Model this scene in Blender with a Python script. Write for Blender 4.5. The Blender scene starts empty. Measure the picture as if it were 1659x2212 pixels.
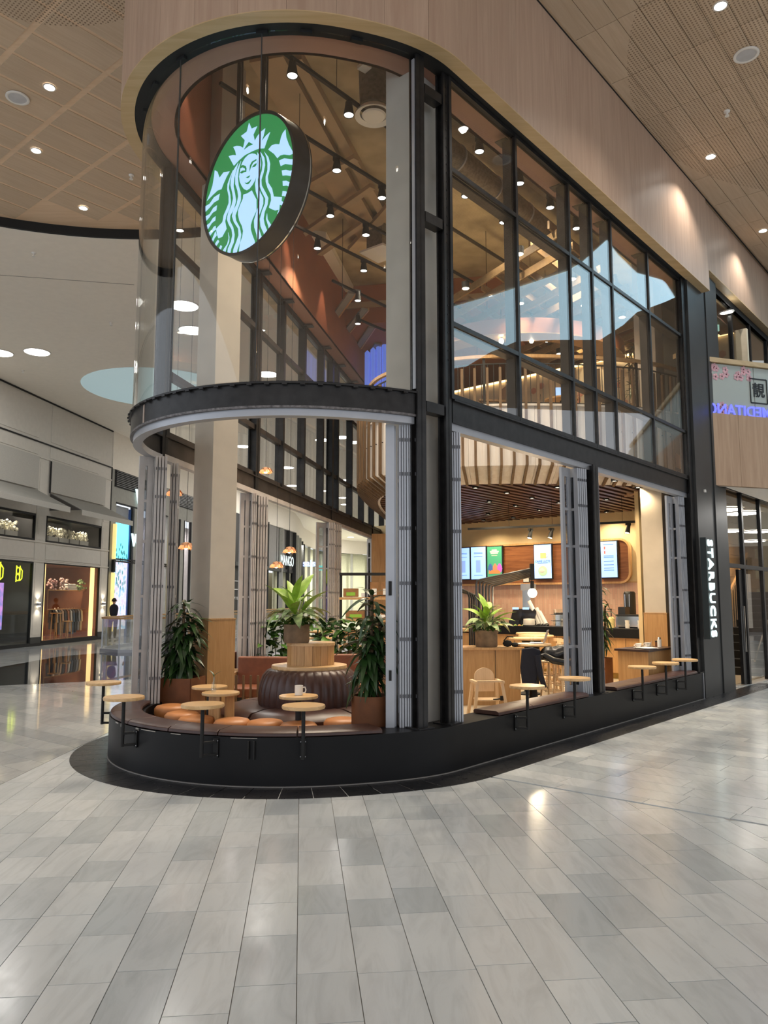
import bpy, math, random
from mathutils import Matrix, Vector, Euler
random.seed(7)
PI = math.pi; R = math.radians
C = bpy.context.scene.collection
scn = bpy.context.scene

# ---------------------------------------------------------------- camera
EYE = 1.68; FPX = 1660.0; PITCH = math.atan(189.0 / 1660.0)
cam = bpy.data.objects.new('camera', bpy.data.cameras.new('camera')); C.objects.link(cam)
cam.location = (0, 0, EYE); cam.rotation_euler = (PI / 2 + PITCH, 0, 0)
cam.data.sensor_fit = 'AUTO'; cam.data.sensor_width = 36.0
cam.data.lens = FPX / 2212.0 * 36.0; cam.data.clip_end = 400; cam.data.clip_start = .05
scn.camera = cam
scn.view_settings.view_transform = 'Standard'; scn.view_settings.look = 'None'
scn.view_settings.gamma = 1; scn.view_settings.use_curve_mapping = False
scn.view_settings.exposure = 0.0

# ---------------------------------------------------------------- world: soft indoor daylight of the mall
w = bpy.data.worlds.new('world'); scn.world = w; w.use_nodes = True
bg = w.node_tree.nodes['Background']
bg.inputs[0].default_value = (.82, .88, .96, 1); bg.inputs[1].default_value = 1.27

# ---------------------------------------------------------------- frames of the plan
CX, CY = -.97, 9.26                              # centre of the rounded nose
AR = R(40.5); AL = R(10.9); AW = R(7.0)
DR = Vector((math.sin(AR), math.cos(AR))); NR = Vector((DR.y, -DR.x))
DL = Vector((math.sin(AL), math.cos(AL))); NL = Vector((-DL.y, DL.x))
DW = Vector((math.sin(AW), math.cos(AW))); W0 = Vector((-12.95, 26.0))
ZR = PI / 2 - AR; ZL = PI / 2 - AL; ZW = PI / 2 - AW
def F(s, v, z=0.0): return Vector((CX + DR.x * s + NR.x * v, CY + DR.y * s + NR.y * v, z))
def G(s, v, z=0.0): return Vector((CX + DL.x * s + NL.x * v, CY + DL.y * s + NL.y * v, z))
def WL(s, d, z=0.0): return Vector((W0.x + DW.x * s - DW.y * d, W0.y + DW.y * s + DW.x * d, z))
def P(theta, r, z=0.0): return Vector((CX + r * math.cos(R(theta)), CY + r * math.sin(R(theta)), z))
def ray(x, y):
    a = (x - 829.5) / FPX; b = (1106.0 - y) / FPX
    return Vector((a, math.cos(PITCH) - b * math.sin(PITCH), math.sin(PITCH) + b * math.cos(PITCH)))
def at(x, y, z):
    r = ray(x, y); t = (z - EYE) / r.z; return Vector((r.x * t, r.y * t, z))
def deep(x, y, Y):
    r = ray(x, y); t = Y / r.y; return Vector((r.x * t, Y, EYE + r.z * t))
def to_s(x, y, s):                               # ray onto the plane s = const of the right frame -> (v, z)
    r = ray(x, y); k = DR.x * CX + DR.y * CY + s
    t = k / (r.x * DR.x + r.y * DR.y)
    q = Vector((r.x * t - CX, r.y * t - CY)); return q.dot(NR), EYE + r.z * t
def sv(p):
    q = Vector((p[0] - CX, p[1] - CY)); return q.dot(DR), q.dot(NR)
SR_END = 7.24

def light(name, kind, loc, energy, color=(1, .93, .84), size=.1, rot=(0, 0, 0), spot=60, blend=.5):
    d = bpy.data.lights.new(name, kind); d.energy = energy; d.color = color
    if kind == 'AREA': d.shape = 'DISK'; d.size = size
    elif kind == 'SPOT': d.shadow_soft_size = size; d.spot_size = R(spot); d.spot_blend = blend
    else: d.shadow_soft_size = size
    o = bpy.data.objects.new(name, d); C.objects.link(o); o.location = loc; o.rotation_euler = rot
    return o
# big round ceiling lights of the mall hall (the area lamps sit just under the hall ceiling)


# ---------------------------------------------------------------- materials
MATS = {}
def new_mat(name):
    m = bpy.data.materials.new(name); m.use_nodes = True; MATS[name] = m
    return m, m.node_tree, m.node_tree.nodes['Principled BSDF']
def nd(t, kind, **kw):
    n = t.nodes.new(kind)
    for k, v in kw.items():
        if k.startswith('i_'): n.inputs[k[2:].replace('_', ' ')].default_value = v
        else: setattr(n, k, v)
    return n
def mat(name, col, rough=.5, metal=0.0, var=.06, scale=6.0, bump=0.0, coat=0.0, spec=.5):
    m, t, b = new_mat(name)
    b.inputs['Roughness'].default_value = rough; b.inputs['Metallic'].default_value = metal
    b.inputs['Specular IOR Level'].default_value = spec
    if coat: b.inputs['Coat Weight'].default_value = coat
    tc = nd(t, 'ShaderNodeTexCoord'); n = nd(t, 'ShaderNodeTexNoise', i_Scale=scale, i_Detail=3.0)
    t.links.new(tc.outputs['Object'], n.inputs['Vector'])
    r = nd(t, 'ShaderNodeValToRGB'); c = Vector(col)
    r.color_ramp.elements[0].position = .3; r.color_ramp.elements[1].position = .7
    r.color_ramp.elements[0].color = (*(c * (1 - var)), 1); r.color_ramp.elements[1].color = (*(c * (1 + var)), 1)
    t.links.new(n.outputs[0], r.inputs[0]); t.links.new(r.outputs[0], b.inputs['Base Color'])
    if bump:
        bp = nd(t, 'ShaderNodeBump', i_Strength=bump, i_Distance=.01); t.links.new(n.outputs[0], bp.inputs['Height'])
        t.links.new(bp.outputs[0], b.inputs['Normal'])
    return m
def emit(name, col, strength):
    m, t, b = new_mat(name)
    b.inputs['Base Color'].default_value = (*col, 1); b.inputs['Emission Color'].default_value = (*col, 1)
    b.inputs['Emission Strength'].default_value = strength
    return m
def wood(name, c1, c2, axis=2, scale=3.0, rough=.45, stretch=14.0, per=0.0, coord='Object', perf=None, rings=False):
    m, t, b = new_mat(name); b.inputs['Roughness'].default_value = rough
    tc = nd(t, 'ShaderNodeTexCoord'); mp = nd(t, 'ShaderNodeMapping')
    if coord == 'world':
        g = nd(t, 'ShaderNodeNewGeometry'); src = g.outputs['Position']; mp.inputs['Rotation'].default_value = (0, 0, -ZR)
    else: src = tc.outputs[coord]
    sc = [scale * stretch] * 3; sc[axis] = scale; mp.inputs['Scale'].default_value = sc
    oi = nd(t, 'ShaderNodeObjectInfo')
    add = nd(t, 'ShaderNodeVectorMath', operation='ADD'); sh = nd(t, 'ShaderNodeVectorMath', operation='SCALE'); sh.inputs[0].default_value = (9, 17, 5)
    t.links.new(oi.outputs['Random'], sh.inputs['Scale']); t.links.new(src, add.inputs[0]); t.links.new(sh.outputs[0], add.inputs[1])
    t.links.new(add.outputs[0], mp.inputs[0])
    n = nd(t, 'ShaderNodeTexNoise', i_Scale=1.0, i_Detail=5.0, i_Roughness=.6, i_Distortion=1.2)
    t.links.new(mp.outputs[0], n.inputs['Vector'])
    r = nd(t, 'ShaderNodeValToRGB'); r.color_ramp.elements[0].position = .32; r.color_ramp.elements[1].position = .68
    r.color_ramp.elements[0].color = (*c1, 1); r.color_ramp.elements[1].color = (*c2, 1)
    t.links.new(n.outputs[0], r.inputs[0]); out = r.outputs[0]
    if per:
        hs = nd(t, 'ShaderNodeHueSaturation'); mr = nd(t, 'ShaderNodeMapRange'); mr.inputs[3].default_value = 1 - per; mr.inputs[4].default_value = 1 + per
        t.links.new(oi.outputs['Random'], mr.inputs[0]); t.links.new(mr.outputs[0], hs.inputs['Value']); t.links.new(out, hs.inputs['Color']); out = hs.outputs[0]
    if perf:                                    # drilled holes inside round zones, grid in the frame of the facade
        g2 = nd(t, 'ShaderNodeNewGeometry'); rot = nd(t, 'ShaderNodeVectorRotate', rotation_type='Z_AXIS'); rot.inputs['Angle'].default_value = -ZR
        t.links.new(g2.outputs['Position'], rot.inputs['Vector'])
        sc_ = nd(t, 'ShaderNodeVectorMath', operation='SCALE'); sc_.inputs['Scale'].default_value = 1 / .048
        t.links.new(rot.outputs[0], sc_.inputs[0])
        fr = nd(t, 'ShaderNodeVectorMath', operation='FRACTION'); t.links.new(sc_.outputs[0], fr.inputs[0])
        sub = nd(t, 'ShaderNodeVectorMath', operation='SUBTRACT'); sub.inputs[1].default_value = (.5, .5, 0); t.links.new(fr.outputs[0], sub.inputs[0])
        ml = nd(t, 'ShaderNodeVectorMath', operation='MULTIPLY'); ml.inputs[1].default_value = (1, 1, 0); t.links.new(sub.outputs[0], ml.inputs[0])
        ln = nd(t, 'ShaderNodeVectorMath', operation='LENGTH'); t.links.new(ml.outputs[0], ln.inputs[0])
        lt = nd(t, 'ShaderNodeMath', operation='LESS_THAN'); lt.inputs[1].default_value = .27; t.links.new(ln.outputs['Value'], lt.inputs[0])
        acc = None
        for (px, py, rr) in perf:
            s1 = nd(t, 'ShaderNodeVectorMath', operation='DISTANCE'); s1.inputs[1].default_value = (px, py, 9.3); t.links.new(g2.outputs['Position'], s1.inputs[0])
            l1 = nd(t, 'ShaderNodeMath', operation='LESS_THAN'); l1.inputs[1].default_value = rr; t.links.new(s1.outputs['Value'], l1.inputs[0])
            if acc is None: acc = l1
            else:
                mx = nd(t, 'ShaderNodeMath', operation='MAXIMUM'); t.links.new(acc.outputs[0], mx.inputs[0]); t.links.new(l1.outputs[0], mx.inputs[1]); acc = mx
        mm = nd(t, 'ShaderNodeMath', operation='MULTIPLY'); t.links.new(acc.outputs[0], mm.inputs[0]); t.links.new(lt.outputs[0], mm.inputs[1])
        mx = nd(t, 'ShaderNodeMix', data_type='RGBA'); mx.inputs['B'].default_value = (.27, .18, .11, 1)
        t.links.new(mm.outputs[0], mx.inputs['Factor']); t.links.new(out, mx.inputs['A']); out = mx.outputs['Result']
    t.links.new(out, b.inputs['Base Color'])
    return m
def glass(name, tint=(.86, .9, .88), base=.04, rough=0.0):
    m, t, b = new_mat(name); t.nodes.remove(b); o = t.nodes['Material Output']
    tr = nd(t, 'ShaderNodeBsdfTransparent'); tr.inputs[0].default_value = (*tint, 1)
    gl = nd(t, 'ShaderNodeBsdfGlossy'); gl.inputs['Roughness'].default_value = rough; gl.inputs[0].default_value = (1, 1, 1, 1)
    lw = nd(t, 'ShaderNodeLayerWeight', i_Blend=.5)
    pw = nd(t, 'ShaderNodeMath', operation='POWER'); pw.inputs[1].default_value = 5; t.links.new(lw.outputs['Facing'], pw.inputs[0])
    ma = nd(t, 'ShaderNodeMath', operation='MULTIPLY_ADD'); ma.inputs[1].default_value = .96 - base; ma.inputs[2].default_value = base
    t.links.new(pw.outputs[0], ma.inputs[0]); mx = nd(t, 'ShaderNodeMixShader')
    t.links.new(ma.outputs[0], mx.inputs[0]); t.links.new(tr.outputs[0], mx.inputs[1]); t.links.new(gl.outputs[0], mx.inputs[2])
    t.links.new(mx.outputs[0], o.inputs[0])
    return m
def marble(name, lo, hi, rough, island=False, vein=.45):
    m, t, b = new_mat(name); b.inputs['Roughness'].default_value = rough
    g = nd(t, 'ShaderNodeNewGeometry'); oi = nd(t, 'ShaderNodeObjectInfo')
    rnd = g.outputs['Random Per Island'] if island else oi.outputs['Random']
    sh = nd(t, 'ShaderNodeVectorMath', operation='SCALE'); sh.inputs[0].default_value = (31, 57, 13); t.links.new(rnd, sh.inputs['Scale'])
    ad = nd(t, 'ShaderNodeVectorMath', operation='ADD'); t.links.new(g.outputs['Position'], ad.inputs[0]); t.links.new(sh.outputs[0], ad.inputs[1])
    mp = nd(t, 'ShaderNodeMapping'); mp.inputs['Rotation'].default_value = (0, 0, R(28)); mp.inputs['Scale'].default_value = (6.5, 1.3, 1); t.links.new(ad.outputs[0], mp.inputs[0])
    n = nd(t, 'ShaderNodeTexNoise', i_Scale=1.1, i_Detail=7.0, i_Roughness=.62, i_Distortion=1.6); t.links.new(mp.outputs[0], n.inputs['Vector'])
    r = nd(t, 'ShaderNodeValToRGB'); r.color_ramp.elements[0].position = .28; r.color_ramp.elements[0].color = (vein, vein, vein, 1)
    r.color_ramp.elements[1].position = .56; r.color_ramp.elements[1].color = (1, 1, 1, 1); t.links.new(n.outputs[0], r.inputs[0])
    r2 = nd(t, 'ShaderNodeValToRGB'); cr = r2.color_ramp; cr.elements[0].color = (*lo, 1); cr.elements[1].color = (*hi, 1)
    md = cr.elements.new(.35); md.color = (*(Vector(lo) * .45 + Vector(hi) * .55), 1); t.links.new(rnd, r2.inputs[0])
    mx = nd(t, 'ShaderNodeMix', data_type='RGBA', blend_type='MULTIPLY'); mx.inputs['Factor'].default_value = .55
    t.links.new(r2.outputs[0], mx.inputs['A']); t.links.new(r.outputs[0], mx.inputs['B']); t.links.new(mx.outputs['Result'], b.inputs['Base Color'])
    n2 = nd(t, 'ShaderNodeTexNoise', i_Scale=14.0, i_Detail=3.0); t.links.new(g.outputs['Position'], n2.inputs['Vector'])
    mr = nd(t, 'ShaderNodeMapRange'); mr.inputs[3].default_value = rough * .7; mr.inputs[4].default_value = rough * 1.5
    t.links.new(n2.outputs[0], mr.inputs[0]); t.links.new(mr.outputs[0], b.inputs['Roughness'])
    return m
STEEL = mat('black_steel', (.022, .021, .021), .38, .35, .35, 9, .05)
STEELB = mat('brown_black_steel', (.045, .038, .034), .45, .35, .35, 5, .08)
BLACKP = mat('black_painted_kerb', (.007, .007, .008), .42, 0, .25, 2, spec=.22)
BLACK = mat('matt_black', (.008, .008, .008), .7)
ALU = mat('aluminium', (.44, .455, .49), .38, .45, .06, 3)
ALUW = mat('weathered_aluminium', (.50, .47, .45), .5, .15, .12, 4)
GREYP = mat('dark_grey_panel', (.040, .042, .042), .42, .1, .12, 2)
LEATHER_D = mat('dark_brown_leather', (.060, .026, .020), .36, 0, .2, 7, .12)
LEATHER_O = mat('tan_orange_leather', (.52, .215, .075), .42, 0, .12, 8, .10)
LEATHER_C = mat('cognac_leather', (.21, .072, .034), .42, 0, .15, 8, .1)
CORTEN = mat('rust_brown_steel', (.17, .062, .022), .62, .2, .25, 5, .1)
PLASTER = mat('pale_plaster', (.56, .50, .42), .8, 0, .06, 3, .1)
PLASTERG = mat('grey_plaster', (.47, .45, .41), .8, 0, .08, 3, .1)
CREAM = mat('cream_wall', (.66, .52, .30), .75, 0, .03)
WHITE = mat('white_paint', (.74, .70, .64), .7, 0, .02)
HALLW = mat('hall_ceiling_white', (.88, .82, .73), .8, 0, .02)
SHOPW = mat('shop_front_grey_white', (.62, .59, .54), .6, 0, .03)
CANVAS = mat('grey_canvas', (.27, .262, .24), .85, 0, .06, 30, .1)
CANVASL = mat('pale_canvas', (.50, .485, .45), .85, 0, .05, 30, .1)
TERRA = mat('terracotta_paint', (.38, .14, .065), .7, 0, .06, 2)
TERRAP = mat('pink_brown_soffit', (.36, .19, .14), .6, 0, .05, 2)
CONC = mat('raw_concrete', (.42, .34, .22), .85, 0, .3, 1.6, .3)
CONCD = mat('dark_recess', (.03, .03, .03), .9)
CONCP = mat('tan_beam_paint', (.48, .36, .23), .7, 0, .06, 3)
GALV = mat('galvanised_duct', (.22, .2, .17), .55, .5, .25, 20, .4)
PORC = mat('white_porcelain', (.85, .82, .77), .25, 0, .02)
CHROME = mat('chrome', (.7, .68, .65), .12, 1.0, .03)
PLASTICB = mat('black_plastic', (.015, .015, .016), .35)
GREEN_D = mat('dark_leaf', (.022, .06, .014), .33, 0, .35, 9)
GREEN_M = mat('mid_leaf', (.06, .15, .02), .35, 0, .35, 9)
GREEN_L = mat('bright_leaf', (.25, .42, .04), .4, 0, .3, 12)
GREEN_V = mat('pale_veined_leaf', (.30, .40, .17), .4, 0, .5, 16)
STEM = mat('pale_stem', (.42, .42, .2), .5)
BARK = mat('cane_bark', (.16, .10, .05), .8, 0, .2, 20, .3)
SOIL = mat('soil', (.03, .02, .012), .95, 0, .3, 30, .5)
CLAY = mat('weathered_terracotta', (.22, .15, .09), .85, 0, .3, 7, .4)
JACKET = mat('black_leather_jacket', (.012, .012, .013), .28, 0, .3, 10, .6)
CLOTH_N = mat('navy_cloth', (.012, .014, .026), .9)
CLOTH_B = mat('khaki_cloth', (.17, .14, .10), .9)
SKIN = mat('skin', (.50, .28, .19), .55); HAIR = mat('dark_hair', (.02, .013, .01), .7)
PAPER = mat('white_paper', (.8, .79, .75), .7); CARD = mat('brown_cardboard', (.30, .15, .06), .8, 0, .15, 12)
LIME = mat('lime_print', (.25, .5, .05), .7)
OAK = wood('oak', (.46, .25, .095), (.62, .38, .17), 2, 2.2, .4, 12, .10)
OAKH = wood('oak_tabletop', (.60, .36, .15), (.76, .52, .27), 0, 2.0, .35, 12, .08)
OAKP = wood('oak_panel', (.43, .225, .08), (.56, .32, .13), 2, 1.4, .45, 16, .06)
WALNUT = wood('walnut_panel', (.16, .055, .018), (.30, .12, .045), 1, 1.0, .4, 14, .05)
DARKSLAT = mat('dark_slat', (.085, .034, .02), .45, 0, .15, 3)
RIBW = wood('rib_timber', (.10, .055, .025), (.19, .115, .055), 2, 2.0, .5, 10, .1)
BALW = wood('whitewashed_board', (.76, .68, .60), (.88, .83, .77), 2, .9, .6, 12, .06)
PERF = [(8.3, 8.7, 5.05), (-4.15, 7.45, 2.04)]
CEILW = wood('ceiling_panel_wood', (.55, .41, .275), (.63, .49, .345), 0, 1.0, .55, 14, .05, perf=PERF)
CEILB = wood('ceiling_batten_wood', (.70, .50, .32), (.78, .58, .40), 0, 1.0, .5, 14, .04, coord='world', perf=PERF)
FASC = wood('fascia_veneer', (.45, .30, .215), (.55, .39, .285), 2, .55, .42, 16, .05, coord='world')
EDGEW = wood('fascia_edge_veneer', (.52, .36, .18), (.62, .45, .25), 0, .6, .45, 12, .03, coord='world')
BRIDGEW = wood('bridge_veneer', (.40, .25, .15), (.52, .345, .22), 2, .5, .45, 16, .04)
LATT = wood('lattice_timber', (.26, .16, .07), (.40, .26, .12), 0, 1.5, .6, 12, .15)
GLASS = glass('clear_glass', (.985, .99, .98)); GLASSD = glass('smoked_glass', (.80, .80, .77), .05)
GLASSF = glass('door_glass', (.55, .57, .60), .06, .02)
def frosted(name, col, k):
    m, t, b = new_mat(name); b.inputs['Base Color'].default_value = (*col, 1); b.inputs['Roughness'].default_value = .5
    b.inputs['Alpha'].default_value = k; return m
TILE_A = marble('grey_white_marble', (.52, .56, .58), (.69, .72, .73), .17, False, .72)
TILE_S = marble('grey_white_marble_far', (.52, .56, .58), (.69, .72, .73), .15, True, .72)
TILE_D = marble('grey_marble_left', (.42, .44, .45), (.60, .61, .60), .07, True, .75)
STONE = marble('black_marble', (.010, .011, .013), (.022, .022, .026), .28, False, .6)
FLOORIN = mat('cafe_floor', (.48, .40, .29), .35, 0, .06, 3)
LAMP = emit('lamp_white', (1, .97, .9), 14); LAMPW = emit('lamp_warm', (1, .86, .62), 14)
DISC = emit('ceiling_disc_light', (1, .98, .94), 9); STRIP = emit('warm_strip', (1, .72, .36), 4)
SIGNW = emit('sign_face_white', (.40, .63, .92), .92); SIGNG = emit('sign_face_green', (.02, .25, .07), .62)
LETTER = emit('lit_letter', (.80, 1, 1), 1.05); YELL = emit('yellow_neon', (.85, 1, .03), 1.6)
# ---------------------------------------------------------------- mesh helpers
class MB:
    def __init__(self): self.v = []; self.f = []
    def add(self, vs, fs, M=None):
        k = len(self.v)
        self.v += [tuple(M @ Vector(p)) if M is not None else tuple(p) for p in vs]
        self.f += [tuple(i + k for i in f) for f in fs]; return self
    def box(self, cx, cy, cz, sx, sy, sz, rz=0.0, M=None):
        hx, hy, hz = sx / 2, sy / 2, sz / 2
        vs = [(x, y, z) for z in (-hz, hz) for x, y in ((-hx, -hy), (hx, -hy), (hx, hy), (-hx, hy))]
        T = Matrix.Translation((cx, cy, cz)) @ Matrix.Rotation(rz, 4, 'Z')
        if M is not None: T = M @ T
        return self.add(vs, [(3, 2, 1, 0), (4, 5, 6, 7), (0, 1, 5, 4), (1, 2, 6, 5), (2, 3, 7, 6), (3, 0, 4, 7)], T)
    def bar(self, p, q, w, h, up=(0, 0, 1)):
        p = Vector(p); q = Vector(q); d = (q - p); L = d.length
        if L < 1e-6: return self
        d /= L; u = Vector(up)
        if abs(d.dot(u)) > .98: u = Vector((0, 1, 0)) if abs(d.y) < .9 else Vector((1, 0, 0))
        sd = d.cross(u).normalized(); u2 = sd.cross(d)
        M = Matrix((( d.x, sd.x, u2.x, (p.x + q.x) / 2), (d.y, sd.y, u2.y, (p.y + q.y) / 2), (d.z, sd.z, u2.z, (p.z + q.z) / 2), (0, 0, 0, 1)))
        return self.box(0, 0, 0, L, w, h, 0, M)
    def tube(self, pts, r, n=8, cap=True):
        pts = [Vector(p) for p in pts]; rings = []; prev = None
        for i, p in enumerate(pts):
            d = (pts[min(i + 1, len(pts) - 1)] - pts[max(i - 1, 0)]).normalized()
            if prev is None:
                a = Vector((0, 0, 1)) if abs(d.z) < .9 else Vector((1, 0, 0)); u = d.cross(a).normalized()
            else: u = (prev - d * prev.dot(d)).normalized()
            prev = u; w_ = d.cross(u); rr = r[i] if isinstance(r, (list, tuple)) else r
            rings.append([tuple(p + (u * math.cos(2 * PI * k / n) + w_ * math.sin(2 * PI * k / n)) * rr) for k in range(n)])
        vs = [v for rg in rings for v in rg]; fs = []
        for i in range(len(rings) - 1):
            for k in range(n):
                a = i * n + k; b = i * n + (k + 1) % n; fs.append((a, b, b + n, a + n))
        if cap: fs.append(tuple(range(n - 1, -1, -1))); fs.append(tuple((len(rings) - 1) * n + k for k in range(n)))
        return self.add(vs, fs)
    def lathe(self, prof, n=24, cx=0.0, cy=0.0, cz=0.0, a0=0.0, a1=360.0, M=None, lobes=None):
        full = abs(a1 - a0 - 360) < 1e-6; m = n if full else n + 1; vs = []; fs = []
        for k in range(m):
            a = R(a0 + (a1 - a0) * k / n)
            for j, (r, z) in enumerate(prof):
                rr = r * (lobes(k, j) if lobes else 1)
                vs.append((cx + rr * math.cos(a), cy + rr * math.sin(a), cz + z))
        q = len(prof)
        for k in range(n):
            for j in range(q - 1):
                a = k * q + j; b = ((k + 1) % m) * q + j; fs.append((a, b, b + 1, a + 1))
        if prof[0] == prof[-1]: pass
        elif prof[0][0] > 1e-5 and full: fs.append(tuple(k * q for k in range(n - 1, -1, -1)))
        if prof[0] != prof[-1] and prof[-1][0] > 1e-5 and full: fs.append(tuple(k * q + q - 1 for k in range(n)))
        if not full:
            fs.append(tuple(range(q))); fs.append(tuple((m - 1) * q + j for j in range(q - 1, -1, -1)))
        return self.add(vs, fs, M)
    def prism(self, poly, z0, z1, M=None):
        n = len(poly); a = sum(poly[i][0] * poly[(i + 1) % n][1] - poly[(i + 1) % n][0] * poly[i][1] for i in range(n))
        if a < 0: poly = poly[::-1]
        vs = [(x, y, z0) for x, y in poly] + [(x, y, z1) for x, y in poly]
        fs = [tuple(range(n - 1, -1, -1)), tuple(range(n, 2 * n))] + [(i, (i + 1) % n, n + (i + 1) % n, n + i) for i in range(n)]
        return self.add(vs, fs, M)
    def ball(self, cx, cy, cz, rx, ry=None, rz=None, n=12):
        ry = ry or rx; rz = rz or rx; vs = []; fs = []; h = n // 2
        for j in range(h + 1):
            t = PI * j / h
            for k in range(n): vs.append((cx + rx * math.sin(t) * math.cos(2 * PI * k / n), cy + ry * math.sin(t) * math.sin(2 * PI * k / n), cz - rz * math.cos(t)))
        for j in range(h):
            for k in range(n):
                a = j * n + k; b = j * n + (k + 1) % n; fs.append((a, b, b + n, a + n))
        return self.add(vs, fs)
    def sweep(self, rows, closed=True):          # rows: one list of points per station
        q = len(rows[0]); vs = [p for r in rows for p in r]; fs = []
        for i in range(len(rows) - 1):
            for j in range(q if closed else q - 1):
                a = i * q + j; b = i * q + (j + 1) % q; fs.append((a, b, b + q, a + q))
        if closed: fs.append(tuple(range(q - 1, -1, -1))); fs.append(tuple((len(rows) - 1) * q + j for j in range(q)))
        return self.add(vs, fs)
    def mesh(self, name, smooth=40):
        me = bpy.data.meshes.new(name); me.from_pydata(self.v, [], self.f); me.validate()
        if smooth:
            me.polygons.foreach_set('use_smooth', [True] * len(me.polygons)); me.set_sharp_from_angle(angle=R(smooth))
        return me
def recalc(me):
    import bmesh
    b = bmesh.new(); b.from_mesh(me); bmesh.ops.recalc_face_normals(b, faces=b.faces); b.to_mesh(me); b.free()
def obj(name, mb, m, parent=None, loc=(0, 0, 0), rz=0.0, bev=0.0, smooth=40, label=None, kind=None):
    me = mb if isinstance(mb, bpy.types.Mesh) else mb.mesh(name, 0 if bev else smooth)
    if not isinstance(mb, bpy.types.Mesh): recalc(me); me.materials.append(m)
    o = bpy.data.objects.new(name, me); C.objects.link(o); o.location = loc; o.rotation_euler = (0, 0, rz)
    if parent: o.parent = parent
    if bev:
        md = o.modifiers.new('bevel', 'BEVEL'); md.width = bev; md.segments = 2; md.limit_method = 'ANGLE'; md.angle_limit = R(40)
        me.polygons.foreach_set('use_smooth', [True] * len(me.polygons)); md.harden_normals = True
    if label: o['label'] = label
    if kind: o['kind'] = kind
    return o
def tag(o, label=None, cat=None, group=None, kind=None):
    if label: o['label'] = label
    if cat: o['category'] = cat
    if group: o['group'] = group
    if kind: o['kind'] = kind
    return o
def thing(name, label, cat, loc=(0, 0, 0), rz=0.0, group=None):
    o = bpy.data.objects.new(name, None); C.objects.link(o); o.location = loc; o.rotation_euler = (0, 0, rz)
    o.empty_display_size = .1
    return tag(o, label, cat, group)
def struct(name, label=None, loc=(0, 0, 0), rz=0.0):
    o = bpy.data.objects.new(name, None); C.objects.link(o); o.location = loc; o.rotation_euler = (0, 0, rz); o['kind'] = 'structure'
    if label: o['label'] = label
    return o
KIDS = {}
def dup(root, loc, rz=None, label=None, group=None, scale=None):
    kids = {}
    for o in C.objects:
        if o.parent: kids.setdefault(o.parent.name, []).append(o)
    def cp(o, par):
        c = o.copy(); C.objects.link(c); c.parent = par
        for ch in kids.get(o.name, []): cp(ch, c)
        return c
    r = cp(root, None); r.location = loc
    if rz is not None: r.rotation_euler = (0, 0, rz)
    if scale: r.scale = (scale,) * 3
    if label: r['label'] = label
    if group: r['group'] = group
    return r
def text(name, s, size, m, parent=None, loc=(0, 0, 0), rot=(0, 0, 0), ext=.004, bold=0.0, sx=1.0, space=1.0, font=None, align='CENTER'):
    cu = bpy.data.curves.new(name, 'FONT'); cu.body = s; cu.size = size; cu.extrude = ext; cu.offset = bold
    cu.align_x = align; cu.align_y = 'CENTER'; cu.space_character = space; cu.materials.append(m); cu.resolution_u = 3
    if font: cu.font = font
    tmp = bpy.data.objects.new('tmp', cu); C.objects.link(tmp); bpy.context.view_layer.update()
    me = bpy.data.meshes.new_from_object(tmp.evaluated_get(bpy.context.evaluated_depsgraph_get())); bpy.data.objects.remove(tmp)
    me.materials.clear(); me.materials.append(m)
    o = bpy.data.objects.new(name, me); C.objects.link(o); o.parent = parent; o.location = loc; o.rotation_euler = rot; o.scale = (sx, 1, 1)
    return o

# ---------------------------------------------------------------- outline of the building: straight left side, round nose, straight right side
T0, T1 = 169.1, 319.5
def station(u):          # u<0: metres back along the left side; 0..1 the nose; >1: metres along the right side
    return u
def op(u, off, z=0.0):
    def sm(t): t = min(1, max(0, t)); return t * t * (3 - 2 * t)
    if u < 0: return G(-u, off, z)
    if u > 1: return F(u - 1, off + .1, z)
    th = T0 + (T1 - T0) * u
    return P(th, off + .1 * sm((th - 285) / (T1 - 285)), z)
def uth(th): return (th - T0) / (T1 - T0)
def stations(a, b, nn=56):
    out = [a]; a0, b0 = max(a, 0), min(b, 1)
    if b0 > a0:
        k = max(2, int(nn * (b0 - a0)) + 1)
        for i in range(k + 1):
            u = a0 + (b0 - a0) * i / k
            if u > out[-1] + 1e-6: out.append(u)
    if b > out[-1] + 1e-6: out.append(b)
    return out
def band(prof, a, b, nn=56):  # sweep a closed (offset, z) profile along the outline
    m = MB(); return m.sweep([[tuple(op(u, o, z)) for o, z in prof] for u in stations(a, b, nn)])

# ================================================================ floor
VR = R(6.1)                                                   # main tile rows run a little left of straight ahead
floor = struct('floor', 'grey and white marble hall floor in a running tile pattern')
m = MB(); m.box(5, 55, -.06, 70, 130, .1); obj('slab', m, mat('grout', (.36, .36, .355), .5), floor)
m = MB(); m.prism([(p.x, p.y) for p in [op(u, 1.9) for u in stations(-21, 1, 40)]] + [(p.x, p.y) for p in (F(0, 1.95), F(13, 1.95), G(22, -8))], -.012, .004)
obj('cafe_flooring', m, FLOORIN, floor, label='cream cafe floor inside the kerb')
def in_building(x, y, off=2.52):
    s, v = sv((x, y)); q = Vector((x - CX, y - CY)); sl, vl = q.dot(DL), q.dot(NL)
    if s > 0 and v < off + .1 and (sl > 0 and vl < off): return True
    return q.length < off or (s > 0 and 0 < v < off + .1) or (sl > 0 and 0 < vl < off)
tiles = []; rng = random.Random(3)
tw = .272
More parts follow.
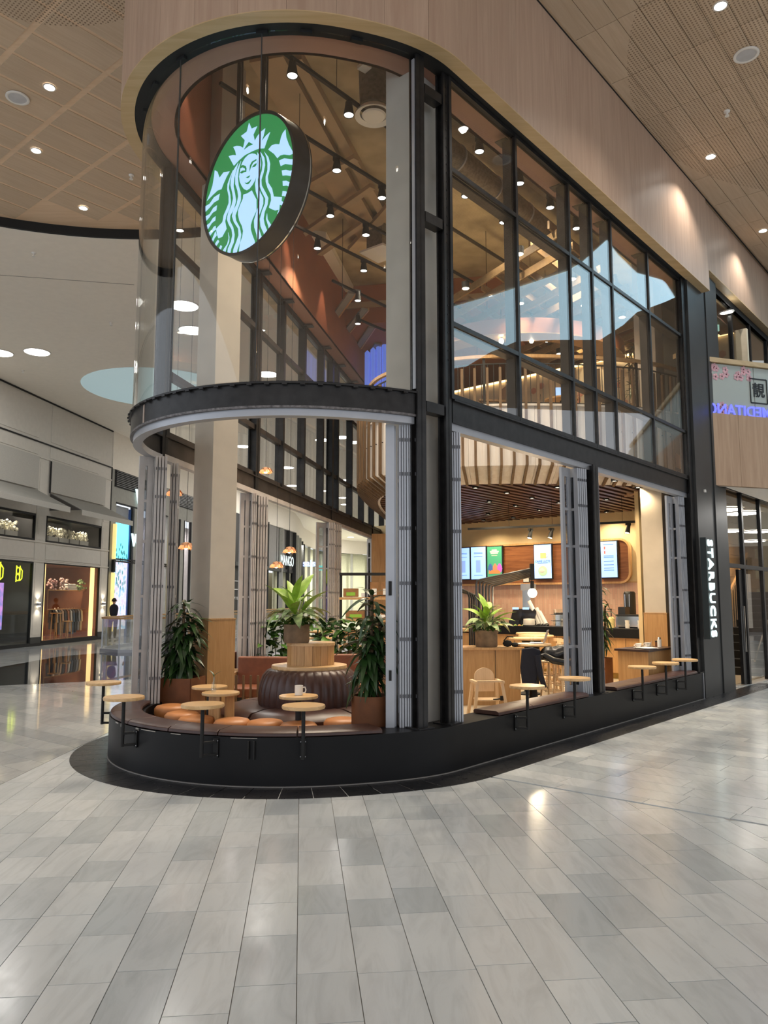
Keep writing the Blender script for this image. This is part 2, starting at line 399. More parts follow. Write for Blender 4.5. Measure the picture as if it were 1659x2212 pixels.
def clip(poly, a, b, c):                                      # keep a*x+b*y<=c
    out = []
    for i in range(len(poly)):
        p, q = poly[i], poly[(i + 1) % len(poly)]; dp = a * p[0] + b * p[1] - c; dq = a * q[0] + b * q[1] - c
        if dp <= 0: out.append(p)
        if (dp < 0 < dq) or (dq < 0 < dp):
            t = dp / (dp - dq); out.append((p[0] + (q[0] - p[0]) * t, p[1] + (q[1] - p[1]) * t))
    return out
def grid(ang, w, lens, umin, umax, vmin, vmax, clips, far, tag_):
    ca, sa = math.cos(ang), math.sin(ang)                     # long axis (sin,cos)-like: along = (-sa, ca), across = (ca, sa)
    i = int(umin / w)
    while i * w < umax:
        y = vmin - rng.random() * .6
        while y < vmax:
            L = rng.choice(lens); g = .0022
            q = [(i * w + g, y + g), ((i + 1) * w - g, y + g), ((i + 1) * w - g, y + L - g), (i * w + g, y + L - g)]
            q = [(ca * a - sa * b, sa * a + ca * b) for a, b in q]; y += L
            for c in clips: q = clip(q, *c) if len(q) > 2 else q
            if len(q) < 3: continue
            mx, my = sum(p[0] for p in q) / len(q), sum(p[1] for p in q) / len(q)
            if my < .6 or abs(mx / my) > 1.5 or my > far: continue
            if all(in_building(*p, 2.47) for p in q): continue
            ar = abs(sum(q[k][0] * q[(k + 1) % len(q)][1] - q[(k + 1) % len(q)][0] * q[k][1] for k in range(len(q)))) / 2
            if ar < .002: continue
            tiles.append((ar / (my ** 3), q, tag_))
        i += 1
A0 = F(0.0, 0.0)
cR = (DR.x, DR.y, DR.x * CX + DR.y * CY - .02)                # s <= 0
nlx = (-1.0, 0.0, 3.5)                                        # x >= -3.5
LENS = [.36, .42, .5, .56, .62, .66]
# main field in front: x>=-3.5 and (s<=0 or nothing of the right field)
grid(VR, tw, LENS, -9, 9, 2.6, 13, [cR, nlx], 14, 'A')
rngs = rng
grid(-(PI / 2 - ZR) + PI / 2, .30, [.5, .6, .7, .8], -1, 34, -30, 12, [(-DR.x, -DR.y, -(DR.x * CX + DR.y * CY + .02)), (-NR.x, -NR.y, -(NR.x * CX + NR.y * CY + 2.0))], 26, 'A')
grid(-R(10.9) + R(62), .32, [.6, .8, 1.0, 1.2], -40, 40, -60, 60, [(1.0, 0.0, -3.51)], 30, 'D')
tiles.sort(key=lambda t: -t[0])
near = [t for t in tiles if t[2] == 'A' and abs(t[1][0][0]) < .58 * t[1][0][1]][:290]; ns = set(id(t) for t in near)
for _, q, _k in near:
    cx = sum(p[0] for p in q) / len(q); cy = sum(p[1] for p in q) / len(q)
    m = MB(); m.prism([(a - cx, b - cy) for a, b in q], -.010, rng.uniform(-.0004, .0004)); obj('tile', m, TILE_A, floor, (cx, cy, 0), smooth=0)
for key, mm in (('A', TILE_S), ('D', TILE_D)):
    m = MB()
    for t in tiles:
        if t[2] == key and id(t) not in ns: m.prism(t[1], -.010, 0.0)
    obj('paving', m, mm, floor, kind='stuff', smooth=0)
m = MB(); m.box(-6, 68, -.012, 60, 78, .02); obj('far_paving', m, mat('far_marble', (.52, .52, .51), .07), floor)
m = MB(); m.box(20, 33, -.014, 32, 20, .02); obj('far_paving', m, MATS['far_marble'], floor)
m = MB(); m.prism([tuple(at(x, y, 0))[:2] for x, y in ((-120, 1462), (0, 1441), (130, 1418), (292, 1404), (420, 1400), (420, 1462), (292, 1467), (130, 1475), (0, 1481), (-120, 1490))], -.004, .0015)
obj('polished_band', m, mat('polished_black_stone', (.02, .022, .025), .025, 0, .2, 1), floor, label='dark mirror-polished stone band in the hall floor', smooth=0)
# black stone border
edge = struct('trim_1', 'black marble border round the foot of the kerb')
for i in range(22):
    u0 = uth(T0 + (T1 - T0) * i / 22) + .0006; u1 = uth(T0 + (T1 - T0) * (i + 1) / 22) - .0006
    obj('stone', band([(2.12, -.006), (2.12, .0025), (2.52, .0025), (2.52, -.006)], u0, u1), STONE, edge, smooth=0)
for i in range(16):
    obj('stone', band([(2.12, -.006), (2.12, .0025), (2.52, .0025), (2.52, -.006)], 1.002 + i * .66, 1.66 + i * .66), STONE, edge, smooth=0)
for i in range(14):
    obj('stone', band([(2.12, -.006), (2.12, .0025), (2.52, .0025), (2.52, -.006)], -.66 * (i + 1) + .002, -.66 * i - .002), STONE, edge, smooth=0)

# ================================================================ ceilings
ceil = struct('ceiling', 'hall ceiling of wood panels with a white plaster part beyond a black joint')
arc = [(-5 + 7 * math.cos(R(a)), 8.2 + 7 * math.sin(R(a))) for a in range(200, 69, -5)]
poly = arc + [(-1.6, 15.0), (8, 24), (22, 24), (22, -14), (-14, -14)]
m = MB(); m.prism(poly, 9.315, 9.42); obj('board', m, CEILB, ceil)
# left: perforated panels held by battens, grid 1.12 x 0.6 in the frame of the facade
def inarc(x, y, k=0.0): return math.hypot(x + 5, y - 8.2) < 6.75 - k
for i in range(-7, 4):
    for j in range(-3, 13):
        s0, v0 = i * 1.12, -2.5 - j * .6
        pts = [F(s0 + a, v0 - b) for a, b in ((.045, .03), (1.075, .03), (1.075, .57), (.045, .57))]
        mid = F(s0 + .56, v0 - .3)
        q = Vector((mid.x - CX, mid.y - CY))
        if q.length < 2.2 or (q.dot(DL) > 0 and q.dot(NL) < 2.2) or mid.x > -1.5 and mid.y > 6.9: continue
        if not inarc(mid.x, mid.y, .25) or mid.y < 6 or abs(mid.x / mid.y) > .7: continue
        m = MB(); m.box(0, 0, 0, 1.03, .54, .012); obj('panel', m, CEILW, ceil, (mid.x, mid.y, 9.312), ZR, smooth=0)
# right: flush boards 1.17 x 0.3
for i in range(-2, 12):
    for j in range(0, 17):
        s0 = 2.7 + (i - 0) * 1.17 + (.0 if j % 2 else .0); v0 = 2.42 + j * .3
        mid = F(s0 + .585, v0 + .15)
        if mid.y < 6.5 or mid.x / mid.y > .68: continue
        m = MB(); m.box(0, 0, 0, 1.162, .292, .02); obj('plank', m, CEILW, ceil, (mid.x, mid.y, 9.304 + rng.uniform(-.001, .001)), ZR, smooth=0)
# black joint and plaster ceiling beyond
m = MB()
ring = [(-5 + r_ * math.cos(R(a)), 8.2 + r_ * math.sin(R(a)), z) for a in range(190, 69, -3) for r_, z in ()]
rows = []
for a in range(190, 64, -3):
    c_, s_ = math.cos(R(a)), math.sin(R(a)); rows.append([(-5 + 7.0 * c_, 8.2 + 7.0 * s_, 9.30), (-5 + 7.06 * c_, 8.2 + 7.06 * s_, 9.30), (-5 + 7.06 * c_, 8.2 + 7.06 * s_, 9.10), (-5 + 7.0 * c_, 8.2 + 7.0 * s_, 9.42)][:4])
m.sweep([[(r[0][0], r[0][1], 9.42), (r[1][0], r[1][1], 9.42), (r[1][0], r[1][1], 9.13), (r[0][0], r[0][1], 9.13)] for r in rows])
obj('shadow_joint', m, BLACK, ceil, label='black curved joint between wood and plaster ceilings')
# plaster ceiling as a polygon with a bite taken out by the arc, plus a round blue recess
plast = [(-5 + 7.06 * math.cos(R(a)), 8.2 + 7.06 * math.sin(R(a))) for a in range(190, 66, -4)] + [(-1.2, 15.2), (0, 22.5), (2, 24), (12, 40), (16, 112), (-14, 112)] + [(-9.6, 58)] + [(-14.2, 20), (-14, 7)]
m = MB(); m.prism(plast, 9.12, 9.3); obj('plaster', m, HALLW, ceil, smooth=0)
m = MB()
for k in range(40):
    a, b = 2 * PI * k / 40, 2 * PI * (k + 1) / 40
ov = Vector((-8.0, 26.7)); m.lathe([(0.0, 9.117), (2.55, 9.117), (2.6, 9.10), (2.62, 9.12)], 48, ov.x, ov.y)
obj('recess', m, emit('blue_recess', (.30, .40, .42), .75), ceil, label='round recess lit pale blue in the plaster ceiling')
m = MB(); ln = at(0, 594, 9.12); l2 = at(290, 615, 9.12); m.bar((ln.x, ln.y, 9.119), (l2.x, l2.y, 9.119), .02, .006); obj('joint_line', m, mat('joint_grey', (.30, .27, .24), .8), ceil)
# big pale blue skylight of the hall behind the camera (what the right glazing mirrors)
def mirror_v(p, v0=2.16):                                     # reflect a point in the glass plane of the right side
    s, v = sv(p); return F(s, 2 * v0 - v)
SKY = [(975, 664), (1060, 640), (1130, 618), (1230, 585), (1262, 565), (1290, 540), (1316, 517), (1340, 548), (1380, 588), (1440, 605), (1462, 640), (1440, 650), (1380, 672), (1350, 700), (1300, 732), (1200, 732), (1120, 735), (1060, 760), (1010, 790), (975, 795)]
def refl_on_ceiling(x, y, z):
    r = ray(x, y); o = Vector((0, 0, EYE)); off = 2.16
    n3 = Vector((NR.x, NR.y, 0)); k = NR.x * CX + NR.y * CY + off
    t = (k - o.dot(n3)) / r.dot(n3); q = o + r * t; r2 = r - 2 * r.dot(n3) * n3
    t2 = (z - q.z) / r2.z; return q + r2 * t2
sk = [refl_on_ceiling(x, y, 9.29) for x, y in SKY]
skylight = sk
m = MB(); m.prism([(p.x, p.y) for p in sk], 9.27, 9.30)
obj('skylight', m, emit('skylight_blue', (.42, .62, .74), 3.6), ceil, label='free-form skylight lit pale blue')
# ================================================================ facade shell
ZK, ZB0, ZB1, ZG1, ZC = .44, 3.52, 3.75, 7.46, 9.30
kerb = struct('kerb', 'low black curved kerb wall running round the cafe')
obj('kerb_wall', band([(2.14, 0), (2.14, ZK), (1.76, ZK), (1.76, 0)], -21, 1 + SR_END, 70), BLACKP, kerb, smooth=30)
obj('base_strip', band([(2.148, .004), (2.148, .014), (2.14, .014), (2.14, .004)], -4, 1 + SR_END, 70), mat('grey_sealant', (.22, .21, .2), .6), kerb, label='thin grey line at the foot')
m = MB()
# chips of worn paint as thin solid flakes
for th, dz, w_, h_ in ((215, .431, .09, .012), (219, .424, .05, .03), (228, .426, .05, .026), (233, .433, .22, .007), (243, .434, .12, .005), (262, .433, .25, .004)):
    p = op(uth(th), 2.141, dz); a = R(th) + PI / 2; m.box(p.x, p.y, dz, w_, .004, h_, a)
obj('paint_chip', m, mat('bare_metal_chip', (.45, .42, .38), .6), kerb, label='pale chips in the paint')
m = MB()
for dth in (-.7, .7):
    p = op(uth(264 + dth), 2.155, .30); m.box(p.x, p.y, .33, .012, .028, .16, R(264) + PI / 2)
obj('bracket', m, BLACK, kerb, label='two small empty bracket plates')
p = F(SR_END - .02, 2.245); m = MB(); m.box(0, 0, .22, .016, .02, .44); obj('corner_strip', m, ALU, kerb, p, ZR)

def cushion(t0, t1, lab, grp='dark leather cushions on the black kerb'):
    prof = [(1.80, .445), (1.795, .475), (1.815, .492), (2.09, .492), (2.125, .475), (2.13, .445)]
    return tag(obj('bench_cushion', band(prof, t0, t1, 40), LEATHER_D, None, bev=.006), lab, 'cushion', grp)
fc = [178, 203, 222, 240, 255, 275, 296.5]
names = ['at the far left end of the curved kerb', 'second from the left end of the curved kerb', 'below the front left clamp table', 'third from the right end on the curved kerb', 'in the middle of the curved front', 'below the clamp table with the mug behind']
for k in range(6): cushion(uth(fc[k]) + .0008, uth(fc[k + 1]) - .0008, 'dark brown leather kerb cushion ' + names[k])
for a, b, l in ((.78, 1.5, 'nearest the high chair on the straight kerb'), (1.505, 2.2, 'between the two clamp tables left of the middle post'), (2.205, 2.93, 'against the middle folding doors, left side'),
                (3.78, 4.6, 'just right of the middle folding doors'), (4.605, 5.45, 'under the third straight-side clamp table'), (5.455, 6.3, 'second from the far right end'), (6.305, 7.0, 'at the far right end of the straight kerb')):
    cushion(1 + a, 1 + b, 'dark brown leather kerb cushion ' + l)

# steel posts (H sections) -------------------------------------------------
def hpost(z0, z1, w_=.15, d_=.15, t=.02):
    m = MB(); h = z1 - z0; zc = (z0 + z1) / 2
    m.box(0, -d_ / 2 + t / 2, zc, w_, t, h); m.box(0, d_ / 2 - t / 2, zc, w_, t, h); m.box(0, 0, zc, t, d_, h); return m
def post(p, rz, lab, z1=ZG1, wd=.15):
    t = tag(struct('steel_post', lab, (p.x, p.y, 0), rz), None, 'post')
    obj('shaft', hpost(ZK, z1, wd, wd), STEEL, t); m = MB(); m.box(0, 0, ZK + .006, .2, .22, .012); obj('base_plate', m, STEEL, t); return t
p0 = P(309.3, 2.08); p1 = F(.04, 2.085)
t = post(p0, R(308.3) - PI / 2 + PI, 'black steel post at the end of the curved glass, left of the pair', wd=.115)
m = MB(); m.box(-.066, -.02, 5.6, .012, .04, 3.6); obj('glazing_channel', m, ALU, t, label='worn grey channel')
t = post(p1, ZR, 'black steel post beginning the straight glazing, right of the pair', wd=.105)
m = MB(); [m.box(.0, -.055, 4.2 + k * .1, .012, .008, .012) for k in range(32)]; obj('bolt_head', m, STEEL, t, kind='stuff')
post(G(.12, 1.98), ZL, 'brown black steel post at the left end of the curved glass')
post(F(3.42, 2.11), ZR, 'black steel post between the two straight door openings', ZB0)
post(F(SR_END + .02, 2.11), ZR, 'black steel post at the far right end beside the grey panel')
post(G(3.5, 1.98), ZL, 'first brown steel post along the left glazing beyond the pillar')
post(G(8.6, 1.98), ZL, 'second brown steel post along the left glazing')
post(G(13.4, 1.98), ZL, 'third brown steel post, at the far end of the left glazing')
a3, b3 = Vector((p0.x, p0.y, 0)), Vector((p1.x, p1.y, 0)); dv = (b3 - a3).normalized()
for z, l in ((7.12, 'top'), (5.68, 'middle'), (3.64, 'lowest, at beam height')):
    m = MB(); m.bar(a3 + dv * .07 + Vector((0, 0, z)), b3 - dv * .07 + Vector((0, 0, z)), .11, .11)
    tag(obj('steel_tie', m, STEEL), 'short black steel tie between the paired posts, ' + l, 'tie', 'ties between the paired posts', 'structure')

# beams ------------------------------------------------------------------
bm_ = tag(struct('curved_beam', 'dark steel ring beam bending round the nose of the cafe'), None, 'beam')
uA, uB = -.05, uth(308)
obj('web', band([(2.03, ZB0), (2.03, ZB1), (1.93, ZB1), (1.93, ZB0)], uA, uB), STEEL, bm_)
obj('flange', band([(2.06, ZB1), (2.06, ZB1 + .02), (1.90, ZB1 + .02), (1.90, ZB1)], uA, uB), STEEL, bm_)
obj('door_track', band([(2.0, ZB0 - .075), (2.0, ZB0), (1.90, ZB0), (1.90, ZB0 - .075)], uA, uB), ALU, bm_, label='grey aluminium track under the beam')
obj('lower_lip', band([(2.035, ZB0 - .004), (2.035, ZB0 + .018), (2.0, ZB0 + .018), (2.0, ZB0 - .004)], uA, uB), mat('scraped_steel', (.16, .15, .15), .5, .4, .5, 30), bm_, label='scraped lower edge')
m = MB()
for k in range(26):
    p = op(uth(184 + k * 4.8), 2.062, ZB1 - .005); m.box(p.x, p.y, ZB1 - .008, .05, .02, .018, R(184 + k * 4.8) + PI / 2)
obj('clip', m, STEEL, bm_, kind='stuff')
m = MB(); p = op(uth(219), 2.031, 3.63); m.box(p.x, p.y, 3.635, .035, .006, .2, R(219) + PI / 2); obj('weld_strip', m, mat('bare_weld', (.42, .33, .27), .5, .3), bm_, label='bare welded joint')
for u0, u1, lab, nm in ((1.12, 1 + SR_END, 'dark steel beam over the straight door openings', 'straight_beam'), (-21, -.12, 'brown steel beam over the openings of the left side', 'straight_beam')):
    t = tag(struct(nm, lab), None, 'beam')
    mm = STEELB if u0 < 0 else STEEL
    obj('web', band([(2.03, ZB0 + .02), (2.03, ZB1 + .02), (1.93, ZB1 + .02), (1.93, ZB0 + .02)], u0, u1), mm, t)
    obj('flange', band([(2.06, ZB1 + .02), (2.06, ZB1 + .04), (1.9, ZB1 + .04), (1.9, ZB1 + .02)], u0, u1), mm, t)
    obj('door_track', band([(2.0, ZB0 - .06), (2.0, ZB0 + .02), (1.9, ZB0 + .02), (1.9, ZB0 - .06)], u0, u1), ALU if u0 > 0 else ALUW, t)

# glazing ----------------------------------------------------------------
ZG0 = ZB1 + .04
w1 = struct('window_1', 'upper glazing of the straight right side in black frames')
MR = [.10, 1.5, 2.91, 3.6, 4.28, 5.72, 7.22]; HZ = [ZG0 + .03, 4.62, 6.38, ZG1 - .02]
for i, s in enumerate(MR):
    m = MB(); c = F(s, 2.13); m.box(0, 0, (ZG0 + ZG1) / 2, .045, .05, ZG1 - ZG0); obj('mullion', m, STEEL, w1, (c.x, c.y, 0), ZR)
    if 0 < i < 6:
        m = MB(); c = F(s, 2.035); m.box(0, 0, (ZG0 + ZG1) / 2, .05, .12, ZG1 - ZG0 - .06); obj('fin', m, STEELB, w1, (c.x, c.y, 0), ZR)
        m = MB(); m.box(0, 0, ZG1 - .05, .16, .16, .012); obj('bracket', m, STEEL, w1, F(s, 1.98), ZR)
for z in HZ:
    c = F(3.66, 2.13); m = MB(); m.box(0, 0, z, 7.12, .045, .05); obj('transom', m, STEEL, w1, (c.x, c.y, 0), ZR)
    if 4 < z < 7:
        c = F(3.66, 2.03); m = MB(); m.box(0, 0, z - .02, 7.12, .12, .035); obj('transom', m, STEELB, w1, (c.x, c.y, 0), ZR)
for i in range(6):
    for j in range(3):
        s0, s1 = MR[i] + .022, MR[i + 1] - .022; z0, z1 = HZ[j] + .025, HZ[j + 1] - .025; c = F((s0 + s1) / 2, 2.13)
        m = MB(); m.box(0, 0, (z0 + z1) / 2, s1 - s0, .012, z1 - z0); obj('pane', m, GLASS, w1, (c.x, c.y, 0), ZR, smooth=0)
w2 = struct('window_2', 'tall curved glass panes of the rounded nose')
ths = [171, 190, 232.2, 262.5, 307]
ths = [171, 187.5, 233, 262, 307]
for i in range(4):
    obj('pane', band([(2.02, ZG0), (2.02, ZG1), (2.004, ZG1), (2.004, ZG0)], uth(ths[i]) + .0012, uth(ths[i + 1]) - .0012, 90), GLASS, w2, smooth=60)
for th in ths[1:4]:
    p = P(th, 2.012); m = MB(); m.box(0, 0, (ZG0 + ZG1) / 2, .010, .016, ZG1 - ZG0); obj('joint', m, mat('silicone', (.05, .05, .05), .4) if 'silicone' not in MATS else MATS['silicone'], w2, (p.x, p.y, 0), R(th) + PI / 2)
for th in (200, 216, 233, 262, 275, 290):
    p = P(th, 2.0); m = MB(); m.box(0, 0, ZG1 - .005, .12, .05, .04); obj('clamp', m, BLACK, w2, (p.x, p.y, 0), R(th) + PI / 2)
w3 = struct('window_3', 'upper glazing of the left side seen through the cafe')
ML = [.18, 3.56, 4.89, 6.28, 7.73, 9.12, 10.58, 12.0, 13.4, 15, 17, 19, 21]
for i, s in enumerate(ML):
    m = MB(); c = G(s, 1.98); m.box(0, 0, (ZG0 + ZG1) / 2, .09, .16, ZG1 - ZG0); obj('mullion', m, STEEL, w3, (c.x, c.y, 0), ZL)
    if 0 < i < 10: m = MB(); m.box(0, 0, ZG1 - .01, .16, .3, .02); obj('bracket', m, STEELB, w3, G(s, 1.9), ZL)
for z in (ZG0 + .03, 4.64, 6.42, ZG1 - .05):
    c = G(10.6, 1.99); m = MB(); m.box(0, 0, z, 20.8, .10, .09); obj('transom', m, STEELB if z < 7 else STEEL, w3, (c.x, c.y, 0), ZL)
for i in range(len(ML) - 1):
    for z0, z1 in ((ZG0 + .05, 4.6), (4.68, 6.38), (6.46, ZG1 - .1)):
        s0, s1 = ML[i] + .045, ML[i + 1] - .045; c = G((s0 + s1) / 2, 1.99)
        m = MB(); m.box(0, 0, (z0 + z1) / 2, s1 - s0, .012, z1 - z0); obj('pane', m, GLASS, w3, (c.x, c.y, 0), ZL, smooth=0)

# wood fascia above the glass -------------------------------------------
fa = struct('wall_front', 'curved pinkish wood fascia above the glass, up to the ceiling')
FS1 = 8.15
edges_u = [-21, -12, -6, -3, -1.2] + [uth(T0 + 1 + k * 12.5) for k in range(13)] + [1.0 + k * 1.17 for k in range(0, 8)]
edges_u = [e for e in edges_u if e < 1 + FS1 - .3] + [1 + FS1]
for a, b in zip(edges_u[:-1], edges_u[1:]):
    k = .00018 if b <= 1 else .0008
    obj('panel', band([(2.28, ZG1 + .012), (2.28, ZC), (2.262, ZC), (2.262, ZG1 + .012)], a + k, b - k, 60), FASC, fa, smooth=50)
obj('core', band([(2.26, ZG1 + .03), (2.26, ZC), (2.13, ZC), (2.13, ZG1 + .03)], -21, 1 + FS1, 60), CEILB, fa)
obj('edge_board', band([(2.28, ZG1), (2.28, ZG1 + .012), (2.12, ZG1 + .012), (2.12, ZG1)], -21, 1 + FS1, 60), EDGEW, fa, label='pale wood board under the fascia')
obj('recess', band([(2.12, ZG1 + .01), (2.12, ZG1 + .1), (1.93, ZG1 + .1), (1.93, ZG1 + .01)], -21, 1 + FS1, 60), BLACK, fa, label='black gap over the glass')
obj('end_board', band([(2.28, ZG1), (2.28, ZC), (1.9, ZC), (1.9, ZG1)], 1 + FS1, 1 + FS1 + .02), FASC, fa)
obj('ceiling_joint', band([(2.285, ZC - .015), (2.285, ZC + .01), (2.27, ZC + .01), (2.27, ZC - .015)], -10, 26, 60), BLACK, fa, label='thin dark joint under the ceiling')
# second, set back fascia to the right
fb = struct('wall_right', 'wood fascia further right, set back and ending higher')
for k in range(9):
    a = 1 + FS1 + .02 + k * 1.5
    obj('panel', band([(2.24, 7.95), (2.24, ZC), (2.2, ZC), (2.2, 7.95)], a + .002, a + 1.498), FASC, fb)
obj('edge_board', band([(2.24, 7.93), (2.24, 7.95), (2.08, 7.95), (2.08, 7.93)], 1 + FS1 + .02, 24), EDGEW, fb)
obj('recess', band([(2.08, 7.8), (2.08, 7.95), (1.95, 7.95), (1.95, 7.8)], 1 + FS1 + .02, 24), BLACK, fb)
# grey panel wall between the kerb end and the glass doors
gp = struct('wall_panel', 'dark grey panel wall beside the kerb end')
for k, (a, b) in enumerate(((SR_END + .12, 8.28), (8.30, 8.97))):
    c = F((a + b) / 2, 2.19 if k == 0 else 2.21); m = MB(); m.box(0, 0, 3.95, b - a, .08, 7.9); obj('panel', m, GREYP, gp, (c.x, c.y, 0), ZR, smooth=0)
c = F(8.97, 1.4); m = MB(); m.box(0, 0, 3.95, .06, 1.55, 7.9); obj('panel', m, GREYP, gp, (c.x, c.y, 0), ZR)
m = MB(); p = F(7.75, 2.25); m.box(0, 0, 3.62, .05, .03, .05); tag(obj('small_sensor', m, PORC, None, (p.x, p.y, 0), ZR), 'tiny white sensor box on the grey panel', 'sensor')

# inner soffit, inner terracotta fascia, cafe ceiling ---------------------
inn = struct('wall_inner', 'terracotta inner fascia above the glazing')
obj('soffit', band([(1.93, ZG1 + .03), (1.93, ZG1 + .06), (1.62, ZG1 + .06), (1.62, ZG1 + .03)], -21, 1 + 12, 60), TERRAP, inn, label='pink brown soffit ring')
obj('face', band([(1.66, ZG1 + .03), (1.66, ZC), (1.62, ZC), (1.62, ZG1 + .03)], -21, 1 + 12, 60), TERRA, inn)
m = MB(); m.prism([(p.x, p.y) for p in [op(u, 1.7) for u in stations(-21, 1, 40)]] + [(p.x, p.y) for p in (F(0, 1.8), F(12, 1.8), G(21, -10))], ZC - .03, ZC)
obj('concrete_ceiling', m, CONC, ceil, label='raw concrete cafe ceiling', smooth=0)
# folded terracotta wall planes high on the left
for s0, z0, s1, n_ in ((1.2, 8.0, 3.2, 0), (14.5, 5.3, 20, 1)):
    pass

# pillars -----------------------------------------------------------------
def pillar(p, lab, clad, pm=PLASTER):
    t = tag(struct('square_pillar', lab, (p.x, p.y, 0), ZR), None, 'pillar')
    m = MB(); m.box(0, 0, (ZC + .0) / 2, .41, .41, ZC); obj('shaft', m, pm, t, bev=.006)
    if clad:
        m = MB(); m.box(0, 0, clad / 2, .44, .44, clad); obj('wood_cladding', m, OAKP, t, bev=.003)
        m = MB(); m.box(0, 0, clad + .008, .452, .452, .016); obj('cap_strip', m, OAK, t, label='thin dark wood strip')
    return t
pc = deep(447, 1340, 10.0); pillar(Vector((pc.x, pc.y + .29, 0)), 'pale plaster pillar with oak cladding at its foot, behind the round sign', 1.42)
pillar(Vector((.31, 8.15, 0)), 'pale grey pillar behind the paired black posts', 0, PLASTERG)
pr = deep(1443, 1325, 14.3); t = pillar(Vector((pr.x - .05, pr.y + .3, 0)), 'pale pillar with oak cladding at the far right corner', 1.42)

# folding doors ---------------------------------------------------------------
def leaf_mb(L, H, t_=.031):
    m = MB(); m.box(0, -L / 2 + .035, H / 2, t_, .07, H); m.box(0, L / 2 - .035, H / 2, t_, .07, H)
    for z, h in ((.06, .12), (.62, .035), (1.28, .035), (1.95, .035), (2.45, .035), (H - .06, .12)): m.box(0, 0, z, t_ * .8, L - .12, h)
    return m
def leafmesh(L, H, m1):
    me = leaf_mb(L, H, .035).mesh('leaf', 0); recalc(me); me.materials.append(m1); return me
def fold_stack(name, p, rz, n, lab, L=.40, gap=.047, m1=ALU, lead=True, open_=0, swing=R(20)):
    t = thing('folding_door', lab, 'folding door', (p.x, p.y, ZK), rz, 'stacked aluminium folding doors'); H = ZB0 - .07 - ZK
    fm = leaf_mb(L, H, gap * .72).mesh('leaf', 0); recalc(fm); fm.materials.append(m1)
    g = MB(); g.box(0, 0, H / 2, .008, L - .13, H - .2); gm = g.mesh('glass', 0); gm.materials.append(GLASSF)
    hg = MB()
    for z in (.3, .85, 1.4, 1.95, 2.5, 2.85): hg.box(0, -L / 2 - .004, z, .010, .008, .035)
    hm = hg.mesh('hinge', 0); hm.materials.append(mat('dull_dark_metal', (.10, .10, .11), .5, .5) if 'dull_dark_metal' not in MATS else MATS['dull_dark_metal'])
    for k in range(n):
        x = (k - (n - 1) / 2) * gap
        lf = obj('leaf', fm, None, t, (x, 0, 0)); obj('glass', gm, None, lf); obj('hinge', hm, None, lf)
    if open_:
        lf = obj('leaf', leafmesh(open_, H, m1), None, t, (-((n - 1) / 2) * gap - .03 - abs(math.cos(swing)) * open_ * .5, 0, 0), swing - PI / 2)
        g2 = MB(); g2.box(0, 0, H / 2, .008, open_ - .10, H - .2); obj('glass', g2, GLASSF, lf)
    if lead:
        m = MB(); x = ((n - 1) / 2 * gap + .10) * (1 if lead == 1 else -1); m.box(x, -L / 2 + .03, H / 2, .085, .05, H); m.box(x * .78, -L / 2 + .09, H / 2, .05, .03, H); obj('lead_stile', m, m1, t)
        m = MB(); m.box(x, -L / 2 - .01, 1.35, .03, .02, .14); m.box(x, -L / 2 - .008, .5, .025, .015, .1); obj('lock', m, BLACK, t)
    return t
fold_stack('d', Vector((.232, 7.80, 0)), R(3), 7, 'stack of silver folding doors at the right end of the curved glass', .26, .026, lead=-1)
fold_stack('d', F(.25, 2.02), ZR - R(44), 6, 'stack of silver folding doors just right of the paired posts', .22, .026, lead=False)
fold_stack('d', F(3.2, 2.0), ZR - R(14), 5, 'stack of silver folding doors left of the middle post', .20, .040, lead=False, open_=.24, swing=R(12))
fold_stack('d', F(3.62, 2.0), ZR - R(20), 4, 'stack of silver folding doors right of the middle post', .20, .036, lead=False)
fold_stack('d', F(6.98, 2.0), ZR - R(14), 5, 'stack of silver folding doors at the far right opening', .20, .036, lead=False, open_=.24, swing=R(12))
fold_stack('d', Vector((-2.80, 9.50, 0)), R(22), 4, 'stack of weathered folding doors at the left end of the curved opening', .22, .038, m1=ALUW, lead=False, open_=.17, swing=R(10))
fold_stack('d', G(.42, 1.9), ZL - R(70), 3, 'stack of weathered folding doors just behind the left end post', .26, .036, m1=ALUW, lead=False)
fold_stack('d', G(3.28, 1.9), ZL - R(48), 3, 'weathered folding doors left of the first post beyond the pillar', .20, .03, m1=ALUW, lead=False, open_=.16, swing=R(8))
fold_stack('d', G(3.74, 1.9), ZL - R(60), 4, 'weathered folding doors right of the first post beyond the pillar', .26, m1=ALUW, lead=False)
fold_stack('d', G(8.32, 1.9), ZL - R(50), 4, 'weathered folding doors left of the second post on the left side', .24, .04, m1=ALUW, lead=False, open_=.26, swing=R(8))
fold_stack('d', G(8.88, 1.9), ZL - R(50), 4, 'weathered folding doors right of the second post on the left side', .28, m1=ALUW, lead=False)
fold_stack('d', G(13.1, 1.9), ZL - R(50), 4, 'weathered folding doors at the far end of the left side', .28, m1=ALUW, lead=False)

# hanging sign ----------------------------------------------------------------
SGN = Vector((-1.585, 8.42, 6.46)); SRAD = .835; SYAW = R(41)
sg = thing('round_sign', 'big round green and white illuminated sign hanging in the curved glass', 'sign', SGN, -SYAW)
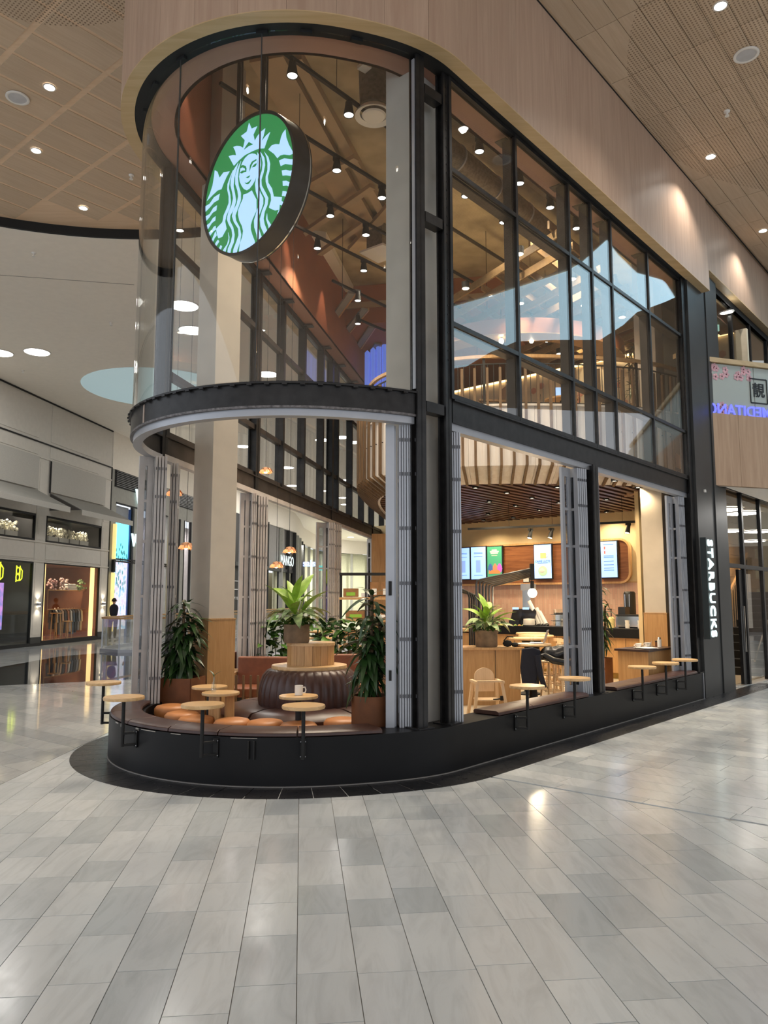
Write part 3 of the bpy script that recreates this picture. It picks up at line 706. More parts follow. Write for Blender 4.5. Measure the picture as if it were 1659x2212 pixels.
# local frame: x along the face to the right, -y towards the viewer, z up
def disc_y(r0, r1, y0, y1, n=72):
    M = Matrix.Rotation(PI / 2, 4, 'X'); m = MB(); m.lathe([(r0, -y0), (r1, -y0), (r1, -y1), (r0, -y1), (r0, -y0)] if r0 else [(0, -y0), (r1, -y0), (r1, -y1), (0, -y1)], n, M=M); return m
obj('drum', disc_y(0, SRAD, .015, .24), STEEL, sg)
obj('rim', disc_y(SRAD - .035, SRAD, -.02, .015), STEEL, sg, label='black rim')
obj('rear_band', disc_y(SRAD - .02, SRAD + .008, .20, .215), CHROME, sg)
obj('green_face', disc_y(0, SRAD - .035, .0, .014), SIGNG, sg)
LOGO = [[(-0.431,0.587),(-0.33,0.565),(-0.259,0.532),(-0.281,0.605),(-0.331,0.686),(-0.251,0.67),(-0.167,0.63),(-0.104,0.582),(-0.071,0.682),(-0.159,0.781),(-0.03,0.792),(0.015,0.905),(0.073,0.793),(0.193,0.777),(0.114,0.688),(0.148,0.582),(0.2,0.625),(0.269,0.66),(0.366,0.673),(0.333,0.58),(0.289,0.513),(0.388,0.557),(0.471,0.575),(0.405,0.476),(0.354,0.388),(0.237,0.432),(0.096,0.45),(-0.064,0.457),(-0.193,0.432),(-0.307,0.394),(-0.378,0.505)],[(0.209,0.34),(0.16,0.385),(0.097,0.416),(0.017,0.43),(-0.063,0.407),(-0.118,0.364),(-0.148,0.31),(-0.167,0.241),(-0.181,0.181),(-0.162,0.097),(-0.114,0.014),(-0.064,-0.047),(-0.007,-0.084),(0.049,-0.083),(0.111,-0.053),(0.172,-0.001),(0.202,0.046),(0.217,0.147)],[(0.105,-0.128),(0.066,-0.133),(0.003,-0.136),(-0.078,-0.123),(-0.084,-0.18),(-0.146,-0.255),(-0.184,-0.317),(-0.185,-0.382),(-0.154,-0.478),(-0.095,-0.573),(-0.065,-0.658),(-0.081,-0.737),(-0.127,-0.819),(-0.145,-0.909),(-0.143,-0.944),(-0.002,-0.955),(0.192,-0.936),(0.19,-0.888),(0.133,-0.775),(0.099,-0.69),(0.097,-0.626),(0.126,-0.562),(0.194,-0.48),(0.216,-0.456),(0.208,-0.296),(0.146,-0.199)],[(-0.322,0.333),(-0.386,0.258),(-0.441,0.169),(-0.447,0.093),(-0.408,-0.031),(-0.405,-0.131),(-0.452,-0.202),(-0.517,-0.279),(-0.539,-0.37),(-0.682,-0.422),(-0.661,-0.517),(-0.624,-0.584),(-0.539,-0.59),(-0.441,-0.501),(-0.479,-0.379),(-0.449,-0.291),(-0.385,-0.226),(-0.355,-0.138),(-0.376,-0.01),(-0.413,0.103),(-0.392,0.206),(-0.353,0.279)],[(-0.208,0.399),(-0.321,0.322),(-0.367,0.207),(-0.372,0.121),(-0.326,-0.006),(-0.306,-0.1),(-0.336,-0.188),(-0.408,-0.272),(-0.438,-0.36),(-0.393,-0.452),(-0.323,-0.551),(-0.303,-0.644),(-0.333,-0.732),(-0.396,-0.809),(-0.404,-0.865),(-0.34,-0.892),(-0.329,-0.841),(-0.267,-0.753),(-0.254,-0.649),(-0.291,-0.529),(-0.37,-0.405),(-0.364,-0.331),(-0.284,-0.261),(-0.238,-0.157),(-0.267,-0.038),(-0.305,0.085),(-0.292,0.201),(-0.254,0.296)],[(-0.148,0.403),(-0.222,0.317),(-0.268,0.225),(-0.264,0.103),(-0.211,-0.015),(-0.191,-0.109),(-0.22,-0.207),(-0.3,-0.288),(-0.322,-0.356),(-0.277,-0.458),(-0.175,-0.589),(-0.163,-0.69),(-0.217,-0.78),(-0.271,-0.859),(-0.282,-0.912),(-0.201,-0.934),(-0.181,-0.887),(-0.128,-0.797),(-0.107,-0.697),(-0.143,-0.579),(-0.228,-0.453),(-0.247,-0.371),(-0.186,-0.274),(-0.132,-0.185),(-0.135,-0.075),(-0.189,0.053),(-0.209,0.169),(-0.196,0.285)],[(-0.4,-0.569),(-0.385,-0.661),(-0.416,-0.738),(-0.505,-0.797),(-0.505,-0.81),(-0.454,-0.84),(-0.431,-0.788),(-0.375,-0.719),(-0.373,-0.643)],[(0.207,0.391),(0.28,0.282),(0.291,0.171),(0.263,0.076),(0.227,-0.016),(0.237,-0.116),(0.286,-0.218),(0.35,-0.325),(0.353,-0.41),(0.309,-0.489),(0.25,-0.573),(0.245,-0.666),(0.287,-0.773),(0.342,-0.892),(0.324,-0.898),(0.254,-0.921),(0.226,-0.805),(0.176,-0.685),(0.166,-0.586),(0.217,-0.478),(0.268,-0.391),(0.242,-0.297),(0.192,-0.173),(0.174,-0.06),(0.202,0.035),(0.224,0.144),(0.224,0.24)],[(0.265,0.384),(0.358,0.251),(0.376,0.138),(0.348,0.043),(0.304,-0.046),(0.315,-0.134),(0.394,-0.258),(0.457,-0.364),(0.444,-0.453),(0.386,-0.536),(0.366,-0.623),(0.391,-0.714),(0.447,-0.826),(0.438,-0.849),(0.382,-0.875),(0.38,-0.845),(0.308,-0.718),(0.29,-0.607),(0.333,-0.507),(0.391,-0.423),(0.397,-0.353),(0.317,-0.219),(0.26,-0.103),(0.265,-0.01),(0.316,0.087),(0.329,0.188),(0.303,0.283)],[(0.355,0.339),(0.442,0.228),(0.482,0.117),(0.47,0.017),(0.438,-0.054),(0.451,-0.143),(0.529,-0.255),(0.569,-0.384),(0.732,-0.452),(0.725,-0.501),(0.783,-0.547),(0.757,-0.582),(0.727,-0.563),(0.69,-0.54),(0.684,-0.609),(0.596,-0.589),(0.491,-0.521),(0.476,-0.505),(0.518,-0.417),(0.508,-0.331),(0.438,-0.211),(0.398,-0.112),(0.396,-0.038),(0.431,0.043),(0.429,0.149),(0.403,0.243)],[(0.437,-0.575),(0.45,-0.662),(0.527,-0.77),(0.529,-0.795),(0.485,-0.823),(0.467,-0.76),(0.42,-0.651)],[(0.784,0.479),(0.8,0.363),(0.854,0.238),(0.952,0.073),(0.871,0.082),(0.755,0.139),(0.681,0.153),(0.628,0.136),(0.562,0.222),(0.439,0.334),(0.513,0.367),(0.588,0.352),(0.666,0.317),(0.698,0.406),(0.733,0.454)],[(0.665,0.087),(0.771,0.078),(0.901,0.012),(0.955,-0.007),(0.951,-0.085),(0.888,-0.057),(0.787,-0.007),(0.7,-0.004)],[(0.723,-0.075),(0.803,-0.096),(0.89,-0.145),(0.943,-0.152),(0.929,-0.223),(0.891,-0.214),(0.805,-0.173),(0.739,-0.153)],[(0.744,-0.23),(0.821,-0.256),(0.879,-0.298),(0.908,-0.297),(0.883,-0.363),(0.866,-0.354),(0.822,-0.322),(0.75,-0.301)],[(0.747,-0.371),(0.81,-0.399),(0.852,-0.432),(0.852,-0.431),(0.824,-0.483),(0.811,-0.476),(0.768,-0.447),(0.734,-0.435)],[(0.677,-0.612),(0.707,-0.637),(0.709,-0.64),(0.68,-0.671),(0.678,-0.673),(0.646,-0.652)],[(0.618,-0.719),(0.622,-0.725),(0.591,-0.75),(0.583,-0.748)],[(-0.754,0.498),(-0.691,0.453),(-0.634,0.336),(-0.542,0.385),(-0.402,0.346),(-0.471,0.291),(-0.536,0.215),(-0.584,0.144),(-0.671,0.159),(-0.791,0.13),(-0.927,0.088),(-0.855,0.176),(-0.797,0.279),(-0.767,0.403)],[(-0.621,0.088),(-0.647,0.005),(-0.751,0.003),(-0.854,-0.039),(-0.951,-0.07),(-0.955,0.015),(-0.857,0.018),(-0.754,0.083)],[(-0.682,-0.068),(-0.693,-0.14),(-0.78,-0.144),(-0.865,-0.193),(-0.926,-0.217),(-0.942,-0.144),(-0.85,-0.142),(-0.765,-0.076)],[(-0.707,-0.225),(-0.71,-0.285),(-0.791,-0.297),(-0.884,-0.361),(-0.909,-0.293),(-0.835,-0.282),(-0.768,-0.232)],[(-0.701,-0.371),(-0.69,-0.43),(-0.759,-0.441),(-0.826,-0.479),(-0.857,-0.422),(-0.786,-0.41),(-0.744,-0.374)],[(-0.698,-0.456),(-0.669,-0.526),(-0.72,-0.554),(-0.749,-0.592),(-0.778,-0.554),(-0.744,-0.513)],[(-0.632,-0.604),(-0.605,-0.64),(-0.655,-0.674),(-0.668,-0.683),(-0.701,-0.648),(-0.674,-0.624)],[(-0.565,-0.705),(-0.536,-0.735),(-0.562,-0.772),(-0.603,-0.74)]]
GREENS = [[(0.024,0.615),(0.117,0.541),(0.021,0.553),(-0.08,0.543),(-0.036,0.582)],[(-0.164,0.294),(-0.157,0.33),(-0.095,0.319),(-0.034,0.282),(-0.015,0.237),(-0.02,0.19),(-0.04,0.214),(-0.054,0.254),(-0.107,0.289)],[(-0.157,0.237),(-0.106,0.241),(-0.049,0.221),(-0.02,0.192),(-0.072,0.204),(-0.112,0.201),(-0.145,0.216)],[(0.049,0.169),(0.057,0.252),(0.1,0.294),(0.194,0.294),(0.198,0.274),(0.125,0.268),(0.09,0.234)],[(0.1,0.208),(0.149,0.232),(0.199,0.234),(0.197,0.205),(0.158,0.193)],[(-0.027,0.106),(0.019,0.107),(0.067,0.106),(0.051,0.087),(0.02,0.081)],[(-0.051,0.045),(-0.01,0.024),(0.03,0.019),(0.097,0.041),(0.07,0.005),(0.027,-0.011),(-0.018,0.009)]]
import mathutils.geometry as mg
def flat(polys, y0, y1, m_, name, label=None):
    m = MB()
    for pl in polys:
        pl = [(x * SRAD, z * SRAD) for x, z in pl]
        tri = mg.tessellate_polygon([[Vector((x, z, 0)) for x, z in pl]]); n = len(pl)
        vs = [(x, y0, z) for x, z in pl] + [(x, y1, z) for x, z in pl]
        fs = [tuple(t_) for t_ in tri] + [(i, (i + 1) % n, n + (i + 1) % n, n + i) for i in range(n)]; m.add(vs, fs)
    obj(name, m, m_, sg, smooth=0, label=label, kind='stuff')
flat(LOGO, -.004, .004, SIGNW, 'emblem', 'crowned long-haired figure with two tails in pale blue white')
flat(GREENS, -.0065, -.003, SIGNG, 'emblem_detail')
for px, py in ((525, 105), (579, 95)):
    lx = -.35 if px < 550 else .12
    m = MB(); m.tube([(lx, .12, SRAD * math.sqrt(1 - (lx / SRAD) ** 2) - .02), (lx, .12, ZC - SGN.z)], .028, 8); m.tube([(lx + .06, .12, SRAD * .9), (lx + .06, .12, ZC - SGN.z)], .012, 6); obj('hanger', m, STEEL, sg)
# ================================================================ ceiling fixtures
def downlight(p, lab, grp, r=.085, e=120, col=(1, .95, .88), spot=120, mat_=None, cone=True):
    t = thing('downlight', lab, 'ceiling light', p, 0, grp)
    m = MB(); m.lathe([(r, 0), (r * 1.25, 0), (r * 1.25, -.012), (r, -.012), (r, 0)], 20); obj('trim', m, WHITE, t)
    m = MB(); m.lathe([(0, -.003), (r, -.003), (r, -.006), (0, -.006)], 20); obj('lens', m, mat_ or LAMP, t)
    if e:
        l = light('lamp', 'SPOT', (0, 0, -.03), e, col, r * .6, (0, 0, 0), spot, .6); l.parent = t
    return t
CZ = 9.302
lp = [(107, 188, 'upper left, beside the round speaker'), (78, 325, 'left, middle one of three on the wood ceiling'), (180, 449, 'nearest the black curved joint')]
for x, y, l in lp: downlight(at(x, y, 9.3), 'small bright ceiling light ' + l, 'ceiling lights on the left wood ceiling', .075, 160)
for x, y, l in ((1556, 12, 'at the top right corner'), (1535, 338, 'above the set back fascia'), (1648, 498, 'at the right edge')):
    downlight(at(x, y, 9.29), 'small bright ceiling light ' + l, 'ceiling lights on the right wood ceiling', .075, 160)
g_ = [(-7.2, 6.4), (-3.4, 4.4), (.6, 3.2), (4.4, 4.2), (5.6, 7.0), (7.6, 9.4), (-.8, -2.0), (6.6, .6), (11.0, 11.6), (9.6, 3.0), (-7.6, 9.6), (-8.6, 3.2)]
for x, y in g_: downlight(Vector((x, y, 9.3)), 'small ceiling light of the hall, outside the picture', 'unseen ceiling lights of the hall', .06, 65)
def speaker(p, lab):
    t = thing('ceiling_speaker', lab, 'speaker', p); m = MB(); m.lathe([(.13, 0), (.17, 0), (.17, -.014), (.155, -.02), (.13, -.014), (.13, 0)], 28); obj('ring', m, PORC, t)
    m = MB(); m.lathe([(0, -.004), (.13, -.004), (.13, -.010), (0, -.010)], 28); obj('grille', m, mat('speaker_grille', (.55, .55, .56), .7) if 'speaker_grille' not in MATS else MATS['speaker_grille'], t)
speaker(at(38, 211, 9.3), 'round white ceiling speaker on the left wood ceiling'); speaker(at(1612, 118, 9.29), 'round white ceiling speaker at the upper right')
def sprinkler(p, lab):
    m = MB(); m.lathe([(0, 0), (.05, 0), (.045, -.02), (.018, -.03), (.018, -.07), (.035, -.075), (.035, -.085), (0, -.085)], 14); tag(obj('sprinkler', m, PORC, None, p), lab, 'sprinkler')
sprinkler(at(284, 378, 9.3), 'small white sprinkler on the left ceiling beside the glass'); sprinkler(at(1570, 240, 9.29), 'small white sprinkler on the right ceiling')
sprinkler(at(73, 546, 9.12), 'small sprinkler on the plaster ceiling near the black joint'); sprinkler(at(240, 697, 9.12), 'small round detector on the plaster ceiling left of the glass'); sprinkler(at(50, 800, 9.12), 'small sprinkler low on the plaster ceiling, far left')
def disc(p, lab, r=.36, e=0, z=9.117):
    t = thing('disc_light', lab, 'ceiling light', (p[0], p[1], z), 0, 'round white ceiling discs')
    m = MB(); m.lathe([(0, 0), (r, 0), (r, -.012), (0, -.012)], 32); obj('diffuser', m, DISC, t); m = MB(); m.lathe([(r, .002), (r + .03, .002), (r + .03, -.02), (r, -.02), (r, .002)], 32); obj('rim', m, WHITE, t)
    if e: l = light('lamp', 'AREA', (0, 0, -.03), e, (1, .97, .92), r * 1.8); l.parent = t
for x, y, l in ((80, 760, 'the clear one left of the blue recess'), (0, 762, 'cut by the left picture edge'), (397, 660, 'biggest, seen behind the pillar top'), (415, 713, 'half hidden by the pillar'), (577, 808, 'just above the ring beam'),
                (525, 964, 'under the ring beam beside the pillar'), (697, 950, 'under the ring beam, paired, left'), (737, 944, 'under the ring beam, paired, right'), (764, 955, 'beside the white balcony'), (697, 1060, 'low between far mullions'), (750, 1037, 'low beside the rounded balcony')):
    disc(at(x, y, 9.117), 'round white hall ceiling light ' + l, e=(45 if x < 100 else 100) if y < 980 else 200)
for k, (x, y) in enumerate([(-6, 50), (-5.5, 43), (-3, 60), (-3, 56), (2, 64), (-4, 72), (0, 80), (4, 90), (-4, 92), (3, 40), (6, 52), (-9.5, 50)]):
    disc((x, y), 'round white light of the far hall ceiling, ' + ['above the grey pleated shop screen', 'nearest behind the left glazing', 'in the middle distance, left', 'in the middle distance, right', 'right of the middle', 'beside the white shop fascia', 'deep, left of two', 'deepest of all', 'deep at the far left', 'close to the hall side wall', 'along the side wall, further', 'over the black shop wall'][k], .4, 330 if k % 2 == 0 else 0)

# ================================================================ left shop front
ls = struct('wall_left', 'grey white shop front with panelled pilasters', (W0.x, W0.y, 0), ZW)
def LB(name, s0, s1, z0, z1, d=0.0, th=.2, m_=SHOPW, par=ls, bev=0, **k):       # box on the wall: d = how far its face stands proud
    m = MB(); m.box((s0 + s1) / 2, -d + th / 2, (z0 + z1) / 2, s1 - s0, th, z1 - z0); return obj(name, m, m_, par, bev=bev, smooth=0, **k)
LB('upper_wall', -14, 7.55, 7.5, 9.35, 0, .3); LB('soffit_band', -14, 7.55, 6.9, 7.5, 0, .3)
for z0, z1 in ((3.1, 3.78), (4.8, 6.9)): LB('wall', -14, 7.55, z0, z1, 0, .3)
for s0, s1 in ((-14, -8), (1.93, 2.6), (6.88, 7.55), (-4.6, -2.8)):
    LB('pier', s0, s1, .32, 6.9, .012, .3); LB('plinth', s0, s1, 0, .32, .02, .3, GREYP)
    for z0, z1 in ((.4, 3.0), (3.86, 4.75), (5.0, 6.75)): LB('panel', s0 + .1, s1 - .1, z0, z1, .02, .03, SHOPW, bev=.008)
for z0, z1 in ((3.16, 3.72),): LB('panel', 2.65, 6.8, z0, z1, .02, .03, bev=.008); LB('panel', -2.7, 1.85, z0, z1, .02, .03, bev=.008)
for z in (3.06, 3.78, 6.9, 7.5): LB('moulding', -14, 7.55, z - .02, z + .03, .05, .06, bev=.008)
for s0, s1 in ((2.65, 6.4), (-2.7, 1.85)): LB('panel', s0, s1, 6.98, 7.42, .02, .03, bev=.008); LB('panel', s0, s1, 7.6, 9.0, .02, .03)
LB('reveal', 7.55, 7.62, 0, 7.5, .03, .3, BLACK); LB('base', -14, 7.6, 0, .10, .03, .1, BLACK)
INTER = mat('shop_interior_dark', (.05, .045, .04), .8); BROWNW = mat('shop_brown_wall', (.28, .10, .04), .7)
def shop_window(n, s0, s1, z0, z1, lab, depth=1.4, back=INTER, frame=BLACK):
    t = struct('window_%d' % n, lab, (W0.x, W0.y, 0), ZW); sc = (s0 + s1) / 2
    m = MB(); m.box(sc, depth, (z0 + z1) / 2, s1 - s0, .06, z1 - z0); obj('back_wall', m, back, t)
    m = MB(); m.box(s0 + .02, depth / 2, (z0 + z1) / 2, .04, depth, z1 - z0); m.box(s1 - .02, depth / 2, (z0 + z1) / 2, .04, depth, z1 - z0); m.box(sc, depth / 2, z1 - .02, s1 - s0, depth, .04); m.box(sc, depth / 2, z0 + .02, s1 - s0, depth, .04); obj('reveal', m, back, t)
    for a, b, c, d_ in ((s0, s0 + .05, z0, z1), (s1 - .05, s1, z0, z1)): m = MB(); m.box((a + b) / 2, .02, (c + d_) / 2, b - a, .08, d_ - c); obj('frame', m, frame, t)
    for z in (z0 + .03, z1 - .03): m = MB(); m.box(sc, .02, z, s1 - s0, .08, .06); obj('frame', m, frame, t)
    m = MB(); m.box(sc, .03, (z0 + z1) / 2, s1 - s0 - .1, .012, z1 - z0 - .1); obj('pane', m, GLASS, t)
    return t
shop_window(4, -2.75, 1.9, .06, 3.04, 'dark shop window at the left edge with yellow neon marks')
wb = shop_window(5, 2.62, 6.86, .10, 3.06, 'lit clothing shop window with brown back wall', 2.4, BROWNW)
shop_window(6, -2.75, 1.9, 3.82, 4.78, 'upper shop window with white flowers, left'); shop_window(7, 2.62, 6.86, 3.82, 4.78, 'upper shop window with white flowers, right')
for s0, s1, l in ((-3.2, 1.85, 'left one of two grey canvas awnings'), (2.7, 6.95, 'right one of two grey canvas awnings')):
    t = thing('awning', l, 'awning', (W0.x, W0.y, 0), ZW, 'grey canvas awnings on the shop front')
    c0, c1 = s0, s1; a0, a1 = 5.66, 5.0
    m = MB(); m.add([(c0, -.05, a0), (c1, -.05, a0), (c1, -1.35, a1), (c0, -1.35, a1), (c0, -.05, a0 - .03), (c1, -.05, a0 - .03), (c1, -1.35, a1 - .03), (c0, -1.35, a1 - .03)], [(0, 1, 2, 3), (7, 6, 5, 4), (0, 4, 5, 1), (2, 6, 7, 3), (1, 5, 6, 2), (0, 3, 7, 4)]); obj('canvas', m, CANVAS, t)
    m = MB(); m.box((c0 + c1) / 2, -1.36, a1 - .09, c1 - c0, .02, .2); obj('valance', m, CANVASL, t)
    m = MB(); m.add([(c0, -.05, a0), (c0, -1.35, a1), (c0, -.05, a1), (c0 + .02, -.05, a0), (c0 + .02, -1.35, a1), (c0 + .02, -.05, a1)], [(0, 1, 2), (5, 4, 3), (0, 3, 4, 1), (1, 4, 5, 2), (2, 5, 3, 0)]); obj('side_flap', m, INTER, t)
    m = MB(); m.box((c0 + c1) / 2, -.06, 6.3, c1 - c0, .03, 1.2); obj('blind', m, CANVASL, t, label='pale canvas stretched above the awning')
    m = MB(); m.box(c0 - .03, -.06, 6.25, .05, .04, 1.2); obj('side_gap', m, BLACK, t)
rf = random.Random(5)
FLOW = mat('cream_blossom', (.82, .76, .58), .8, 0, .2, 14, .3)
def flowerbox(s0, s1, n, lab):
    for k in range(n):
        w_ = (s1 - s0) / n; c = WL(s0 + w_ * (k + .5) + .35, .32, 3.87); t = thing('flower_box', lab % k if '%' in lab else lab, 'flower box', c, ZW, 'cream flowers in boxes behind the upper shop windows')
        m = MB(); m.box(0, 0, .11, w_ * .94, .3, .2); obj('box', m, CANVASL, t, bev=.01); m = MB(); m.box(w_ * .42, -.155, .11, .03, .01, .2); obj('slot', m, BLACK, t)
        m = MB()
        for q in range(70):
            a = rf.uniform(0, 6.28); r_ = rf.uniform(.02, .06); m.ball(rf.uniform(-.46, .46) * w_, rf.uniform(-.14, .14), .22 + rf.uniform(0, .34), r_, r_, r_ * 1.2, 6)
        obj('blossom', m, FLOW, t, kind='stuff')
names4 = ['first', 'second', 'third', 'fourth']
for k in range(4): flowerbox(2.75 + k * .78, 2.75 + (k + 1) * .78, 1, 'cream flowers in a pale box, %s from the left in the right upper window' % names4[k])
for k in range(2): flowerbox(-.7 + k * .78, -.7 + (k + 1) * .78, 1, 'cream flowers in a pale box in the left upper window, ' + ('nearer the picture edge' if k == 0 else 'the inner one'))
for s, l in ((2.27, 'between the two lower shop windows'), (7.2, 'right of the clothing shop window')):
    t = thing('wall_lamp', 'small box wall lamp ' + l, 'wall lamp', WL(s, -.09, 1.45), ZW, 'wall lamps on the shop front'); m = MB(); m.box(0, 0, .05, .18, .1, .1); obj('body', m, ALU, t, bev=.005)
    m = MB(); m.box(0, 0, -.012, .1, .06, .02); m.box(0, 0, .112, .1, .06, .02); obj('lens', m, LAMPW, t, kind='stuff')
    for z, rx in ((.16, PI), (-.06, 0)): l_ = light('lamp', 'SPOT', (0, -.06, z), 14, (1, .9, .75), .03, (rx, 0, 0), 120, .8); l_.parent = t
for s in (.6, 3.6, 5.6): light('shop_fill', 'SPOT', WL(s, .25, 4.7), 40, (1, .93, .8), .04, (0, 0, 0), 150, .6)  # added lamps without fixtures, only to brighten the flowers in the upper windows
# yellow neon marks
def neon(s, z, lab, k=1.0):
    t = thing('neon_sign', lab, 'neon sign', WL(s, .25, z), ZW, 'yellow neon marks in the dark shop window')
    m = MB()
    for cx, cz, rx, rz_ in ((-.10, .12, .10, .12), (-.10, -.12, .11, .12)): m.tube([(cx * k + rx * k * math.cos(a), 0, (cz + rz_ * math.sin(a)) * k) for a in [2 * PI * q / 14 for q in range(15)]], .018 * k, 6)
    m.tube([(-.2 * k, 0, -.28 * k), (-.2 * k, 0, .3 * k), (-.15 * k, 0, .22 * k)], .018 * k, 6)
    obj('tube', m, YELL, t); m = MB(); m.tube([(.02 * k, 0, .3 * k), (.02 * k, 0, -.24 * k), (.15 * k, 0, -.15 * k), (.16 * k, 0, .12 * k), (.02 * k, 0, .24 * k)], .018 * k, 6); obj('tube', m, YELL, t)
neon(.35, 2.62, 'yellow neon mark nearer the left picture edge', 1.15); neon(1.5, 2.58, 'yellow neon mark nearer the pier', 1.0)
t = thing('display_screen', 'violet display screen at the left picture edge', 'screen', WL(.0, .3, .7), ZW)
def scr_mat(name, cols, scale=3.0, k=1.0):
    m, t_, b = new_mat(name); tc = nd(t_, 'ShaderNodeTexCoord'); n = nd(t_, 'ShaderNodeTexNoise', i_Scale=scale, i_Detail=2.0); t_.links.new(tc.outputs['Object'], n.inputs['Vector'])
    r = nd(t_, 'ShaderNodeValToRGB'); r.color_ramp.elements[0].position = .35; r.color_ramp.elements[0].color = (*cols[0], 1); r.color_ramp.elements[1].position = .65; r.color_ramp.elements[1].color = (*cols[-1], 1)
    if len(cols) > 2: e = r.color_ramp.elements.new(.5); e.color = (*cols[1], 1)
    t_.links.new(n.outputs[0], r.inputs[0]); t_.links.new(r.outputs[0], b.inputs['Emission Color']); b.inputs['Emission Strength'].default_value = k; b.inputs['Base Color'].default_value = (.02, .02, .02, 1); return m
m = MB(); m.box(.1, 0, .75, 1.1, .06, 1.6); obj('screen', m, scr_mat('violet_screen', [(.25, .28, .75), (.45, .3, .8), (.8, .35, .9)], 4.0), t); m = MB(); m.box(.1, .04, .75, 1.16, .03, 1.66); obj('back', m, BLACK, t)
t = thing('light_beam_banner', 'pale teal lit curtain inside the dark shop window', 'curtain', WL(.9, 1.1, .1), ZW)
m = MB(); m.prism([(-.25, 0), (.55, 0), (.1, 2.3), (-.3, 2.3)], -.02, .02, Matrix.Rotation(PI / 2, 4, 'X')); obj('cloth', m, mat('teal_cloth', (.12, .28, .26), .8), t)
light('shop_fill', 'SPOT', WL(.9, .5, 2.9), 60, (.8, 1, .95), .05, (0, 0, 0), 100)
# clothing shop contents
for s, w_, l in ((2.84, .16, 'left'), (6.5, .26, 'right')):
    m = MB(); m.box(0, 0, 1.5, w_, .06, 2.9); tag(obj('light_strip', m, emit('strip_yellow', (1, .68, .28), 1.6) if 'strip_yellow' not in MATS else MATS['strip_yellow'], None, WL(s, .13, .12), ZW), 'tall warm light strip at the %s of the clothing shop window' % l, 'light strip', 'warm light strips in the clothing shop')
for s in (3.6, 4.8, 5.9): l_ = light('shop_fill', 'SPOT', WL(s, .7, 2.95), 90, (1, .8, .55), .05, (0, 0, 0), 120, .6)
rk = thing('clothes_rail', 'tall brass clothes rail in the lit shop window', 'clothes rail', WL(5.5, .55, .1), ZW)
m = MB()
for x in (-1.6, 1.4): m.tube([(x, 0, 0), (x, 0, 1.95)], .018, 6)
m.tube([(-1.6, 0, 1.95), (1.4, 0, 1.95)], .018, 6); m.tube([(-1.6, 0, 1.2), (1.4, 0, 1.2)], .014, 6); m.box(-.1, 0, .03, 3.1, .3, .03); obj('frame', m, mat('brass', (.6, .35, .12), .35, .9), rk)
cols = [(.06, .06, .07), (.55, .5, .45), (.12, .12, .14), (.62, .42, .3), (.08, .08, .1), (.5, .2, .12), (.7, .66, .6), (.1, .14, .2), (.05, .05, .06), (.3, .3, .33), (.65, .5, .3)]
cn = ['black', 'beige', 'dark grey', 'tan', 'charcoal', 'rust red', 'off-white', 'navy', 'jet black', 'mid grey', 'ochre']
for k in range(11):
    c = cols[k]; mm = mat('garment_%d' % k, c, .9, 0, .15); L = .75 + .25 * rf.random()
    t = thing('coat', '%s garment hanging %s on the clothes rail' % (cn[k], ['first', 'second', 'third', 'fourth', 'fifth', 'sixth', 'seventh', 'eighth', 'ninth', 'tenth', 'last'][k]), 'garment', WL(4.25 + k * .21, .55, 1.28), ZW, 'garments on the clothes rail')
    m = MB(); m.prism([(-.04, 0), (.04, 0), (.17, -.07), (.22, -.5), (.15, -.5), (.13, -.25), (.15, -L), (-.15, -L), (-.13, -.25), (-.15, -.5), (-.22, -.5), (-.17, -.07)], -.035, .035, Matrix.Rotation(R(62), 4, 'Z') @ Matrix.Rotation(PI / 2, 4, 'X')); obj('garment', m, mm, t, bev=.01)
    m = MB(); m.tube([(0, 0, 0), (0, 0, .05), (.03, 0, .07)], .006, 5); obj('hook', m, CHROME, t)
def wood_stool(s, d, h, lab):
    t = thing('wooden_stool', lab, 'stool', WL(s, d, .1), ZW, 'wooden display stools'); m = MB(); m.box(0, 0, h, .34, .3, .035); obj('seat', m, OAK, t, bev=.005)
    for x in (-.13, .13):
        for y in (-.11, .11): m = MB(); m.bar((x * 1.15, y * 1.15, 0), (x * .9, y * .9, h), .03, .03); obj('leg', m, OAK, t)
wood_stool(4.1, .28, 1.05, 'tall wooden display stool left in the clothing shop'); wood_stool(4.9, .26, .72, 'lower wooden display stool right of the tall one')
for k, (x, y, z, r_, l) in enumerate(((4.3, .6, 2.35, .2, 'large pink'), (5.1, .6, 2.25, .2, 'wide blush'), (6.4, .6, 2.3, .14, 'greenish'))):
    t = thing('flower_bunch', l + ' dried flower bunch above the clothes rail', 'flowers', WL(x, y, 2.05), ZW, 'dried flower bunches above the rail'); m = MB()
    for q in range(30): m.ball(rf.gauss(0, r_ * .7), rf.gauss(0, .06), rf.uniform(0, .45), .05, n=6)
    obj('bloom', m, mat('bloom_%d' % k, [(.6, .35, .32), (.65, .45, .4), (.2, .28, .12)][k], .8), t, kind='stuff')
t = thing('hat_shelf', 'white folded blankets on a shelf above the garments', 'blankets', WL(5.75, .75, 2.05), ZW)
for q in range(3): m = MB(); m.box(0, 0, .05 + q * .09, .8 - q * .1, .35, .08); obj('blanket', m, WHITE, t, bev=.02)

LB('shadow_line', -14, 7.55, 7.44, 7.475, .06, .06, BLACK); LB('shadow_line', -14, 7.55, 9.06, 9.115, .03, .06, BLACK)
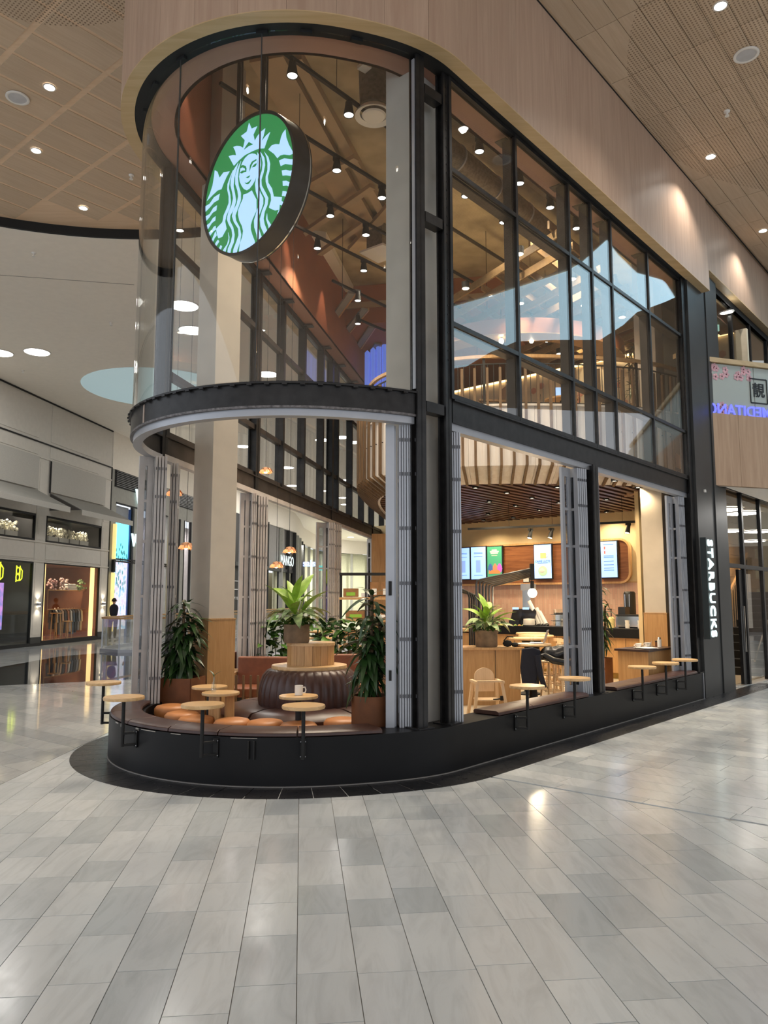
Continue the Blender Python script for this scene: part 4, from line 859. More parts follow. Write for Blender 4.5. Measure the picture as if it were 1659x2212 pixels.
# ================================================================ next shop (V / W letters), far wall
fw = struct('wall_far', 'curving far shop fronts with a white fascia band')
path = [(WL(7.62, 0).x, WL(7.62, 0).y), (WL(32, 0).x, WL(32, 0).y), (-8.3, 62), (-7.7, 66), (-7.9, 72), (-8.4, 80), (-8.0, 88), (-6.2, 95), (-2, 100), (8, 104)]
def pband(z0, z1, off, m_, name, a=0, b=None, th=.2):
    pts = [Vector((p[0], p[1], 0)) for p in path][a:b]; rows = []
    for i, p in enumerate(pts):
        d = (pts[min(i + 1, len(pts) - 1)] - pts[max(i - 1, 0)]).normalized(); nrm = Vector((d.y, -d.x, 0)); q = p + nrm * off; q2 = p + nrm * (off - th)
        rows.append([(q.x, q.y, z0), (q.x, q.y, z1), (q2.x, q2.y, z1), (q2.x, q2.y, z0)])
    m = MB(); m.sweep(rows); return obj(name, m, m_, fw)
pband(7.45, 9.3, .02, HALLW, 'fascia_band'); GREYW = mat('shop_wall_grey', (.32, .32, .29), .7)
def FB(name, s0, s1, z0, z1, d=0.0, th=.15, m_=GREYW, **k):
    m = MB(); m.box((s0 + s1) / 2, -d + th / 2, (z0 + z1) / 2, s1 - s0, th, z1 - z0); return obj(name, m, m_, fw, (W0.x, W0.y, 0), ZW, smooth=0, **k)
FB('wall', 7.62, 24.4, 6.0, 7.45); FB('wall', 24.4, 32.5, 0, 7.6, 0, .15, mat('black_shop_wall', (.012, .012, .014), .5))
for s0, s1 in ((7.62, 8.15), (10.0, 10.5), (13.9, 14.6), (15.6, 16.2), (17.2, 18.2), (22, 24.4)): FB('wall', s0, s1, 0, 6.0)
for s0, s1 in ((7.9, 10.6), (14.5, 17.4)):
    FB('vent_frame', s0, s1, 6.68, 7.45, .03, .06, BLACK)
    for k in range(9): FB('louvre', s0 + .06, s1 - .06, 6.73 + k * .08, 6.765 + k * .08, .07, .06, GREYP)
FB('glass_back', 8.1, 14, 0, 6, -1.6, .1, mat('lit_shop_back', (.45, .42, .42), .8)); FB('glass_back', 14.5, 22, 0, 6, -1.6, .1, MATS['lit_shop_back'])
for s in (9.8, 12.0, 13.2, 14.6, 15.6, 16.2, 17.2): FB('post', s - .05, s + .05, 0, 6, .02, .12, BLACK)
for z in (3.35, 3.45, 5.95): FB('rail', 8.1, 13.9, z, z + .06, .02, .1, BLACK)
for s, c in ((12.4, (.6, .3, .25)), (15.2, (.35, .12, .08)), (16.6, (.5, .42, .55)), (19, (.6, .55, .5))): FB('poster', s - .35, s + .35, 3.5, 5.8, -.3, .03, mat('poster_%d' % int(s * 10), c, .6, 0, .4, 3))
for s in (9.0, 11.5, 16, 19.5): light('shop_fill', 'AREA', WL(s, .9, 5.8), 120, (1, .95, .95), .8)
t = thing('video_wall', 'tall bright screen with blue sky and trees in the next shop', 'screen', WL(8.9, .12, 0), ZW)
for z0, z1, mm, n_ in ((4.7, 5.9, mat('ribbed_grey', (.25, .27, .3), .6), 'ribbed_top'), (3.45, 5.3, emit('screen_sky', (.18, .78, .95), 1.25), 'sky_panel'), (.35, 3.35, scr_mat('screen_trees', [(.35, .6, .85), (.85, .85, 1.0), (.75, .65, .9)], 3.5, 1.15), 'lower_panel')):
    m = MB(); m.box(0, 0 if n_ != 'ribbed_top' else .05, (z0 + z1) / 2, 1.5, .06, z1 - z0); obj(n_, m, mm, t)
m = MB(); 
for q in range(26):
    x = rf.uniform(-.7, .7); z = 3.45 + abs(rf.gauss(0, .28)); m.ball(x, -.04, z, .05, .01, .09, 6)
for q in range(30):
    x = rf.uniform(-.7, .7); z = 2.9 + rf.gauss(0, .3); m.ball(x, -.04, z - .3, .04, .01, .1, 6)
obj('tree_picture', m, emit('tree_print', (.05, .28, .30), .7), t, kind='stuff')
m = MB(); m.box(.95, -.02, 2.9, .35, .1, 5.9); obj('side_column', m, mat('deep_blue_screen', (.06, .12, .32), .3), t)
for s, l in ((7.85, 'nearer the left shop'), (14.2, 'seen left of the pillar')):
    t = thing('tube_lamp', 'tall yellow-lit up and down wall lamp ' + l, 'wall lamp', WL(s, -.12, 0), ZW, 'yellow tube wall lamps')
    m = MB(); m.box(0, 0, 3.15, .16, .12, .55); obj('body', m, BLACK, t)
    m = MB(); m.lathe([(0, 3.45), (.085, 3.45), (.085, 5.0), (0, 5.0)], 10); m.lathe([(0, .3), (.085, .3), (.085, 2.85), (0, 2.85)], 10); obj('glow_tube', m, emit('yellow_tube', (1, .78, .30), .85) if 'yellow_tube' not in MATS else MATS['yellow_tube'], t, kind='stuff')
fwl = text('lettering', 'V', 1.15, LETTER, None, WL(10.2, -.1, 6.38), (PI / 2, 0, ZW), .03, .02); tag(fwl, 'big white lit letter V high on the next shop front', 'sign')
fwl = text('lettering', 'W', .8, LETTER, None, WL(10.0, -.1, 4.4), (PI / 2, 0, ZW), .03, .02); tag(fwl, 'smaller white lit letter W below the big letter', 'sign')
# mango shop
def on_wall(s, d, z): return WL(s, d, z)
FB('dark_band', 24.4, 41, 3.9, 4.15, .3, .3, GREYP); FB('grey_screen', 32.5, 41, 4.15, 7.6, .05, .1, mat('pleated_grey', (.26, .25, .24), .8, 0, .05, 3)); FB('cream_back', 32.5, 41, 0, 3.9, -1.2, .1, mat('cream_back', (.70, .60, .48), .8))
for s in (33, 36.5, 40.9): FB('post', s - .12, s + .12, 0, 7.6, .1, .2, BLACK)
tx = text('lettering', 'MANGO', 1.15, LETTER, None, WL(37.3, -.5, 4.78), (PI / 2, 0, ZW), .008, .0, 1.0); tag(tx, 'white lit letters of the fashion shop seen between hanging lamps', 'sign')
tx = text('lettering', 'VILA', .30, mat('grey_letter', (.5, .5, .5), .6), None, WL(25.6, -.06, 1.75), (PI / 2, 0, ZW), .01, 0, 2.2, 1.3); tag(tx, 'small grey letters on the black far shop wall', 'sign')
m = MB(); m.box(0, 0, 2.9, 1.6, .03, .05); m.box(0, 0, 2.35, 1.6, .03, .05); tag(obj('sign_lines', m, MATS['grey_letter'], None, WL(25.6, -.04, 0), ZW), 'two thin grey lines of small print on the black wall', 'sign', kind='stuff')
YW = mat('pale_shop_glow', (.62, .62, .45), .6)
for a, (s0, z1) in enumerate(((2, 7.45),)): pband(0, 7.45, -.6, YW, 'shop_glass', 2, None, .1)
for i in range(2, 9):
    for f_ in (0, .5):
        p = Vector(path[i]) .lerp(Vector(path[min(i + 1, 9)]), f_) if i < 9 else Vector(path[9])
        m = MB(); m.box(0, 0, 3.7, .3, .3, 7.4); obj('post', m, BLACK if (i + int(f_ * 2)) % 2 else GREYW, fw, (p.x, p.y, 0))
for (xa, ya), (xb, yb) in (((2.4, 25.5), (6.5, 45)), ((6.5, 45), (9, 75)), ((9, 75), (9, 104))):
    m = MB(); m.bar((xa, ya, 4.6), (xb, yb, 4.6), .2, 9.2); obj('hall_side', m, mat('hall_side_wall', (.30, .27, .235), .6) if 'hall_side_wall' not in MATS else MATS['hall_side_wall'], fw)
m = MB(); m.box(-4.5, 104.3, 4.4, 3.2, .3, 9.2); m.box(2.5, 99, 4.4, 3.5, .3, 9.2); obj('dark_wall', m, BLACK, fw)
for x, y in ((-8.9, 76), (-5.6, 90), (0, 95)): light('shop_fill', 'AREA', (x + 1.2, y, 7.0), 900, (1, .98, .85), 1.5)
t = thing('exit_sign', 'small lit green and white exit sign in the far hall', 'sign', (-4.9, 62, 4.2)); m = MB(); m.box(0, 0, 0, .7, .08, .4); obj('panel', m, emit('exit_green', (.3, .95, .8), 1.2), t); m = MB(); m.box(0, 0, .9, .04, .04, 1.4); obj('stem', m, BLACK, t)
t = thing('blue_sign', 'small blue lit lettering of a far shop', 'sign', (-7.4, 78, 5.3)); t2 = text('lettering', 'salsa', .9, emit('blue_letter', (.12, .2, .9), 1.5), t, (0, 0, 0), (PI / 2, 0, 0), .03, .02)

# balustrade of the floor opening
bl = thing('balustrade', 'glass balustrade with wood handrail round the floor opening', 'balustrade')
bp = [(-6.2, 52), (-7.8, 40), (-9.3, 28.5), (-9.5, 26.6), (-9.2, 25.4), (-8.4, 24.7), (-7.4, 25.0), (-6.7, 27), (-6.2, 32), (-5.6, 38), (-4.4, 48)]
def off_path(pts, off): 
    out = []
    for i, p in enumerate(pts):
        d = (Vector(pts[min(i + 1, len(pts) - 1)]) - Vector(pts[max(i - 1, 0)])).normalized(); out.append((p[0] + d.y * off, p[1] - d.x * off))
    return out
def strip(pts, z0, z1, w_, m_, name, par):
    a, b = off_path(pts, w_ / 2), off_path(pts, -w_ / 2); m = MB(); m.sweep([[(p[0], p[1], z0), (p[0], p[1], z1), (q[0], q[1], z1), (q[0], q[1], z0)] for p, q in zip(a, b)]); return obj(name, m, m_, par)
strip(bp, 1.05, 1.11, .1, OAK, 'handrail', bl); strip(bp, 0, .10, .14, ALU, 'base_rail', bl)
for i in range(len(bp) - 1): strip([bp[i], bp[i + 1]], .1, 1.05, .015, GLASSD if i < 3 else GLASS, 'pane', bl)
m = MB()
for i, p in enumerate(bp): m.box(p[0], p[1], .55, .04, .04, 1.0)
obj('post', m, ALU, bl, kind='stuff')

# person walking away
def skin_body(name, chains, m_, parent, sub=1):
    vs = []; es = []; rad = []; idx = {}
    for ch in chains:
        prev = None
        for (x, y, z, r_) in ch:
            k = (round(x, 4), round(y, 4), round(z, 4))
            if k not in idx: idx[k] = len(vs); vs.append((x, y, z)); rad.append(r_)
            i = idx[k]
            if prev is not None and prev != i: es.append((prev, i))
            prev = i
    me = bpy.data.meshes.new(name); me.from_pydata(vs, es, []); me.materials.append(m_)
    o = bpy.data.objects.new(name, me); C.objects.link(o); o.parent = parent
    sk = o.modifiers.new('skin', 'SKIN'); sk.use_smooth_shade = True
    for i, r_ in enumerate(rad): me.skin_vertices[0].data[i].radius = (r_, r_) if not isinstance(r_, tuple) else r_
    me.skin_vertices[0].data[0].use_root = True
    sb = o.modifiers.new('sub', 'SUBSURF'); sb.levels = sub; sb.render_levels = sub
    return o
pp = at(243, 1385, 0); ps = thing('person', 'person in a dark navy top and khaki trousers seen from behind', 'person', pp, R(4)); ps.scale = (1.14, 1.08, 1.02)
kk = 1.0
skin_body('trousers', [[(0, 0, .93, (.15, .11)), (-.09, 0, .88, .095), (-.10, -.02, .5, .065), (-.11, .03, .09, .05)], [(0, 0, .93, (.15, .11)), (.09, 0, .88, .095), (.06, .06, .5, .065), (.03, .16, .11, .05)]], CLOTH_B, ps)
skin_body('top', [[(0, 0, .95, (.155, .115)), (0, .01, 1.12, (.15, .11)), (0, .02, 1.32, (.19, .12)), (0, .02, 1.42, (.13, .09)), (0, .02, 1.47, .06)],
                  [(0, .02, 1.38, (.16, .1)), (-.2, .02, 1.38, .065), (-.29, .03, 1.14, .052), (-.27, .15, .94, .042)], [(0, .02, 1.38, (.16, .1)), (.2, .02, 1.38, .065), (.31, .0, 1.16, .052), (.36, .10, .95, .042)]], CLOTH_N, ps)
skin_body('head', [[(0, .02, 1.45, .05), (0, .02, 1.52, .052), (0, .03, 1.60, (.072, .085)), (0, .03, 1.66, (.062, .075))]], SKIN, ps, 2)
m = MB(); m.ball(0, .018, 1.625, .083, .098, .085, 12); obj('hair', m, HAIR, ps)
m = MB(); m.ball(-.083, .03, 1.59, .014, .022, .034, 8); obj('ear', m, SKIN, ps); m = MB(); m.ball(.083, .03, 1.59, .014, .022, .034, 8); obj('ear', m, SKIN, ps)
for (x, y, z, sx_) in ((-.265, .19, .90, -1), (.37, .14, .91, 1)):
    ch = [[(x, y - .05, z + .06, .03), (x, y, z, (.036, .018)), (x, y + .01, z - .045, (.034, .015))]]
    for f_ in range(4): ch.append([(x, y + .01, z - .045, (.034, .015)), (x, y - .015 + f_ * .016, z - .085, .009), (x, y - .012 + f_ * .016, z - .115 + .004 * abs(f_ - 1.5), .008)])
    ch.append([(x, y, z, (.036, .018)), (x - sx_ * .01, y + .04, z - .03, .010), (x - sx_ * .015, y + .05, z - .06, .009)])
    skin_body('hand', ch, SKIN, ps)
for x, y, r_ in ((-.11, .05, 0), (.03, .18, -10)): m = MB(); m.ball(x, y + .04, .04, .05, .13, .045, 10); obj('shoe', m, PAPER, ps)
# ================================================================ plants
def leaf_mesh(L, W, droop=.3, fold=.25, n=6, stalk=0.0, tip=1.0):
    m = MB(); vs = []; fs = []
    for i in range(n + 1):
        t = i / n; x = stalk + L * t; wd = W * math.sin(PI * min(1, t ** .8 * .96 + .04)) ** .8 / 2
        z = -droop * L * t * t + (.0)
        for k in (-1, 0, 1): vs.append((x * math.cos(droop * t * .6), k * wd, z + abs(k) * wd * fold))
    for i in range(n):
        for k in range(2): a = i * 3 + k; fs.append((a, a + 1, a + 4, a + 3))
    m.add(vs, fs)
    if stalk: m.tube([(0, 0, 0), (stalk * .5, 0, .01), (stalk, 0, 0)], .004, 4)
    me = m.mesh('leaf'); return me
def leafset(specs, m_): 
    out = []
    for s in specs: me = leaf_mesh(*s); me.materials.append(m_); out.append(me)
    return out
DRAC = leafset([(.25, .062, .9), (.21, .058, .7), (.27, .06, 1.2), (.18, .05, .4)], GREEN_D)
BROAD = leafset([(.17, .10, .35), (.13, .085, .2), (.2, .11, .6)], GREEN_M)
BROADD = leafset([(.17, .10, .35), (.13, .085, .2), (.2, .11, .6)], GREEN_D)
BIGL = leafset([(.36, .11, .3, .3, 8, .12), (.30, .10, .5, .3, 8, .15)], GREEN_L)
VEIN = leafset([(.26, .12, .6, .25, 8, .12), (.22, .11, .8, .25, 8, .12)], GREEN_V)
LANC = leafset([(.22, .035, .5), (.18, .03, .3)], GREEN_D)
rp = random.Random(11)
def put(me, par, p, az, el, roll=0, k=1.0, name='leaf'):
    o = bpy.data.objects.new(name, me); C.objects.link(o); o.parent = par; o.location = p
    o.rotation_euler = Euler((roll, -el, az), 'XYZ'); o.scale = (k, k, k); return o
def dracaena(p, h, n, lab, grp, spread=1.0, zpot=.72, pot=None, k=1.0, canes=((0, 0, 1),)):
    t = thing('potted_dracaena', lab, 'plant', p, 0, grp)
    for ci, (cx, cy, f_) in enumerate(canes):
        hh = h * f_; m = MB(); m.tube([(cx * .5, cy * .5, 0), (cx, cy, hh * .5), (cx * 1.2, cy * 1.2, hh)], .018, 7); obj('cane', m, BARK, t)
        q = n // len(canes)
        for i in range(q):
            f = (i + .5) / q; z = hh * (.22 + .78 * f); az = i * 2.4 + ci; el = rp.uniform(-.35, .55) + .75 * f ** 4
            put(rp.choice(DRAC), t, (cx * (.5 + .7 * f), cy * (.5 + .7 * f), z), az, el, rp.uniform(-.3, .3), spread * rp.uniform(.8, 1.2))
    return t
def planter_box(p, a, h, lab, rz=0.0, round_=False):
    t = thing('planter', lab, 'planter', (p[0], p[1], 0), rz); m = MB()
    if round_: m.lathe([(a, 0), (a, h), (a - .02, h), (a - .02, h - .06)], 40); m.lathe([(0, 0), (a, 0)], 40)
    else:
        for x, y, sx, sy in ((0, -a / 2, a, .02), (0, a / 2, a, .02), (-a / 2, 0, .02, a), (a / 2, 0, .02, a)): m.box(x, y, h / 2, sx, sy, h)
    obj('shell', m, CORTEN, t)
    m = MB(); m.lathe([(0, h - .09), (a - .03 if round_ else a / 2, h - .09), (a - .03 if round_ else a / 2, h - .05), (0, h - .05)], 24 if round_ else 4); obj('soil', m, SOIL, t); return t
# big planters beside the nose
pl = deep(393, 1480, 9.75); planter_box(pl, .42, .72, 'square rust brown planter left of the oak clad pillar', ZL)
dracaena((pl.x, pl.y, .62), 1.02, 200, 'dark green dracaena in the square planter by the pillar', 'dark dracaenas beside the curved bench', 1.05, canes=((0, 0, 1), (.08, .05, .8), (-.09, .02, .62)))
prr = deep(803, 1500, 7.95); planter_box(prr, .205, .72, 'round rust brown planter beside the silver folding doors', 0, True)
dracaena((prr.x, prr.y, .62), 1.12, 220, 'tall dark green dracaena in the round planter', 'dark dracaenas beside the curved bench', .95, canes=((0, 0, 1), (.07, .04, .78), (-.06, -.03, .6)))
prd = F(7.35, .35); planter_box(prd, .3, .6, 'rust brown planter behind the small side counter', ZR)
dracaena((prd.x, prd.y, .5), 1.45, 110, 'slender dracaena behind the side counter at the right', 'green dracaenas in the cafe', .9, canes=((0, 0, 1), (.1, .05, .7)))
# round centre seat
CS = Vector((-.90, 9.42, 0))
cs = thing('centre_seat', 'round dark leather seat with a fluted back and stepped oak top', 'seat', CS)
m = MB(); m.lathe([(0, 0), (.78, 0), (.78, .30), (0, .30)], 48); obj('plinth', m, BLACK, cs)
for k in range(5):
    a0, a1 = 18 + k * 72 + 1, 18 + (k + 1) * 72 - 1; n = 14
    m = MB(); m.lathe([(.50, .30), (.95, .29), (1.04, .33), (1.05, .38), (1.0, .43), (.8, .455), (.50, .45), (.50, .30)], n, a0=a0, a1=a1, lobes=lambda kk, j, n=n: 1 - .05 * abs(2 * kk / n - 1) ** 3 if 0 < j < 6 else 1)
    obj('seat_cushion', m, LEATHER_D, cs)
def flute(kk, j): return 1 + .026 * abs(math.sin(kk * PI / 6)) ** .7 - .015
m = MB(); m.lathe([(.590, .42), (.605, .50), (.602, .60), (.585, .70), (.55, .79), (.50, .845), (.44, .865)], 192, lobes=flute); obj('fluted_back', m, LEATHER_D, cs, smooth=30)
m = MB(); m.lathe([(0, .85), (.45, .85), (.455, .875), (.45, .90), (0, .90)], 64); obj('round_shelf', m, OAKH, cs)
for k in range(18):
    a = R(k * 20); m = MB(); m.lathe([(.255, .90), (.285, .90), (.285, 1.14), (.255, 1.14), (.255, .90)], 4, a0=k * 20 + .4, a1=k * 20 + 19.6); obj('stave', m, OAK, cs, (.01, .05, 0), smooth=0)
m = MB(); m.lathe([(0, 1.13), (.295, 1.13), (.295, 1.165), (0, 1.165)], 48); obj('top_board', m, OAKH, cs, (.01, .05, 0))
def pot_plant(p, r, h, lab, potlab, big=12, vein=14, fern=60, hh=.5):
    t = thing('clay_pot', potlab, 'pot', p); m = MB(); m.lathe([(0, 0), (r * .93, 0), (r, .02), (r, h - .03), (r * 1.04, h - .03), (r * 1.04, h), (r * .92, h), (r * .92, h - .05), (0, h - .05)], 36); obj('pot_shell', m, CLAY, t)
    t = thing('leafy_plant', lab, 'plant', (p[0], p[1], p[2] + h - .05))
    for i in range(big): put(rp.choice(BIGL), t, (rp.uniform(-.03, .03), rp.uniform(-.03, .03), .06 + hh * .35 * rp.random()), i * 2.4, rp.uniform(.45, 1.35), rp.uniform(-.4, .4), rp.uniform(.7, 1.1) * hh / .45)
    for i in range(vein): put(rp.choice(VEIN), t, (rp.uniform(-.04, .04), rp.uniform(-.04, .04), .05 + .14 * rp.random()), i * 2.4 + 1, rp.uniform(.05, .6), rp.uniform(-.3, .3), rp.uniform(.8, 1.1) * hh / .45)
    m = MB()
    for i in range(12): a = i * .53; m.tube([(0, 0, 0), (.05 * math.cos(a), .05 * math.sin(a), hh * .35), (.12 * math.cos(a), .12 * math.sin(a), hh * .62)], .007, 5)
    obj('stem', m, STEM, t, kind='stuff'); m = MB()
    for i in range(fern):
        a = rp.uniform(0, 6.28); q = rp.uniform(.3, 1.25) * r; x, y, z = q * math.cos(a), q * math.sin(a), .03 + rp.uniform(0, .09)
        for j in range(5): b = a + rp.uniform(-.9, .9); L = .05; m.add([(x, y, z), (x + L * math.cos(b), y + L * math.sin(b), z + rp.uniform(-.02, .03)), (x + L * .8 * math.cos(b + .5), y + L * .8 * math.sin(b + .5), z + rp.uniform(-.02, .02))], [(0, 1, 2)])
    obj('fern', m, GREEN_M, t, kind='stuff'); return t
pot_plant((CS.x - .15, CS.y - .08, 1.165), .155, .22, 'lush bright green and veined plant on top of the round seat', 'weathered round clay pot on the stepped oak top', 13, 20, 110, .52)
# tan stools
def tan_stool(p, lab):
    t = thing('round_stool', lab, 'stool', (p.x, p.y, 0), 0, 'low round tan leather stools'); r = .185
    m = MB(); m.lathe([(0, .34), (r, .34), (r + .008, .37), (r + .006, .42), (r - .02, .45), (r * .6, .462), (0, .465)], 36); obj('seat_pad', m, LEATHER_O, t)
    m = MB(); m.lathe([(0, .02), (r - .01, .02), (r, .04), (r, .335), (0, .335)], 36); obj('drum', m, LEATHER_O, t); m = MB(); m.lathe([(0, 0), (r - .03, 0), (r - .03, .02), (0, .02)], 24); obj('foot', m, BLACK, t)
for x, y, l in ((370, 1522, 'furthest left, beside the square planter'), (394, 1537, 'second from the left'), (424, 1547, 'third from the left, behind a clamp table'), (502, 1552, 'left one of the middle pair'), (574, 1555, 'right one of the middle pair'), (645, 1560, 'in front of the mug table'), (739, 1551, 'beside the round planter')):
    q = at(x, y, .46); tan_stool(q, 'low tan leather stool ' + l)
# inner low tables
def low_table(p, z, lab, plank=True):
    t = thing('round_table', lab, 'table', (p.x, p.y, 0), 0, 'small round tables inside the curved bench'); m = MB(); m.lathe([(0, z - .026), (.196, z - .026), (.2, z - .013), (.196, z), (0, z)], 44); obj('tabletop', m, OAKH, t)
    if plank:
        for a in (.5, 2.4, 4.5): m = MB(); m.box(.10 * math.cos(a), .10 * math.sin(a), (z - .03) / 2, .13, .03, z - .03, a + .6); obj('leg', m, OAK, t)
    else: m = MB(); m.tube([(0, 0, 0), (0, 0, z - .026)], .032, 12); obj('pole', m, BLACK, t); m = MB(); m.lathe([(0, 0), (.14, 0), (.14, .012), (0, .014)], 30); obj('base', m, BLACK, t)
    return t
q1 = at(453, 1482, .71); low_table(q1, .71, 'small round oak table under the glass vase, the rear one', False)
q2 = at(477, 1495, .70); low_table(q2, .70, 'small round oak table on three plank legs, in front of the vase')
q3 = at(645, 1502, .71); low_table(q3, .71, 'small round oak table carrying the white mug', False)
t = thing('mug', 'white mug with its handle to the right on a round table', 'mug', (q3.x, q3.y + .02, .712)); m = MB(); m.lathe([(0, 0), (.040, 0), (.042, .01), (.043, .095), (.039, .095), (.038, .012), (0, .012)], 28); obj('cup', m, PORC, t)
m = MB(); m.tube([(.040, 0, .075), (.062, 0, .078), (.072, 0, .05), (.062, 0, .022), (.041, 0, .02)], .006, 8); obj('handle', m, PORC, t)
for dx, dy, h, l, lf in ((-.05, .03, .15, 'clear glass bottle vase with two dark leaves', 1), (.0, -.06, .09, 'smaller clear glass jar beside the vase', 0)):
    b_ = q2 if not lf else q2; t = thing('glass_vase', l, 'vase', (q2.x - .08 + dx * .3, q2.y + .06 + dy, .702)); m = MB(); m.lathe([(0, 0), (.026, 0), (.028, .02), (.026, h * .5), (.011, h * .72), (.011, h), (.009, h), (.009, h * .7), (.022, h * .5), (.024, .02), (0, .008)], 20); obj('bottle', m, GLASS, t)
    if lf:
        for az, el in ((2.6, 1.1), (.3, 1.0)): put(DRAC[3], t, (0, 0, h), az, el, 0, .55)
        m = MB(); m.tube([(0, 0, .02), (0, 0, h + .03)], .003, 5); obj('stem', m, GREEN_M, t)
# clamp tables
def find_th(px, r, z, lo=1900):
    best = min(range(lo, 3200), key=lambda a: abs(829.5 + FPX * (P(a / 10, r).x) / (P(a / 10, r).y * math.cos(PITCH) + (z - EYE) * math.sin(PITCH)) - px) + (0 if P(a / 10, r).y < CY + .4 else 999)); return best / 10
def find_s(px, v, z):
    return min([k / 100 for k in range(0, 800)], key=lambda s: abs(829.5 + FPX * F(s, v).x / (F(s, v).y * math.cos(PITCH) + (z - EYE) * math.sin(PITCH)) - px))
def clamp_table(p, rz, lab, z=.745, turn=0.0):
    t = thing('clamp_table', lab, 'table', (p.x, p.y, 0), rz, 'small round tables clamped to the outside of the kerb')   # local +y points to the kerb
    m = MB(); m.lathe([(0, z - .03), (.19, z - .03), (.195, z - .015), (.19, z), (0, z)], 44); obj('tabletop', m, OAKH, t)
    m = MB(); m.tube([(0, 0, .27), (0, 0, z - .03)], .017, 12); obj('pole', m, BLACK, t); m = MB(); m.lathe([(0, z - .036), (.07, z - .036), (.07, z - .03), (0, z - .03)], 20); obj('top_plate', m, BLACK, t)
    for zz in (.285, .395): m = MB(); m.bar((0, 0, zz), (turn, .105, zz), .028, .022); obj('arm', m, BLACK, t)
    m = MB(); m.box(turn, .11, .34, .05, .010, .17); obj('wall_plate', m, BLACK, t)
    m = MB()
    for dx, dz in ((-.035, -.065), (.035, -.065), (-.035, .065), (.035, .065)): m.ball(turn + dx * .6, .104, .34 + dz, .006, n=6)
    obj('bolt', m, ALU, t, kind='stuff'); return t
for px, l, tn in ((222, 'furthest left of the clamp tables', .0), (266, 'second from the left, outside the bench', .05), (437, 'third from left, before tan stools', .08), (655, 'fourth from left, before the mug table', 0)):
    th = find_th(px, 2.26, .5, 1850 if px < 240 else 2080); clamp_table(P(th, 2.26), R(th) + PI / 2, 'round oak table clamped to the kerb, ' + l, turn=tn)
for px, l in ((1140, 'nearest of five on the straight side'), (1242, 'second of five on the straight side'), (1388, 'third of five on the straight side'), (1439, 'fourth of five on the straight side'), (1481, 'last of five, beside the grey panel')):
    clamp_table(F(find_s(px, 2.36, .5), 2.36), ZR, 'round oak table clamped to the kerb, ' + l, turn=-.06)

# ================================================================ mezzanine balcony
SPL = [(6.4, 14.9), (5.0, 14.0), (3.5, 13.65), (2.0, 13.62), (.9, 13.95), (.0, 14.7), (-.42, 15.7), (-.5, 17.2), (-.35, 19.2), (-.1, 21.2), (.2, 23.5)]
def crom(pts, n=14):
    out = []
    for i in range(len(pts) - 1):
        p0, p1, p2, p3 = [Vector(pts[max(0, min(len(pts) - 1, i + k))]) for k in (-1, 0, 1, 2)]
        for k in range(n):
            t = k / n; out.append(.5 * ((2 * p1) + (p2 - p0) * t + (2 * p0 - 5 * p1 + 4 * p2 - p3) * t * t + (3 * p1 - p0 - 3 * p2 + p3) * t ** 3))
    out.append(Vector(pts[-1])); return out
SC = crom(SPL); SL = [0]
for a, b in zip(SC[:-1], SC[1:]): SL.append(SL[-1] + (b - a).length)
def spl(d, off=0.0):
    for i in range(len(SL) - 1):
        if SL[i + 1] >= d or i == len(SL) - 2:
            f = (d - SL[i]) / (SL[i + 1] - SL[i]); p = SC[i].lerp(SC[i + 1], f); a = SC[max(i - 1, 0)]; b = SC[min(i + 2, len(SC) - 1)]; g = (b - a).normalized()
            return Vector((p.x - g.y * off, p.y + g.x * off)), math.atan2(g.y, g.x)          # off>0 : towards the hall (outwards)
# outward check: heading -x along the front, outward is -y
def sgn():
    p, _ = spl(5, 1.0); q, _ = spl(5, 0); return -1 if p.y > q.y else 1
OS = sgn()
mz = struct('balcony', 'curved upper floor edge with whitewashed boards and timber ribs')
n_ = 90; Lt = SL[-1]
def sband(prof, m_, name, a=0, b=None, k=90, **kw):
    b = b or Lt; m = MB(); rows = []
    for i in range(k + 1):
        d = a + (b - a) * i / k; rows.append([(*spl(d, OS * o)[0], z) for o, z in prof])
    m.sweep(rows); return obj(name, m, m_, mz, **kw)
NBD = 40
for i in range(NBD):
    a, b = Lt * i / NBD, Lt * (i + 1) / NBD - .006
    sband([(-.42, 3.82), (-.42, 3.80), (0, 4.07), (0, 5.18), (-.05, 5.18), (-.05, 4.1)], BALW, 'board', a, b, 3)
sband([(.03, 5.16), (.03, 5.20), (-.2, 5.20), (-.2, 5.16)], BALW, 'cap')
RM = {}
for i in range(int(Lt / .225)):
    d = .11 + i * .225; p, g = spl(d, OS * .07); q, _ = spl(d, OS * -.36)
    m = MB(); m.bar((p.x, p.y, 4.06), (p.x, p.y, 5.86), .05, .045, (math.cos(g), math.sin(g), 0)); m.bar((p.x, p.y, 4.08), (q.x, q.y, 3.78), .045, .05)
    obj('rib', m, RIBW, mz)
sband([(-.10, 6.10), (-.10, 6.16), (-.17, 6.16), (-.17, 6.10)], OAK, 'handrail')
sband([(-.12, 5.98), (-.12, 6.0), (-.15, 6.0), (-.15, 5.98)], BLACK, 'top_rail'); sband([(-.12, 5.24), (-.12, 5.26), (-.15, 5.26), (-.15, 5.24)], BLACK, 'bottom_rail')
m = MB()
for i in range(int(Lt / .115)): p, g = spl(i * .115, OS * -.135); m.box(p.x, p.y, 5.62, .012, .012, .74)
obj('baluster', m, BLACK, mz, kind='stuff')
for i in range(int(Lt / 1.5)): p, g = spl(i * 1.5 + .4, OS * -.135); m = MB(); m.box(p.x, p.y, 5.65, .05, .03, .94, g); obj('rail_post', m, BLACK, mz)
m = MB()
for i in range(int(Lt / .225)): p, g = spl(.11 + i * .225, OS * .07); q, _ = spl(.11 + i * .225, OS * -.02); m.bar((p.x, p.y, 4.72), (q.x, q.y, 4.72), .012, .012)
